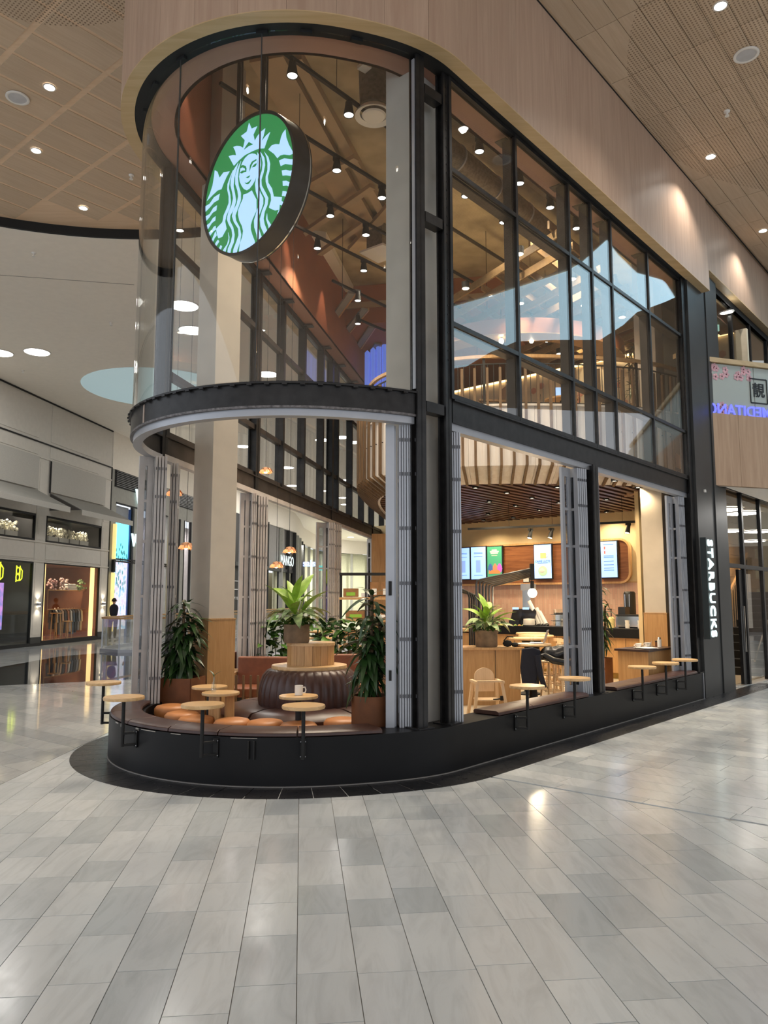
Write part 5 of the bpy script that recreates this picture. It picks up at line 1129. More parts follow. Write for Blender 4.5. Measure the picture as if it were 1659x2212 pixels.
obj('rib_pin', m, BLACK, mz, kind='stuff')
sp = [(p.x, p.y) for p in [spl(Lt * i / 60, OS * -.3)[0] for i in range(61)]]
deckp = sp + [(G(17, 1.2).x, G(17, 1.2).y), (G(21, -5).x, G(21, -5).y), (F(13, -6).x, F(13, -6).y), (F(13, 1.9).x, F(13, 1.9).y), (F(7.3, 1.9).x, F(7.3, 1.9).y)]
m = MB(); m.prism(deckp, 4.3, 5.05); obj('deck', m, mat('upper_floor', (.28, .2, .12), .6), mz, smooth=0)
m = MB(); m.prism([(p.x, p.y) for p in [spl(Lt * i / 60, OS * -.36)[0] for i in range(61)]] + deckp[61:], 3.98, 4.04); obj('backing', m, BLACK, mz, smooth=0)
# slat ceiling: slats run along the right facade, clipped to the balcony edge
sc = struct('ceiling_slats', 'dark brown slat ceiling below the upper floor')
edge_sv = [sv(spl(Lt * i / 200, OS * -.40)[0]) for i in range(201)]
smesh = {}
for j in range(37):
    v = 1.85 - j * .225; ss = []
    for (s0, v0), (s1, v1) in zip(edge_sv[:-1], edge_sv[1:]):
        if (v0 - v) * (v1 - v) <= 0 and v0 != v1: ss.append(s0 + (s1 - s0) * (v - v0) / (v1 - v0))
    if not ss: continue
    a = min(ss); b = 11.8
    if b - a < .3: continue
    m = MB(); m.box(0, 0, 0, b - a, .11, .07); c = F((a + b) / 2, v, 3.87); obj('slat', m, DARKSLAT, sc, c, ZR, smooth=0)
def can(x, y, lab):
    p = at(x, y, 3.80); t = thing('can_light', lab, 'ceiling light', p, 0, 'can lights in the slat ceiling'); m = MB(); m.lathe([(.05, .0), (.06, .0), (.06, .14), (0, .14), (0, .12), (.05, .12), (.05, 0)], 18); obj('can', m, BLACK, t); m = MB(); m.lathe([(0, .01), (.048, .01), (.048, .02), (0, .02)], 16); obj('lens', m, LAMPW, t)
    l = light('lamp', 'SPOT', (0, 0, -.02), 120, (1, .78, .50), .04, (0, 0, 0), 140, .8); l.parent = t
rown = 'front row, first;front row, second;front row, third;front row, fourth;second row, first;second row, second;second row, third;third row, first;third row, second;third row, third;fourth row, first;rear row, leftmost;right bay, left;right bay, lower left;right bay, upper right;right bay, nearest the beam;right bay, far right by the pillar'.split(';')
for (x, y), l in zip([(1027, 1055), (1095, 1066), (1149, 1077), (1204, 1054), (1057, 1085), (1114, 1094), (1207, 1087), (1165, 1103), (1217, 1112), (1054, 1112), (1109, 1119), (1044, 1125), (1310, 1080), (1310, 1107), (1378, 1054), (1327, 1040), (1404, 1102)], rown): can(x, y, 'small can light in the slat ceiling, ' + l)
# ================================================================ cafe back wall and counter
bw = struct('wall_back', 'cafe back wall, cream above and pink tiles below', F(11.8, 0), ZR)
def BB(name, v0, v1, z0, z1, d=0.0, th=.1, m_=CREAM, par=None, **k):      # local x = s, y = -v ; face proud by d towards the room
    m = MB(); m.box(th / 2 - d, -(v0 + v1) / 2, (z0 + z1) / 2, th, abs(v1 - v0), z1 - z0); return obj(name, m, m_, par or bw, smooth=0, **k)
BB('plaster', .7, -9.5, 2.1, 3.98, 0, .15)
mt, t_, b_ = new_mat('pink_vertical_tiles'); b_.inputs['Roughness'].default_value = .3
tc = nd(t_, 'ShaderNodeTexCoord'); sx = nd(t_, 'ShaderNodeSeparateXYZ'); cb = nd(t_, 'ShaderNodeCombineXYZ'); t_.links.new(tc.outputs['Object'], sx.inputs[0]); t_.links.new(sx.outputs[2], cb.inputs[0]); t_.links.new(sx.outputs[1], cb.inputs[1])
bk = nd(t_, 'ShaderNodeTexBrick'); bk.inputs['Scale'].default_value = 1; bk.inputs['Brick Width'].default_value = .26; bk.inputs['Row Height'].default_value = .065; bk.inputs['Mortar Size'].default_value = .003
bk.inputs['Color1'].default_value = (.62, .36, .26, 1); bk.inputs['Color2'].default_value = (.70, .47, .34, 1); bk.inputs['Mortar'].default_value = (.5, .36, .27, 1); t_.links.new(cb.outputs[0], bk.inputs['Vector']); t_.links.new(bk.outputs['Color'], b_.inputs['Base Color'])
bp_ = nd(t_, 'ShaderNodeBump', i_Strength=.4, i_Distance=.004); t_.links.new(bk.outputs['Fac'], bp_.inputs['Height']); bp_.invert = True; t_.links.new(bp_.outputs[0], b_.inputs['Normal'])
BB('tiling', .7, -9.5, 0, 2.1, .012, .15, mt); BB('trim_strip', .7, -9.5, 2.09, 2.115, .02, .05, OAK)
# menu board
def VZ(x, y): return to_s(x, y, 11.7)
vr, ztop = VZ(1357, 1166); _, zb = VZ(1350, 1256); vl = VZ(955, 1200)[0]
mb_ = thing('menu_board', 'rounded walnut menu board along the back wall', 'menu board', F(11.7, 0), ZR)
def rrect(v0, v1, z0, z1, r):
    pts = []
    for cx, cz, a in ((v1 - r, z1 - r, 0), (v0 + r, z1 - r, 90), (v0 + r, z0 + r, 180), (v1 - r, z0 + r, 270)):
        for k in range(7): q = R(a + k * 15); pts.append((cx + r * math.cos(q), cz + r * math.sin(q)))
    return pts
MY = Matrix(((0, 0, 1, 0), (-1, 0, 0, 0), (0, 1, 0, 0), (0, 0, 0, 1)))   # (v, z, depth) -> local (depth, -v, z)
ztop = max(ztop, 3.0)
m = MB(); m.prism(rrect(vl, vr, zb, ztop, .22), 0, .05, MY); obj('walnut_panel', m, WALNUT, mb_)
o_ = rrect(vl - .05, vr + .05, zb - .05, ztop + .05, .27); i_ = rrect(vl, vr, zb, ztop, .22); m = MB(); k = len(o_)
m.sweep([[(-.03, -o_[j % k][0], o_[j % k][1]), (.06, -o_[j % k][0], o_[j % k][1]), (.06, -i_[j % k][0], i_[j % k][1]), (-.03, -i_[j % k][0], i_[j % k][1])] for j in range(k + 1)]); obj('oak_frame', m, OAK, mb_)
SCRB = emit('menu_screen_blue', (.33, .55, .95), 1.15); SCRI = emit('menu_print', (.10, .18, .42), .5)
def screen(x0, x1, y0, y1, lab, m_=None, deco=None):
    v0, z1 = VZ(x0, y0); v1, z0 = VZ(x1, y1); cv = (v0 + v1) / 2; cz = (z0 + z1) / 2; w_, h_ = abs(v1 - v0), z1 - z0
    t = thing('menu_screen', lab, 'screen', F(11.62, cv, cz), ZR, 'menu screens on the walnut board')
    m = MB(); m.box(.03, 0, 0, .05, w_ + .05, h_ + .05); obj('casing', m, BLACK, t, bev=.008); m = MB(); m.box(-.002, 0, 0, .012, w_, h_); obj('display', m, m_ or SCRB, t)
    if deco: deco(t, w_, h_)
RZ_ = (PI / 2, 0, -PI / 2)
def lines(t, w_, h_, zs, k=.6):
    m = MB()
    for z in zs: m.box(-.010, 0, z * h_, .004, w_ * k, .012)
    obj('print', m, SCRI, t, kind='stuff')
def deco_a(t, w_, h_):
    lines(t, w_, h_, (.33, .30, .2, -.38)); m = MB(); m.box(-.010, 0, -.1 * h_, .004, w_ * .32, h_ * .38); obj('drink_picture', m, emit('pale_violet', (.24, .38, .75), .9) if 'pale_violet' not in MATS else MATS['pale_violet'], t)
def deco_b(t, w_, h_):
    for k, (s_, z) in enumerate((('SISTA', .40), ('MOLNIGHETEN', .335), ('ATT NJUTA', .27))): pass
    m = MB(); [m.box(-.010, 0, h_ * z, .004, w_ * k, .035) for z, k in ((.39, .35), (.34, .62), (.29, .5))]; m.box(-.01, 0, h_ * .22, .004, w_ * .4, .012); obj('print', m, PAPER, t, kind='stuff')
    for k, (y, c) in enumerate(((.13, (.05, .12, .3)), (-.02, (.5, .2, .1)), (-.16, (.5, .1, .45)))):
        m = MB(); m.ball(-.012, y * 1.0, -h_ * .10, .004, .05, .06, 8); m.ball(-.012, y, -h_ * .2, .004, .09, .12, 8); obj('figure_print', m, emit('fig_%d' % k, c, .8), t, kind='stuff')
    m = MB(); m.box(-.013, 0, -h_ * .3, .004, w_ * .8, .10); obj('table_print', m, emit('table_print', (.55, .2, .06), .8), t)
def deco_c(t, w_, h_):
    m = MB(); m.box(-.010, -.02, .17 * h_, .006, w_ * .36, h_ * .17); obj('cup_picture', m, emit('latte_print', (.75, .42, .16), .9), t, bev=.01); m = MB(); m.tube([(-.012, -.1 , .22 * h_), (-.012, -.15, .2 * h_), (-.012, -.15, .14 * h_), (-.012, -.1, .12 * h_)], .01, 6); obj('cup_handle', m, PAPER, t)
    text('print', 'CAFFÈ LATTE', .075, SCRI, t, (-.012, 0, 0), RZ_, .002, .001); m = MB(); m.box(-.01, 0, -.045 * h_, .004, w_ * .6, .012); obj('print', m, SCRI, t)
    m = MB(); m.ball(-.012, 0, -.28 * h_, .006, w_ * .28, w_ * .28, 16); obj('plate_picture', m, emit('salad_print', (.35, .5, .3), .9), t); m = MB(); m.ball(-.02, .02, -.27 * h_, .006, w_ * .17, w_ * .12, 10); obj('wrap_picture', m, PAPER, t)
def deco_d(t, w_, h_):
    lines(t, w_, h_, (.42, .1, .06, -.05, -.15, -.24, -.3), .62); m = MB(); [m.box(-.01, .1, h_ * z, .004, .04, .07) for z in (.32, .2)]; obj('drink_picture', m, emit('red_print', (.7, .15, .1), .8), t, kind='stuff')
screen(993, 1018, 1185, 1251, 'blue menu screen cut off by the folding doors, leftmost', None, deco_a); screen(1021, 1053, 1183, 1251, 'blue menu screen with a tall drink, second from the left', None, deco_a)
screen(1056, 1088, 1182, 1249, 'green menu screen with three people at a table', emit('menu_green', (.06, .30, .16), .9), deco_b)
screen(1157, 1195, 1178, 1249, 'blue menu screen with a cup above a round plate', None, deco_c); screen(1300, 1337, 1171, 1247, 'blue menu screen with price lists, rightmost', None, deco_d)
# counter
ct = thing('counter', 'long oak service counter with a thick black top', 'counter', F(9.4, 0), ZR)
m = MB(); m.box(.35, 2.40, .50, .7, 6.0, .74); obj('front', m, OAKP, ct); m = MB(); m.box(.40, 2.40, .065, .6, 5.9, .13); obj('kickboard', m, mat('yellow_kick', (.45, .28, .05), .5), ct)
m = MB(); m.box(.34, 1.25, .97, .80, 3.8, .20); obj('black_top', m, BLACKP, ct, bev=.01); m = MB(); m.box(.34, 4.4, .93, .78, 2.4, .06); obj('oak_top', m, OAKH, ct)
for k in range(11): m = MB(); m.box(-.003, -.5 + k * .54, .50, .008, .006, .72); obj('panel_joint', m, BLACK, ct)
m = MB(); m.box(2.1, 2.75, .48, .55, 6.3, .90); obj('rear_unit', m, PLASTICB, ct)
def on_counter(x, z=1.07, s=9.7): v, _ = to_s(x, 1350, s); return F(s, v, z)
CG = 'things on the service counter'
def item(name, lab, cat, p, parts, rz=0, grp=None):
    t = thing(name, lab, cat, p, rz, grp)
    for nm, fn, mm in parts: m = MB(); fn(m); obj(nm, m, mm, t)
    return t
for k, x in enumerate((1186, 1192)):
    item('cash_register', ['black till with a small lit display', 'second dark till screen beside the first'][k], 'till', on_counter(1120 + k * 22), [('base', lambda m: m.box(0, 0, .06, .3, .35, .12), PLASTICB), ('screen', lambda m: m.bar((-.05, 0, .12), (.08, 0, .38), .36, .03, (1, 0, 0)), PLASTICB), ('display', lambda m: m.box(-.12, 0, .40, .02, .16, .05), SCRB)], ZR)
item('napkin_bowl', 'white rounded napkin holder in front of the tills', 'napkin holder', on_counter(1143, 1.07, 9.55), [('bowl', lambda m: m.lathe([(0, 0), (.12, 0), (.14, .05), (.13, .16), (0, .17)], 20), PORC), ('foot', lambda m: m.lathe([(0, -.0), (.15, -.0), (.15, .02), (0, .02)], 20), PLASTICB)])
item('scale_machine', 'grey machine with a small card holder behind the counter', 'machine', on_counter(1143, 1.0, 10.2), [('body', lambda m: m.box(0, 0, .5, .2, .22, .9), CHROME), ('head', lambda m: m.box(0, 0, .98, .25, .28, .16), ALU), ('sign_card', lambda m: m.box(-.1, 0, 1.22, .02, .14, .22), PAPER), ('card_frame', lambda m: m.box(-.08, 0, 1.22, .02, .18, .26), PLASTICB)], ZR)
for k, (x, dz) in enumerate(((1168, .36), (1174, .2), (1180, .12), (1165, .12))):
    item('cup_stack', 'tilted column of white paper cups, %s' % ['the longest', 'second', 'third', 'lowest'][k], 'cups', on_counter(x, 1.08, 9.8), [('cups', lambda m, k=k, dz=dz: m.tube([(0, 0, .0), (0, .18 + .12 * (k == 0), .2 + dz)], [.06, .05], 10), PAPER), ('ring', lambda m, k=k: m.tube([(0, -.02, -.02), (0, .02, .02)], .066, 10), PLASTICB)], ZR, 'tilted paper cup columns')
item('glass_rack', 'stacked clear glasses in a small rack on the counter', 'rack', on_counter(1207, 1.07, 9.55), [('rack', lambda m: [m.box(0, 0, z, .3, .26, .012) for z in (.0, .13, .27)], PLASTICB), ('glasses', lambda m: [m.lathe([(.04, 0), (.045, .11), (.04, .11), (.036, .01)], 10, x, y, z) for x in (-.09, .03) for y in (-.07, .05) for z in (.01, .145, .28)], GLASS)])
for k, (x, r_, h_) in enumerate(((1229, .10, .40), (1362, .13, .52))):
    item('coffee_brewer', ['black and chrome coffee brewer left of the doors', 'tall black and chrome brewer by the dracaena'][k], 'brewer', on_counter(x, 1.0, 10.3), [('column', lambda m, r_=r_, h_=h_: m.lathe([(0, .3), (r_, .3), (r_, .3 + h_), (r_ * .8, .34 + h_), (0, .34 + h_)], 20), PLASTICB), ('bands', lambda m, r_=r_, h_=h_: [m.box(-r_ - .002, y, .3 + h_ / 2, .012, .02, h_ * .9) for y in (-.05, .05)], CHROME), ('base', lambda m: m.box(0, 0, .15, .4, .5, .3), CHROME)], ZR)
item('espresso_machine', 'low wide steel espresso machine on the counter', 'espresso machine', on_counter(1243, 1.07, 9.95), [('body', lambda m: m.box(0, 0, .14, .45, .75, .26), CHROME), ('lid', lambda m: m.box(0, 0, .29, .5, .8, .04), PLASTICB), ('grinder_hopper', lambda m: m.box(.05, -.2, .42, .25, .3, .22), GLASSD)], ZR)
item('espresso_machine', 'second steel machine right of the doors on the counter', 'espresso machine', on_counter(1372, 1.07, 9.8), [('body', lambda m: m.box(0, 0, .14, .45, .6, .22), CHROME), ('lid', lambda m: m.box(0, 0, .27, .5, .65, .04), PLASTICB)], ZR)
item('dark_box', 'tall black box on the counter right of the folding doors', 'box', on_counter(1349, 1.07, 9.9), [('shell', lambda m: m.box(0, 0, .22, .25, .16, .44), PLASTICB), ('top', lambda m: m.box(0, 0, .445, .24, .15, .01), BLACK)], ZR)
item('cream_bottle', 'yellow bottle with a black pump on the counter', 'bottle', on_counter(1321, 1.07, 9.6), [('bottle', lambda m: m.lathe([(0, 0), (.07, 0), (.07, .2), (.03, .24), (0, .24)], 16), mat('pale_yellow', (.75, .65, .3), .4)), ('pump', lambda m: (m.tube([(0, 0, .24), (0, 0, .4)], .012, 6), m.box(-.03, 0, .4, .09, .03, .02)), PLASTICB)])
for k, x in enumerate((1216, 1239, 1383, 1356)):
    item('cup_pile', 'small pile of white cups on the back counter, %s' % ['left of the brewer', 'right of the brewer', 'far right', 'behind the black box'][k], 'cups', on_counter(x, 1.07 if k < 2 else 1.07, 9.6), [('cup', lambda m: m.lathe([(0, 0), (.05, 0), (.06, .09), (.05, .09), (0, .02)], 14), PORC), ('upper_cup', lambda m: m.lathe([(0, .09), (.05, .09), (.06, .17), (.05, .17), (0, .1)], 14), PORC)], 0, 'white cups on the counter')
for k, (x, c) in enumerate(((1083, (.6, .6, .2)), (1094, (.65, .62, .5)), (1104, (.35, .2, .1)), (1113, (.3, .45, .1)), (1122, (.55, .3, .1)), (1130, (.5, .55, .2)))):
    item('snack_jar', 'small snack pot on the oak counter, %s from the plant' % ['first', 'second', 'third', 'fourth', 'fifth', 'last'][k], 'snack', on_counter(x, .96, 9.5), [('pot', lambda m: m.lathe([(0, 0), (.05, 0), (.055, .1), (0, .1)], 12), GLASSD), ('filling', lambda m: m.ball(0, 0, .1, .05, .05, .04, 8), mat('snack_%d' % k, c, .8))], 0, 'snack pots on the oak counter')
# wall track and spots
def track(p, q, lab, grp='black lighting tracks', rods=()):
    t = thing('light_track', lab, 'light track', p, 0, grp); d = Vector(q) - Vector(p); m = MB(); m.bar((0, 0, 0), d, .045, .045); obj('rail', m, BLACK, t)
    for f, ztop_ in rods: c = d * f; m = MB(); m.tube([c, (c.x, c.y, ztop_ - p[2])], .004, 5); obj('wire', m, BLACK, t)
    return t
def spot(p, lab, grp, e=70, drop=.0, r=.055, tilt=0.0, warm=(1, .85, .66), ang=95, mm=None):
    t = thing('track_spotlight', lab, 'spotlight', p, rp.uniform(0, 6), grp); m = MB(); m.box(0, 0, -.03, .05, .12, .05); obj('adapter', m, BLACK, t)
    M = Matrix.Translation((0, 0, -.10)) @ Matrix.Rotation(tilt, 4, 'X')
    m = MB(); m.lathe([(0, .06), (r * .62, .06), (r * .7, 0), (r, -.13), (r * .85, -.13), (r * .6, -.02), (0, -.02)], 20, M=M); obj('head', m, BLACK, t); m = MB(); m.lathe([(0, -.115), (r * .86, -.115), (r * .86, -.122), (0, -.122)], 20, M=M); obj('lens', m, mm or LAMP, t)
    l = light('lamp', 'SPOT', M @ Vector((0, 0, -.14)), e, warm, r * .7, (tilt, 0, 0), ang, .7); l.parent = t; return t
ta, tb = deep(1011, 1143, 17.4), deep(1395, 1126, 15.6); track(ta, tb, 'black lighting track before the menu wall', rods=((.5, 3.98), (.88, 3.98), (.25, 3.98)))
for x, y, Y, l in ((1146, 1147, 16.7, 'left of three before the menu board'), (1191, 1146, 16.5, 'middle of three before the menu board'), (1357, 1135, 15.8, 'right of three, at the rounded board end')): spot(deep(x, y - 6, Y), 'black spotlight ' + l, 'spotlights on the menu wall track', 90 if x < 1300 else 30, tilt=.35, mm=LAMPW)
# arm lamps: nested bent tubes with a globe
TUBE = mat('satin_black_tube', (.09, .085, .08), .3, .7)
al = thing('arm_lamp', 'nested black tubes bent into an arm holding a glowing bulb', 'lamp', deep(1045, 1380, 14.0))
b0 = al.location
for k in range(6):
    p1_ = deep(1029 + k * 7, 1300, 14.0 + k * .12) - b0; p2_ = deep(1029 + k * 7, 1262 + k * 2.6, 14.0 + k * .12) - b0; p3_ = deep(1039 + k * 6.6, 1252 + k * 2.4, 14.0 + k * .12) - b0; p4_ = deep(1146, 1229 + k * 3.2, 14.2) - b0
    m = MB(); m.tube([(p1_.x, p1_.y, -.25), p1_, p2_, (p2_ + p3_) / 2 + Vector((-.03, 0, .02)), p3_, p4_], .019, 8); obj('tube', m, TUBE, al)
g0 = deep(1150, 1281, 14.2) - b0; e0 = deep(1148, 1226, 14.2) - b0; m = MB(); m.box(e0.x + .01, e0.y, e0.z - .08, .07, .1, .3); obj('end_block', m, BLACK, al)
m = MB(); m.tube([(e0.x, e0.y, e0.z - .1), (g0.x, g0.y, g0.z + .1)], .008, 6); m.tube([(g0.x, g0.y, g0.z + .22), (g0.x, g0.y, g0.z + .08)], .035, 10); obj('socket', m, BLACK, al)
m = MB(); m.ball(g0.x, g0.y, g0.z, .085, n=20); obj('bulb', m, emit('warm_globe', (1, .86, .6), 9), al)
l = light('lamp', 'POINT', g0 - Vector((0, 0, .12)), 30, (1, .82, .55), .08); l.parent = al
al2 = thing('arm_lamp', 'second arm of nested black tubes, mostly behind the folding doors', 'lamp', deep(1012, 1400, 15.5)); b0 = al2.location
for k in range(5):
    m = MB(); a_ = deep(1014 + k * 5, 1290 + k * 2, 15.5 + k * .1) - b0; c_ = deep(1000 + k * 5, 1274 + k * 2.6, 15.5 + k * .1) - b0; m.tube([(a_.x, a_.y, -al2.location.z + .02), a_, (a_ + c_) / 2 + Vector((.03, 0, .03)), c_, c_ + Vector((-.5, 0, .12))], .022, 8); obj('tube', m, STEEL, al2)
# oak cabinet with plant
cb_ = deep(1131, 1405, 12.3); pc0 = Vector((cb_.x - .62, 12.5, 0))
cab = thing('oak_cabinet', 'oak cabinet carrying a potted plant, behind the high chair', 'cabinet', (pc0.x, pc0.y, 0), 0); m = MB(); m.box(0, .28, .44, 1.2, .55, .88); obj('body', m, OAKP, cab); m = MB(); m.box(0, .28, .895, 1.26, .60, .035); obj('top', m, OAK, cab); m = MB(); m.box(.2, 0, .44, .006, .01, .86); obj('joint', m, BLACK, cab)
pq = deep(1051, 1402, 12.7); pot_plant((pq.x, pq.y, .913), .18, .27, 'bright green and white veined plant on the oak cabinet', 'brown clay pot on the oak cabinet', 14, 22, 80, .50)
item('black_gloves', 'small black crumpled thing beside the clay pot', 'clothing', (pq.x + .33, 12.62, .913), [('lump', lambda m: (m.ball(0, 0, .06, .08, .05, .06, 8), m.ball(.12, 0, .04, .06, .05, .04, 8)), BLACK), ('strap', lambda m: m.tube([(-.06, 0, .1), (0, 0, .17), (.1, 0, .16)], .01, 5), BLACK)])
# high chair
hp = deep(1052, 1500, 10.7)
hc = thing('high_chair', 'light wooden baby high chair beside the silver folding doors', 'high chair', (hp.x, hp.y, 0), R(8))
HW = wood('beech', (.70, .48, .27), (.80, .58, .35), 2, 2, .4, 10, .03)
for sx_ in (-1, 1):
    m = MB(); m.bar((sx_ * .25, -.22, 0), (sx_ * .17, -.14, .56), .04, .03); obj('front_leg', m, HW, hc); m = MB(); m.bar((sx_ * .22, .24, 0), (sx_ * .17, .12, .56), .04, .03); obj('rear_leg', m, HW, hc)
    m = MB(); m.bar((sx_ * .18, -.17, .57), (sx_ * .18, .16, .57), .045, .03); obj('armrest', m, HW, hc)
m = MB(); m.box(0, .0, .33, .32, .26, .02); obj('seat', m, HW, hc, bev=.006); m = MB(); m.box(0, -.22, .10, .42, .07, .02); obj('footrest', m, HW, hc); m = MB(); m.box(0, -.17, .585, .36, .05, .022); obj('front_bar', m, HW, hc)
m = MB(); m.prism([(-.14, .42), (.14, .42), (.14, .62)] + [(.14 * math.cos(R(a)), .62 + .12 * math.sin(R(a))) for a in range(15, 180, 15)] + [(-.14, .62)], -.01, .01, Matrix.Translation((0, .14, 0)) @ Matrix.Rotation(PI / 2, 4, 'X')); obj('backrest', m, HW, hc)
m = MB(); m.box(.17, -.16, .36, .06, .03, .06); m.tube([(.15, -.15, .35), (.05, -.12, .34)], .01, 5); obj('strap', m, BLACK, hc)
# tall round bar tables and stools
def bar_table(p, z, r, lab):
    t = thing('bar_table', lab, 'table', (p.x, p.y, 0), 0, 'tall round oak bar tables'); m = MB(); m.lathe([(0, z - .04), (r - .01, z - .04), (r, z - .02), (r - .01, z), (0, z)], 44); obj('tabletop', m, OAKH, t)
    m = MB(); m.lathe([(0, 0), (.22, 0), (.22, .02), (.08, .05), (.06, .2), (.06, z - .2), (.12, z - .04), (0, z - .04)], 24); obj('pedestal', m, BLACK, t); return t
bt = deep(1150, 1388, 12.8); bar_table(bt, .96, .31, 'tall round bar table with the open laptop')
for k, (x, y, Y) in enumerate(((1140, 1378, 14.0), (1158, 1368, 15.0), (1150, 1361, 16.0))): q = deep(x, y, Y); bar_table(q, 1.0, .34, ['round bar table just behind the laptop table', 'round bar table second behind the laptop', 'round bar table nearest the counter, behind the laptop'][k])
lt = item('laptop', 'open silver laptop on the tall bar table', 'laptop', (bt.x + .16, bt.y - .05, .962), [('base', lambda m: m.box(-.10, 0, .008, .22, .30, .014), ALU), ('lid', lambda m: m.bar((.02, 0, .012), (.09, 0, .22), .30, .010, (-1, 0, .3)), ALU), ('mark', lambda m: m.ball(.066, 0, .12, .008, .016, .016, 8), PAPER)], R(-18))
item('papers', 'loose white papers on the bar table', 'paper', (bt.x - .13, bt.y - .1, .962), [('sheet', lambda m: m.box(0, 0, .002, .25, .2, .004), PAPER), ('upper_sheet', lambda m: m.box(-.05, .04, .007, .22, .16, .004, .4), PAPER)])
item('drinking_glass', 'clear glass beside the laptop', 'glass', (bt.x + .02, bt.y + .16, .962), [('glass', lambda m: m.lathe([(0, 0), (.03, 0), (.036, .1), (.032, .1), (.028, .008), (0, .008)], 16), GLASS), ('water', lambda m: m.lathe([(0, .01), (.027, .01), (.03, .05), (0, .05)], 14), GLASS)])
def bar_stool(p, rz, lab, z=.68):
    t = thing('bar_stool', lab, 'stool', (p.x, p.y, 0), rz, 'light wooden bar stools with round rails'); m = MB(); m.lathe([(0, z - .03), (.17, z - .03), (.18, z - .01), (.16, z), (0, z - .005)], 28); obj('seat', m, HW, t)
    for a in range(4):
        b = R(45 + 90 * a); m = MB(); m.tube([(.19 * math.cos(b), .19 * math.sin(b), 0), (.12 * math.cos(b), .12 * math.sin(b), z - .03)], .016, 8); obj('leg', m, HW, t)
    for zz in (.2, .32, .44):
        for a in range(4):
            b, c = R(45 + 90 * a), R(135 + 90 * a); r_ = .19 - .07 * zz / z; m = MB(); m.tube([(r_ * math.cos(b), r_ * math.sin(b), zz), (r_ * math.cos(c), r_ * math.sin(c), zz)], .009, 6); obj('rung', m, HW, t)
    for sx_ in (-1, 1): m = MB(); m.tube([(.13, sx_ * .12, z - .02), (.2, sx_ * .13, z + .26)], .016, 8); obj('back_post', m, HW, t)
    m = MB(); m.bar((.2, -.15, z + .24), (.2, .15, z + .24), .02, .06); obj('backrest', m, HW, t); return t
for k, (x, Y, l) in enumerate(((1190, 12.9, 'under the black leather jacket, left'), (1218, 12.5, 'under the black leather jacket, right'), (1200, 14.3, 'behind the jacket with its post showing, left'), (1232, 14.0, 'behind the jacket with its post showing, right'), (1186, 14.7, 'nearest the counter'))):
    q = deep(x, 1430, Y); bar_stool(q, .3 + .1 * k, 'light wooden bar stool ' + l)
jk = deep(1206, 1440, 12.55); t = thing('leather_jacket', 'crumpled shiny black leather jacket piled on two bar stools', 'jacket', (jk.x, jk.y, .70))
m = MB(); m.ball(0, 0, .12, .30, .17, .12, 24); m.ball(.17, -.02, .17, .14, .13, .11, 18); m.ball(-.2, .0, .08, .18, .12, .07, 16); o = obj('jacket_body', m, JACKET, t)
tx_ = bpy.data.textures.new('crumple', 'CLOUDS'); tx_.noise_scale = .13; sb = o.modifiers.new('sub', 'SUBSURF'); sb.levels = sb.render_levels = 1; dm = o.modifiers.new('crumple', 'DISPLACE'); dm.texture = tx_; dm.strength = .10; dm.mid_level = .5
m = MB(); m.tube([(-.25, -.12, .10), (-.12, -.18, .02), (.1, -.19, -.02), (.28, -.13, -.05)], [.045, .055, .05, .035], 10); obj('sleeve', m, JACKET, t)
bc = deep(1150, 1445, 12.3); t = thing('black_coat', 'black coat hanging down beside the bar table', 'coat', (bc.x, bc.y + .15, .3)); m = MB(); m.prism([(-.13, .0), (.06, -.02), (.12, .25), (.16, .58), (.05, .62), (-.13, .6), (-.16, .3)], -.05, .05, Matrix.Rotation(PI / 2, 4, 'X')); obj('body', m, CLOTH_N, t, bev=.02); m = MB(); m.tube([(.1, -.05, .5), (.14, -.07, .2), (.2, -.06, .0)], [.05, .045, .04], 8); obj('sleeve', m, CLOTH_N, t)
# side counter with cups
sd = thing('side_counter', 'small oak side counter with a dark top and cups, right bay', 'counter', F(6.15, 1.75), ZR); m = MB(); m.box(.55, .28, .41, 1.1, .52, .82); obj('body', m, OAKP, sd); m = MB(); m.box(.55, .28, .84, 1.2, .6, .035); obj('dark_top', m, mat('dark_brown_top', (.05, .025, .018), .3), sd)
def on_side(s, v): return F(s, v, .858)
for k, (s, v) in enumerate(((6.45, 1.45), (6.85, 1.45))):
    item('coffee_cup', ['white cup and saucer nearer the left end of the side counter', 'white cup and saucer in the middle of the side counter'][k], 'cup', on_side(s, v), [('cup', lambda m: m.lathe([(0, .015), (.03, .015), (.055, .08), (.05, .08), (0, .03)], 20), PORC), ('saucer', lambda m: m.lathe([(0, 0), (.05, 0), (.09, .015), (0, .012)], 24), PORC), ('handle', lambda m: m.tube([(-.05, 0, .07), (-.08, 0, .05), (-.045, 0, .03)], .006, 6), PORC)], 0, 'white cups on the side counter')
item('glass_jar', 'clear faceted glass between the cups', 'glass', on_side(6.62, 1.58), [('glass', lambda m: m.lathe([(0, 0), (.04, 0), (.05, .08), (.045, .08), (.035, .01)], 10), GLASS), ('spoon', lambda m: m.tube([(0, 0, .01), (.03, 0, .12)], .004, 5), CHROME)])
item('shaker', 'white shaker with a metal cap on the side counter', 'shaker', on_side(7.0, 1.6), [('body', lambda m: m.lathe([(0, 0), (.035, 0), (.035, .13), (0, .13)], 16), PORC), ('cap', lambda m: m.lathe([(0, .13), (.03, .13), (.02, .17), (0, .17)], 16), CHROME)])
item('spice_pot', 'small brown lidded pot right of the shaker', 'pot', on_side(7.15, 1.5), [('body', lambda m: m.lathe([(0, 0), (.035, 0), (.035, .08), (0, .08)], 14), CORTEN), ('lid', lambda m: m.lathe([(0, .08), (.037, .08), (.037, .1), (0, .1)], 14), PLASTICB)])
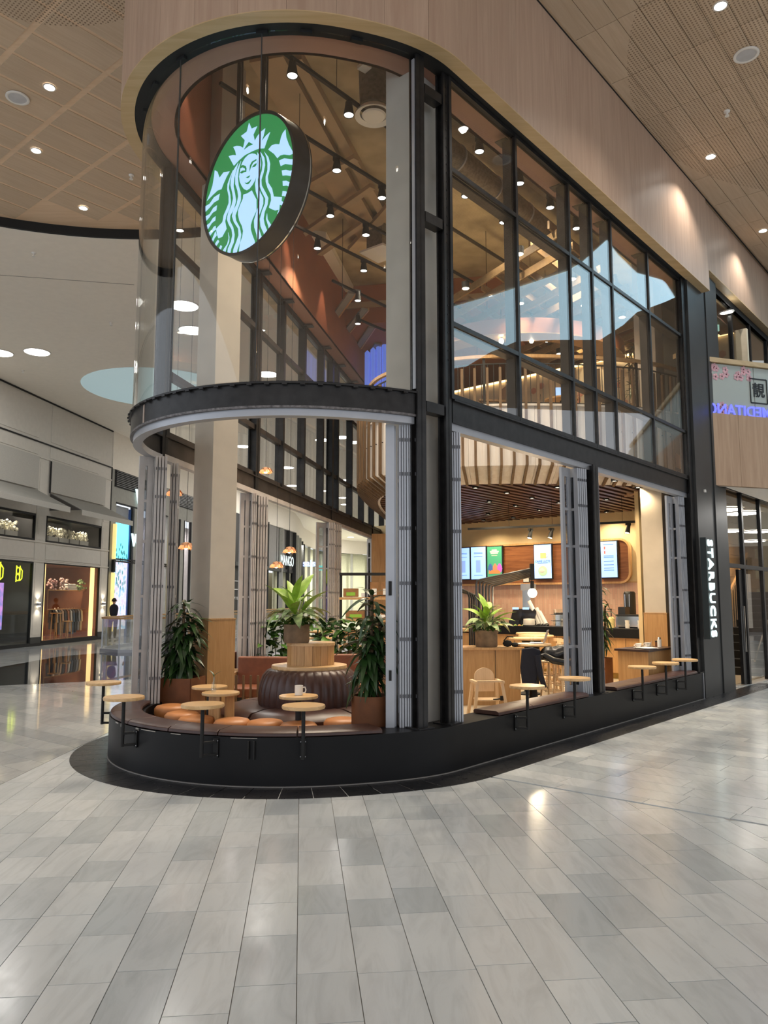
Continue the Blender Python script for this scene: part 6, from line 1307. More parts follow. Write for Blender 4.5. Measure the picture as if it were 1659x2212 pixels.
item('magazine_stack', 'flat dark magazines lying on the side counter', 'magazines', on_side(6.35, 1.62), [('lower_magazine', lambda m: m.box(0, 0, .006, .24, .3, .012, .2), PLASTICB), ('upper_magazine', lambda m: m.box(.02, 0, .018, .22, .28, .01, .5), PAPER)])

# ================================================================ rear of the nose: sofas, hedge, shelf
def sofa(p, rz, w_, lab):
    t = thing('leather_sofa', lab, 'sofa', (p.x, p.y, 0), rz, 'cognac leather lounge seats'); m = MB(); m.box(0, 0, .36, w_, .6, .14); obj('seat_cushion', m, LEATHER_C, t, bev=.03); m = MB(); m.box(0, .3, .62, w_, .12, .42); obj('back_cushion', m, LEATHER_C, t, bev=.03)
    for x in (-w_ / 2 - .04, w_ / 2 + .04): m = MB(); m.box(x, .02, .58, .05, .66, .04); obj('armrest', m, OAK, t)
    for x in (-w_ / 2 - .04, w_ / 2 + .04):
        for y in (-.26, .3): m = MB(); m.box(x, y, .28, .045, .045, .56); obj('leg', m, OAK, t)
    for q in range(9): m = MB(); m.box(-w_ / 2 + w_ * (q + .5) / 9, -.32, .36, .03, .02, .5); obj('slat', m, RIBW, t)
    return t
sofa(Vector((-1.75, 11.4, 0)), R(-6), .95, 'cognac leather sofa with dark slats, left behind the round seat'); sofa(Vector((-.35, 12.0, 0)), R(4), 1.0, 'cognac leather sofa behind the round seat, to the right'); sofa(Vector((-2.25, 12.6, 0)), R(70), .6, 'small cognac armchair behind the oak clad pillar')
def hedge(p, w_, n, lab, h=.75, d_=.4, leaves=BROAD, z0=.62):
    t = thing('planter_hedge', lab, 'plant', (p.x, p.y, 0), 0, 'leafy planter hedges dividing the cafe'); m = MB(); m.box(0, 0, .31, w_, d_, .62); obj('box', m, mat('dark_planter', (.05, .03, .02), .6) if 'dark_planter' not in MATS else MATS['dark_planter'], t)
    for i in range(n):
        x = rp.uniform(-.5, .5) * w_; y = rp.uniform(-.5, .3) * d_; z = z0 + h * rp.random() ** .8; put(rp.choice(leaves if rp.random() < .6 else BROADD), t, (x, y, z), rp.uniform(0, 6.28), rp.uniform(-.5, .8), rp.uniform(-.6, .6), rp.uniform(.8, 1.3))
    m = MB(); [m.tube([(x, 0, .5), (x + rp.uniform(-.1, .1), 0, z0 + h * .8)], .008, 5) for x in [w_ * (k / 8 - .5) for k in range(9)]]; obj('stems', m, GREEN_D, t, kind='stuff'); return t
hedge(deep(612, 1400, 13.4), .85, 150, 'leafy planter hedge behind the clay pot, left part', .72); hedge(deep(752, 1400, 12.9), 1.15, 230, 'leafy planter hedge before the shelves, right part', .72)
for k, (x, y, Y, z) in enumerate(((693, 1359, 14.2, 1.12), (690, 1375, 14.6, .98))): q = deep(x, y, Y); bar_table(q, z, .24, ['small tall round table behind the stepped oak top, upper', 'small tall round table behind the stepped oak top, lower'][k])
sh = thing('shelf_unit', 'black steel shelf unit with oak boards and boxed goods', 'shelf', deep(790, 1400, 15.6) * Vector((1, 1, 0)) if False else (deep(790, 1400, 15.6).x, 15.6, 0))
for x in (-.5, 0, .55): m = MB(); m.box(x, 0, 1.15, .03, .3, 2.1); obj('upright', m, BLACK, sh)
for z, mm in ((.3, OAK), (.75, OAK), (1.27, OAK), (1.7, OAK), (2.19, BLACK)): m = MB(); m.box(.02, 0, z, 1.1, .34, .05); obj('board', m, mm, sh)
for k, (x, z, w_, h_, mm, l) in enumerate(((-.3, 1.73, .3, .17, CARD, 'brown coffee carton on the upper shelf, left'), (-.05, 1.73, .08, .08, PORC, 'small white box on the upper shelf'), (.17, 1.73, .16, .3, CARD, 'pink brown carton on the upper shelf, right'), (.4, 1.73, .18, .3, CARD, 'tall carton at the right end of the upper shelf'), (-.2, 1.30, .4, .16, CARD, 'wide brown carton on the middle shelf'), (.3, 1.30, .3, .14, CARD, 'brown and blue carton on the middle shelf'), (-.3, .78, .3, .3, CARD, 'brown carton on the low shelf, left'), (.2, .78, .4, .32, CARD, 'brown carton on the low shelf, right'))):
    b_ = sh.location; item('carton', l, 'box', (b_.x + x, b_.y - .02, z), [('box', lambda m, w_=w_, h_=h_: m.box(0, 0, h_ / 2, w_, .2, h_), mm), ('label_band', lambda m, w_=w_, h_=h_: m.box(0, -.102, h_ * .35, w_ * .6, .004, h_ * .4), LIME if k in (0, 4) else PAPER)], 0, 'cartons on the black shelf')
m = MB(); q = deep(822, 1250, 21.0); m.box(q.x, 21.4, 1.75, .5, .1, 3.5); tag(obj('wood_screen', m, OAKP), 'oak wall strip behind the silver folding doors', 'panel')
# pendant lamps of curled veneer
SHADE = emit('glowing_veneer', (1, .42, .16), .55)
def feather(p, lab, r=.17):
    t = thing('pendant_lamp', lab, 'pendant lamp', p, 0, 'small orange petal pendant lamps')
    for k in range(14):
        a = k * 2.4; rr = r * (.7 + .4 * (k % 3) / 2); m = MB(); m.add([(0, 0, .05), (rr * .6 * math.cos(a - .35), rr * .6 * math.sin(a - .35), .03), (rr * math.cos(a), rr * math.sin(a), -.04 - .03 * (k % 2)), (rr * .6 * math.cos(a + .35), rr * .6 * math.sin(a + .35), .03), (0, 0, .046), (rr * math.cos(a), rr * math.sin(a), -.044 - .03 * (k % 2))], [(0, 1, 2, 3), (4, 3, 5, 1)]); obj('petal', m, mat('veneer_petal', (.45, .22, .1), .6) if 'veneer_petal' not in MATS else MATS['veneer_petal'], t, smooth=0)
    m = MB(); m.lathe([(.02, .03), (.09, -.01), (.11, -.05), (.095, -.05), (.075, -.01), (.01, .02)], 14); obj('shade', m, SHADE, t); m = MB(); m.ball(0, 0, -.03, .03, n=10); obj('bulb', m, LAMPW, t)
    m = MB(); m.tube([(0, 0, .04), (0, 0, ZC - .04 - p[2])], .003, 4); obj('cord', m, BLACK, t)
for x, y, Y, l in ((574, 1015, 12.6, 'highest, above the left beam'), (625, 1187, 12.2, 'lower right one beside the far shop letters'), (597, 1219, 12.0, 'lowest one, over the first far shop letter'), (376, 1062, 10.4, 'left of the pillar, under the beam'), (402, 1178, 10.9, 'left of the pillar, lower and half hidden')): feather(deep(x, y, Y), 'orange petal pendant lamp ' + l, .12)

# ================================================================ upper void: tracks, spots, ducts, lattice
TZ = 8.5
for k, (v, s0, s1, l) in enumerate(((0, -.9, 8.5, 'second from the right glazing'), (-1.08, -.6, 9, 'third from the right glazing'), (-2.15, .6, 9.5, 'fourth from the right glazing'), (-3.2, 1.6, 9.5, 'nearest the left glazing'), (.88, .6, 8.6, 'nearest the right glazing'))):
    track(F(s0, v, TZ), F(s1, v, TZ), 'long black lighting track high in the cafe, ' + l, rods=((.15, ZC - .03), (.5, ZC - .03), (.85, ZC - .03)))
sps = [(632, 153, 'nearest the sign rods'), (748, 242, 'left of the round vent'), (728, 360, 'right of the sign rim'), (822, 421, 'beside the pale pillar'), (718, 457, 'below the sign rim level'), (792, 500, 'above the square vent'), (694, 526, 'lowest left'), (784, 579, 'just above the terracotta bulkhead'), (1039, 317, 'first behind the straight glazing'), (1118, 390, 'second bay, upper'), (1177, 445, 'second bay, middle'), (1234, 490, 'third bay'), (994, 421, 'first bay, left'), (1069, 480, 'first bay, right'), (992, 470, 'first bay, lower left'), (1183, 562, 'second bay, lowest')]
for x, y, l in sps:
    s_, v_ = sv(at(x, y, 8.33)); vv = min((0, -1.08, -2.15, -3.2, .88), key=lambda q: abs(q - v_)); spot(F(s_, vv, TZ - .01), 'black ceiling spotlight with a bright lens, ' + l, 'track spotlights high in the cafe', 240, r=.075, ang=110)
for x, y, l in ((773, 652, 'upper of two under the terracotta ceiling'), (773, 702, 'lower of two under the terracotta ceiling')): q = at(x, y, 7.6); spot(q + Vector((0, 0, .25)), 'black spotlight ' + l, 'spotlights under the terracotta ceiling', 60, r=.07, ang=70)
for s in (4.0, 6.5, 9.3, 11): l_ = light('wall_washer', 'SPOT', G(s, 1.35, 8.9), 90, (1, .62, .45), .05, (0, 0, 0), 46, .25); l_.parent = None
l_ = light('wall_washer', 'SPOT', P(186, 1.35, 9.0), 60, (1, .7, .6), .05, (0, 0, 0), 60, .4)
# dropped terracotta ceiling beyond
dc = struct('ceiling_lower', 'dropped terracotta ceiling at the far left of the upper floor')
m = MB(); m.prism([(G(8.6, 1.64).x, G(8.6, 1.64).y), (G(8.6, -2.2).x, G(8.6, -2.2).y), (F(12, -3.5).x, F(12, -3.5).y), (G(21, -3).x, G(21, -3).y), (G(21, 1.64).x, G(21, 1.64).y)], 8.3, 9.26); obj('drop', m, TERRA, dc, smooth=0)
a_, b_ = G(8.55, 1.6), G(8.55, -2.2); m = MB(); m.bar((a_.x, a_.y, 8.75), (b_.x, b_.y, 8.75), .05, .14); obj('pale_edge', m, CONCP, dc)
for (x0, y0), (x1, y1) in (((724, 683), (760, 632)), ((748, 717), (788, 668)), ((772, 752), (803, 706)), ((791, 783), (816, 742))):
    p_, q_ = at(x0, y0, 8.27), at(x1, y1, 8.27); m = MB(); m.bar(p_, q_, .16, .05); obj('slot', m, GREYW, dc); m = MB(); m.bar(p_ + Vector((.09, 0, 0)), q_ + Vector((.09, 0, 0)), .03, .07); obj('slot_edge', m, OAK, dc)
track(at(718, 606, 8.2), at(834, 662, 8.2), 'short black track under the terracotta ceiling, upper'); track(at(775, 690, 8.2), at(832, 714, 8.2), 'short black track under the terracotta ceiling, lower')
t = struct('wall_rear', 'terracotta wall closing the upper floor')
m = MB(); p_, q_ = G(20.5, 1.6), F(12.9, 1.8); m.bar((p_.x, p_.y, 7.1), (q_.x, q_.y, 7.1), .1, 4.2); obj('wall', m, TERRA, t)
# ceiling beams and channels
def cbar(a, b, z, w_, h_, lab, m_=CONCP, nm='ceiling_beam'): o = MB(); o.bar(at(*a, z), at(*b, z), w_, h_); tag(obj(nm, o, m_), lab, 'beam', 'beams under the concrete cafe ceiling', 'structure')
cbar((640, 120), (900, 590), 9.2, .16, .14, 'long tan beam crossing under the concrete ceiling'); cbar((575, 120), (830, 560), 9.18, .5, .12, 'wide tan board left of the long beam')
cbar((668, 398), (770, 340), 8.95, .12, .08, 'short tan channel right of the sign', CONCP); cbar((655, 505), (805, 402), 8.95, .12, .08, 'longer tan channel below the first', CONCP); cbar((690, 548), (790, 478), 8.95, .12, .08, 'tan channel above the bulkhead', CONCP)
cbar((760, 540), (850, 440), 9.1, .2, .1, 'tan channel running to the bulkhead', CONCP)
t = thing('air_duct', 'dark round duct ending in a white diffuser beside the pillar', 'duct', at(808, 247, 8.4)); m = MB(); m.lathe([(.0, .1), (.2, .1), (.22, .8), (0, .8)], 28); obj('duct', m, GALV, t); m = MB(); m.lathe([(.0, -.04), (.15, -.04), (.17, -.02), (.0, -.01)], 32); m.lathe([(.2, 0), (.27, -.03), (.27, -.01), (.22, .05), (.2, .05), (.2, 0)], 32); obj('diffuser', m, PORC, t)
t = thing('ceiling_sensor', 'small white square sensor hanging from the concrete ceiling', 'sensor', at(787, 145, 8.9)); m = MB(); m.box(0, 0, 0, .14, .14, .05, .7); obj('body', m, PORC, t); m = MB(); m.tube([(0, 0, .02), (0, 0, .36)], .005, 5); obj('wire', m, BLACK, t)
t = thing('square_vent', 'square white ceiling vent near the pillar', 'vent', at(822, 547, 8.6)); m = MB(); m.box(0, 0, 0, .6, .6, .04, .9); obj('plate', m, PORC, t); m = MB(); m.box(0, 0, .35, .4, .4, .66, .9); obj('duct_box', m, GALV, t)
t = thing('air_duct', 'long galvanised duct behind the straight glazing', 'duct', F(1.5, .1, 8.75)); d_ = F(9.5, -.2, 8.75) - F(1.5, .1, 8.75); m = MB(); m.tube([(0, 0, 0), d_], .22, 20); obj('duct', m, GALV, t)
for k in range(7): m = MB(); a = d_ * ((k + .5) / 7); m.tube([a - d_ * .002, a + d_ * .002], .235, 20); obj('band', m, ALU, t)
t = thing('cable_tray', 'wire cable tray running along the top of the straight glazing', 'cable tray', F(.3, 1.42, 8.3), ZR)
m = MB()
for y in (-.12, .12): m.bar((0, y, 0), (8, y, 0), .01, .01); m.bar((0, y, .06), (8, y, .06), .01, .01)
for k in range(80): m.bar((k * .1, -.12, 0), (k * .1, .12, 0), .006, .006)
obj('wire_mesh', m, CHROME, t, kind='stuff'); m = MB(); m.bar((0, -.02, .03), (8, -.02, .03), .1, .03); obj('cable', m, mat('tan_cable', (.4, .3, .15), .7), t)
# timber lattice
la = thing('timber_lattice', 'suspended lattice of crossing timber boards', 'lattice')
for k in range(13):
    s = 4.4 + k * .56; m = MB(); a, b = F(s, 1.2), F(s + 1.5, -2.6); m.bar((a.x, a.y, 7.55), (b.x, b.y, 7.55), .035, .14); obj('board', m, LATT, la)
for k in range(7):
    v = 1.1 - k * .55; m = MB(); a, b = F(4.3 + k * .35, v), F(11.6, v - .4); m.bar((a.x, a.y, 7.7), (b.x, b.y, 7.7), .035, .14); obj('board', m, LATT, la)
m = MB()
for s in (4.2, 6.5, 9): 
    for v in (.6, -1.5, -3.4): p_ = F(s, v); m.bar((p_.x, p_.y, 7.6), (p_.x, p_.y, ZC - .03), .01, .01)
obj('rod', m, BLACK, la, kind='stuff')
k = 0
for s, v in ((4.4, .5), (5.0, -1.0), (5.9, .7), (6.3, -.6), (7.2, .3), (7.4, -1.4), (8.3, .6), (8.9, -.4), (9.6, -1.5), (5.6, -2.4), (7.9, -2.6)):
    p_ = F(s, v, 7.42); t = thing('lattice_light', 'small round light hanging in the timber lattice, %s' % ['nearest the glass corner', 'second row left', 'third bay', 'middle bay, inner', 'fourth bay', 'deep middle', 'fifth bay', 'fifth bay, inner', 'far right inner', 'deep left', 'deep right'][k], 'ceiling light', p_, 0, 'small lights in the timber lattice'); k += 1
    m = MB(); m.lathe([(0, 0), (.07, 0), (.075, .12), (0, .12)], 16); obj('can', m, BLACK, t); m = MB(); m.lathe([(0, -.005), (.062, -.005), (.062, 0), (0, 0)], 16); obj('lens', m, LAMPW, t); l = light('lamp', 'SPOT', (0, 0, -.02), 55, (1, .74, .42), .05, (0, 0, 0), 140, .8); l.parent = t
for s, v in ((5.2, -.4), (7.6, -.8), (9.6, 0), (6, -3)): light('uplight', 'SPOT', F(s, v, 7.9), 40, (1, .72, .36), .05, (PI, 0, 0), 150, .9)
# upper room: patterned wall, furniture, plant, bulbs
uw = struct('wall_upper', 'cream upper wall with pink honeycomb print', F(11.0, 0), ZR)
m = MB(); m.box(.05, 2.5, 6.3, .1, 9.5, 2.5); obj('wall', m, mat('cream_pattern', (.74, .62, .45), .7), uw)
m = MB(); PK = mat('pink_print', (.62, .30, .22), .7)
for q in range(60):
    y = rp.choice((-1.2, -.6, .6, 1.8, 3.0, 4.2)) + rp.gauss(0, .25); z = 5.6 + rp.random() * 1.6; m.lathe([(0, -.004), (.09, -.004), (.09, 0), (0, 0)], 6, M=Matrix.Translation((-.002, y, z)) @ Matrix.Rotation(PI / 2, 4, 'Y'))
obj('honeycomb_print', m, PK, uw, kind='stuff')
m = MB(); 
for q in range(40): y = rp.uniform(-2, 6); z = rp.uniform(5.3, 7.3); m.bar((-.004, y, z), (-.004, y + rp.uniform(-.3, .3), z + rp.uniform(-.3, .3)), .012, .006)
obj('line_print', m, BLACK, uw, kind='stuff')
m = MB(); m.box(-.04, 2.5, 7.5, .04, 9.0, .04); obj('cove_strip', m, STRIP, uw)
light('cove_lamp', 'SPOT', F(10.4, -1, 8.2), 120, (1, .8, .5), .1, (0, 0, 0), 120, .6)
t = thing('curved_bulkhead', 'curved terracotta bulkhead over the upper lounge', 'bulkhead'); rows = []
for i in range(25): a = R(200 + i * 140 / 24); c = F(8.6, -2.2); r_ = 2.5; rows.append([(c.x + r_ * math.cos(a), c.y + r_ * math.sin(a), 6.95), (c.x + r_ * math.cos(a), c.y + r_ * math.sin(a), 7.25), (c.x + (r_ - .5) * math.cos(a), c.y + (r_ - .5) * math.sin(a), 7.25), (c.x + (r_ - .5) * math.cos(a), c.y + (r_ - .5) * math.sin(a), 6.95)])
m = MB(); m.sweep(rows); obj('face', m, TERRA, t); m = MB(); m.sweep([[(q[0], q[1], 6.93), (q[0], q[1], 6.95), (r2[0], r2[1], 6.95), (r2[0], r2[1], 6.93)] for q, r2 in [(rw[0], rw[3]) for rw in rows]]); obj('lower_edge', m, STRIP if False else OAK, t)
for x, y, Y, l in ((1083, 737, 15.0, 'left of three'), (1148, 735, 15.2, 'middle of three'), (1181, 733, 15.6, 'right of three')):
    p_ = deep(x, y, Y); t = thing('hanging_bulb', 'bare bulb hanging over the balcony, ' + l, 'lamp', p_, 0, 'bare bulbs over the balcony'); m = MB(); m.ball(0, 0, 0, .05, .05, .065, 12); obj('bulb', m, LAMPW, t); m = MB(); m.tube([(0, 0, .06), (0, 0, 1.1)], .006, 5); m.tube([(0, 0, .05), (0, 0, .13)], .022, 8); obj('cord', m, BLACK, t)
def armchair(p, rz, lab, mm=None):
    t = thing('armchair', lab, 'chair', (p.x, p.y, 5.05), rz, 'dark lounge chairs on the upper floor'); mm = mm or PLASTICB; m = MB(); m.box(0, 0, .38, .55, .55, .14); obj('seat', m, LEATHER_D, t, bev=.03); m = MB(); m.bar((-.02, .25, .4), (-.02, .38, .95), .5, .08, (0, 1, 0)); obj('backrest', m, RIBW, t)
    for x in (-.29, .29): m = MB(); m.box(x, 0, .58, .06, .6, .04); obj('armrest', m, RIBW, t)
    for x in (-.27, .27):
        for y in (-.25, .27): m = MB(); m.box(x, y, .28, .045, .045, .56); obj('leg', m, RIBW, t)
for k, (x, Y, rz, l) in enumerate(((1000, 15.6, 1.2, 'at the left end of the balcony'), (1055, 15.3, -1.4, 'with a slanted back, behind the third rib'), (1130, 16.0, .4, 'behind the middle of the balcony'), (1262, 16.4, -.5, 'right of the middle of the balcony'))): armchair(deep(x, 800, Y), rz, 'dark lounge chair upstairs ' + l)
def pix(x, Y): return deep(x, 800, Y)
p_ = pix(1180, 15.6); t = thing('laptop', 'open laptop with a lit screen on an upstairs table', 'laptop', (p_.x + .3, p_.y, 5.82)); m = MB(); m.box(0, 0, .01, .3, .22, .015); obj('base', m, ALU, t); m = MB(); m.bar((0, -.1, .02), (0, -.16, .2), .3, .01, (0, 1, 0)); obj('lid', m, SCRB, t)
t = thing('cafe_table', 'round table upstairs under the laptop', 'table', (p_.x + .3, p_.y, 5.05)); m = MB(); m.lathe([(0, .73), (.34, .73), (.34, .765), (0, .765)], 30); obj('tabletop', m, OAKH, t); m = MB(); m.tube([(0, 0, 0), (0, 0, .73)], .035, 10); m.lathe([(0, 0), (.2, 0), (.2, .02), (0, .02)], 20); obj('pedestal', m, BLACK, t)
p_ = pix(1372, 15.9); t = thing('planter', 'tall oak planter upstairs under the bamboo like plant', 'planter', (p_.x, p_.y, 5.05)); m = MB(); m.box(0, 0, .35, .4, .4, .7); obj('shell', m, OAKP, t); m = MB(); m.box(0, 0, .705, .36, .36, .01); obj('soil', m, SOIL, t)
t = thing('leafy_plant', 'tall thin-leaved plant upstairs behind the right glazing', 'plant', (p_.x, p_.y, 5.7))
for q in range(5): m = MB(); m.tube([(0, 0, 0), (rp.uniform(-.12, .12), rp.uniform(-.12, .12), .6), (rp.uniform(-.25, .25), rp.uniform(-.25, .25), 1.25)], .012, 6); obj('stem', m, BARK, t)
for q in range(120): z = .3 + 1.15 * rp.random(); put(rp.choice(LANC), t, (rp.gauss(0, .12), rp.gauss(0, .12), z), rp.uniform(0, 6.28), rp.uniform(-.7, .9), 0, rp.uniform(.9, 1.4))
p_ = G(9.5, .3); t = thing('leafy_plant', 'green plant upstairs at the left end beside the blue panels', 'plant', (p_.x + .3, p_.y, 6.1))
for q in range(50): put(rp.choice(LANC), t, (rp.gauss(0, .08), rp.gauss(0, .08), rp.random() * .6), rp.uniform(0, 6.28), rp.uniform(-.4, .9), 0, 1.7)
p_ = deep(820, 790, 19.5); t = thing('blue_light_row', 'row of narrow blue lit panels upstairs beside the pale pillar', 'screen', p_)
for q in range(5): m = MB(); m.lathe([(0, -.9), (.07, -.9), (.07, .35 + .08 * q), (0, .42 + .08 * q)], 10, -.32 + q * .15, 0, 0); obj('panel', m, emit('blue_panel', (.10, .16, .55), .9) if 'blue_panel' not in MATS else MATS['blue_panel'], t)

# ================================================================ right side: doors, stair, bridge
dr = struct('door_1', 'glass entrance doors and glazing right of the grey panel')
def RB(name, s0, s1, z0, z1, v=2.13, th=.08, m_=STEEL, par=dr, **k):
    c = F((s0 + s1) / 2, v); m = MB(); m.box(0, 0, (z0 + z1) / 2, s1 - s0, th, z1 - z0); return obj(name, m, m_, par, (c.x, c.y, 0), ZR, smooth=0, **k)
posts = [9.02, 10.25, 11.6, 13.0, 14.6, 16.4, 18.5]
for s in posts: RB('post', s - .05, s + .05, 0, 3.9); RB('post', s - .04, s + .04, 3.9, 7.9)
for z in (2.30, 3.85): RB('transom', 9.0, 18.5, z, z + .08)
for z in (4.0, 6.35, 7.8): RB('transom', 9.0, 18.5, z, z + .07)
for a, b in zip(posts[:-1], posts[1:]):
    if a > 9.5: RB('pane', a + .05, b - .05, .08, 2.3, th=.012, m_=GLASSD)
    RB('pane', a + .05, b - .05, 2.38, 3.85, th=.012, m_=GLASSD); RB('pane', a + .05, b - .05, 4.07, 6.35, th=.012, m_=GLASSD); RB('pane', a + .05, b - .05, 6.42, 7.8, th=.012, m_=GLASSD)
lf = RB('door_leaf', 9.95, 10.18, 0.02, 2.28, 2.1, .06, STEEL); m = MB(); m.box(0, -.06, 1.1, .03, .03, .9); obj('door_handle', m, CHROME, lf)
# stair inside
stt = thing('staircase', 'dark stair with an oak handrail behind the entrance door', 'staircase', F(12.0, 1.45), ZR)
for k in range(11):
    m = MB(); m.box(.14 + k * .27, 0, .085 + k * .17, .28, .95, .17); obj('step', m, BLACK, stt); m = MB(); m.box(.01 + k * .27, 0, .165 + k * .17, .02, .95, .012); obj('nosing', m, ALU, stt)
m = MB(); m.bar((-.2, .46, 1.0), (2.8, .46, 2.85), .05, .07); obj('handrail', m, OAK, stt)
for k in range(16): f = k / 15; m = MB(); m.bar((.0 + 2.7 * f, .46, .1 + 1.7 * f), (.0 + 2.7 * f, .46, 1.08 + 1.68 * f), .014, .014); obj('baluster', m, BLACK, stt)
m = MB(); m.bar((-.3, -.42, .35), (.9, -.42, 1.2), .03, .04); obj('lower_rail', m, CHROME, stt)
sw = struct('wall_stair', 'warm wood clad wall behind the entrance', F(12.5, .75), ZR)
for k in range(16):
    for j in range(8): m = MB(); m.box(-3.3 + j * .95 + .47 * (k % 2), .0, .15 + k * .28, .94, .04, .272); obj('plank', m, OAKP, sw, smooth=0)
m = MB(); m.box(8, .08, 2.2, 24, .08, 4.4); obj('core', m, CREAM, sw)
light('entry_light', 'SPOT', F(10.5, 1.5, 3.7), 160, (1, .75, .45), .1, (0, 0, 0), 130, .6); light('entry_light', 'SPOT', F(13.2, 1.4, 3.9), 160, (1, .8, .6), .1, (0, 0, 0), 130, .6)
for x, y, l in ((1568, 1099, 'mirrored beside the door frame'), (1607, 1107, 'mirrored large in the upper door glass'), (1578, 1146, 'mirrored above the door transom, left'), (1640, 1147, 'mirrored above the transom, right'), (1630, 1168, 'mirrored lowest right')):
    p_ = refl_on_ceiling(x, y, 3.79); disc((p_.x, p_.y), 'flat round soffit light under the walkway, ' + l, .42, 26, 3.785)
m = MB(); c = F(12.0, -.2); m.prism([tuple(F(9.1, 1.9))[:2], tuple(F(22, 1.9))[:2], tuple(F(22, -6))[:2], tuple(F(16.6, -6))[:2], tuple(F(16.6, .8))[:2], tuple(F(9.1, .8))[:2]], 4.5, 4.55); obj('entry_ceiling', m, HALLW, ceil, smooth=0)
m = MB(); a, b = F(17.0, 2.0), F(17.0, -6); m.bar((a.x, a.y, 2.2), (b.x, b.y, 2.2), .1, 4.4); obj('far_wall', m, mat('far_wall_tan', (.35, .27, .2), .7), sw, (0, 0, 0)) if False else None
# vertical lit sign
vs_ = thing('vertical_sign', 'slim vertical sign with lit white letters reading STARBUCKS', 'sign', F(8.55, 2.28, 0), ZR)
zt, zbt = 2.62, 1.18
pv = find_s(1539, 2.42, 2.2)
vs_.location = F(pv, 2.27, 0)
ztp = [None, None]
def zat(px, py, s, v): 
    q = F(s, v); lo, hi = 0, 8
    for _ in range(40):
        mid = (lo + hi) / 2; Yc = q.y * math.cos(PITCH) + (mid - EYE) * math.sin(PITCH); up = -q.y * math.sin(PITCH) + (mid - EYE) * math.cos(PITCH)
        if 1106 - FPX * up / Yc > py: lo = mid
        else: hi = mid
    return mid
zt, zbt = zat(0, 1164, pv, 2.4), zat(0, 1378, pv, 2.4)
m = MB(); m.box(0, -.06, (zt + zbt) / 2, .30, .10, zt - zbt + .04); obj('case', m, mat('dark_teal_case', (.01, .02, .022), .4), vs_)
Hs = (zt - zbt) / 9.0
tt = text('lettering', 'STARBUCKS', .35, LETTER, vs_, (0, -.125, (zt + zbt) / 2), (0, R(90), 0), .012, .003, 1.0, 1.12)
tt.rotation_euler = (PI / 2, PI / 2, 0)
w0 = max(v.co.x for v in tt.data.vertices) - min(v.co.x for v in tt.data.vertices); tt.scale = ((zt - zbt) * .985 / w0, 1.0, 1)
m = MB(); [m.box(0, -.005, z, .05, .05, .03) for z in (zbt + .2, zt - .2)]; obj('bracket', m, BLACK, vs_)
# far side of the hall to the right (seen mirrored in the entrance glass)
wo = struct('wall_opposite', 'brown shop fronts on the far side of the hall, seen mirrored')
for k in range(9):
    y0 = 6 + k * 6.5; m = MB(); m.box(30, y0 + 3.2, 4.6, .3, 6.4, 9.2); obj('panel', m, mat('opposite_brown', (.20, .15, .115), .6) if 'opposite_brown' not in MATS else MATS['opposite_brown'], wo)
    m = MB(); m.box(29.8, y0 + 3.2, 1.6, .1, 5.0, 2.8); obj('shop_glass', m, emit('opposite_shop_lit', (.55, .48, .40), .45) if 'opposite_shop_lit' not in MATS else MATS['opposite_shop_lit'], wo)
    m = MB(); m.box(29.8, y0 + 3.2, 3.5, .2, 5.2, .7); obj('sign_band', m, BLACK, wo)
# bridge with frosted balustrade
br = thing('bridge', 'wood faced upper walkway crossing in front at the right', 'walkway', (5.62, 14.0, 0), math.atan2(.31, .95))
for k in range(7): m = MB(); m.box(.6 + k * 1.2, .05, 4.49, 1.194, .1, 1.38); obj('panel', m, BRIDGEW, br, smooth=0)
Mi = (Matrix.Translation((5.62, 14.0, 0)) @ Matrix.Rotation(math.atan2(.31, .95), 4, 'Z')).inverted()
dk = [tuple(Mi @ Vector(q))[:2] for q in ((5.80, 14.10, 0), (24, 20.0, 0), tuple(F(28, 2.3)), tuple(F(8.75, 2.3)))]
m = MB(); m.prism(dk, 3.80, 3.86); obj('soffit', m, HALLW, br, smooth=0); m = MB(); m.prism(dk, 4.75, 5.05); obj('deck', m, GREYP, br, smooth=0); m = MB(); m.box(.0, 1.0, 4.49, .04, 1.9, 1.38); obj('end_panel', m, BRIDGEW, br)
m = MB(); m.box(4.4, .05, 6.22, 9.1, .12, .09); obj('handrail', m, EDGEW, br)
FROST = frosted('frosted_glass', (.50, .54, .50), .9)
for k in range(6): m = MB(); m.box(.10 + .78 + k * 1.56, .05, 5.67, 1.545, .02, .98); obj('frosted_pane', m, FROST, br)
FP = mat('petal_pink', (.72, .42, .46), .6, 0, .25, 12); FD = mat('petal_dark', (.22, .03, .06), .6)
for k, (cx, cz, n, sp_) in enumerate(((.62, 6.0, 14, .15), (1.32, 6.0, 11, .12), (.35, 5.4, 9, .14), (.85, 5.3, 6, .1))):
    m = MB(); md = MB()
    for q in range(n):
        x = cx + rp.gauss(0, sp_); z = min(6.1, max(5.22, cz + rp.gauss(0, .07)))
        for a in range(5): m.ball(x + .045 * math.cos(a * 1.257), -.0, z + .045 * math.sin(a * 1.257), .032, .006, .030, 6)
        md.ball(x, -.006, z, .014, .006, .014, 6)
    obj('blossom_print', m, FP, br, (0, .035, 0), kind='stuff'); obj('blossom_centre', md, FD, br, (0, .035, 0), kind='stuff')
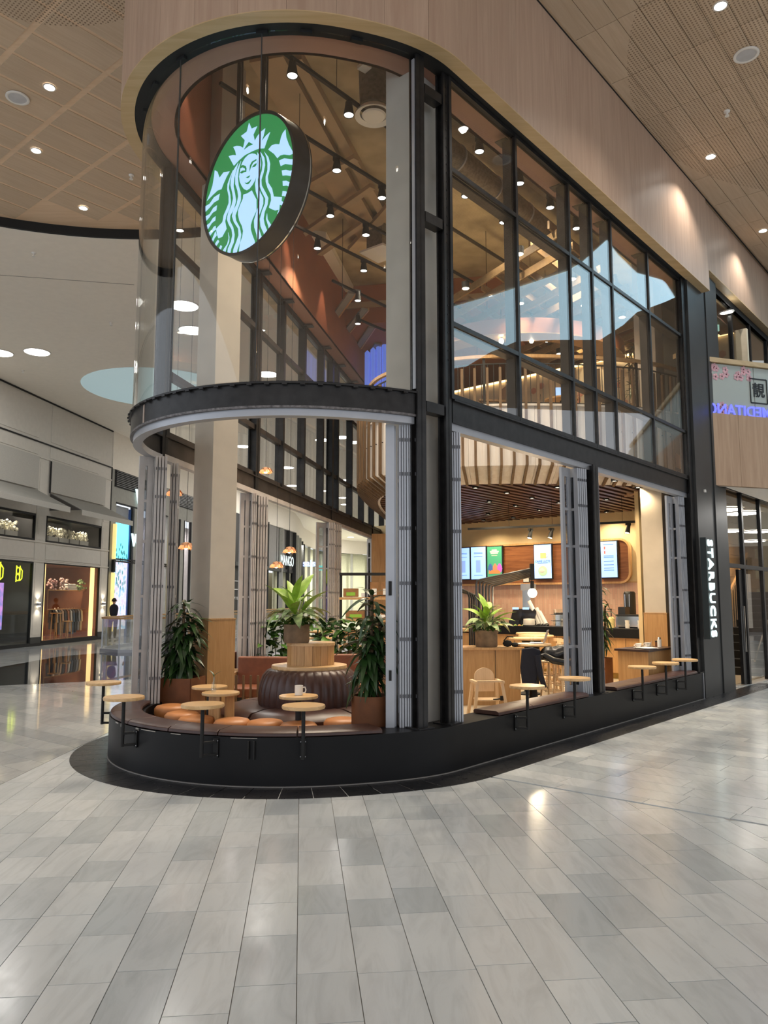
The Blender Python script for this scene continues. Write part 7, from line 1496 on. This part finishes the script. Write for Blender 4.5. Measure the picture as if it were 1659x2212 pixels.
m = MB(); m.tube([(.12, .035, 5.5), (.35, .035, 5.42), (.9, .035, 5.3)], .008, 5); obj('twig_print', m, FD, br)
CJK = None
try:
    import os
    fp = os.path.join(bpy.utils.resource_path('LOCAL'), 'datafiles', 'fonts', 'Noto Sans CJK Regular.woff2')
    pass
except Exception: pass
INK = mat('black_ink', (.01, .01, .012), .6)
text('lettering', '靚', .30, INK, br, (1.76, .034, 5.70), (PI / 2, 0, 0), .003, .004)
m = MB(); fr = [(1.56, 5.46), (1.96, 5.46), (1.96, 5.94), (1.56, 5.94)]
for i in range(4): (xa, za), (xb, zb_) = fr[i], fr[(i + 1) % 4]; m.bar((xa, .034, za), (xb, .034, zb_), .008, .025)
obj('seal_frame', m, INK, br); text('lettering', '亞', .22, INK, br, (2.17, .034, 5.70), (PI / 2, 0, 0), .003, .004)
tm = text('lettering', 'MEDITANG', .30, emit('violet_letter', (.16, .18, .85), 1.0), None, (0, 0, 0), (PI / 2, 0, 0), .01, .004)
tm.parent = br; tm.location = (1.27, .02, 5.26); tm.rotation_euler = (PI / 2, 0, PI)
# exit sign upstairs
p_ = deep(1541, 708, 15.8); t = thing('exit_sign', 'small lit green and white exit sign behind the upper right glass', 'sign', p_, 0); m = MB(); m.box(0, 0, 0, .24, .03, .15); obj('panel', m, emit('exit_pale', (.5, .9, .8), 1.1), t); m = MB(); m.box(0, -.02, 0, .15, .01, .10); obj('pictogram', m, MATS['exit_green'], t); m = MB(); m.tube([(0, 0, .07), (0, 0, .3)], .005, 5); obj('cord', m, BLACK, t)
for x, y, l in ((1547, 645, 'left'), (1574, 674, 'right')): p_ = deep(x, y, 15.5); t = thing('downlight', 'oval downlight behind the upper right glass, ' + l, 'ceiling light', p_, 0, 'downlights behind the upper right glass'); m = MB(); m.lathe([(0, 0), (.09, 0), (.09, .02), (0, .02)], 18); obj('lens', m, LAMP, t); m = MB(); m.lathe([(.09, -.005), (.11, -.005), (.11, .02), (.09, .02), (.09, -.005)], 18); obj('trim', m, WHITE, t)
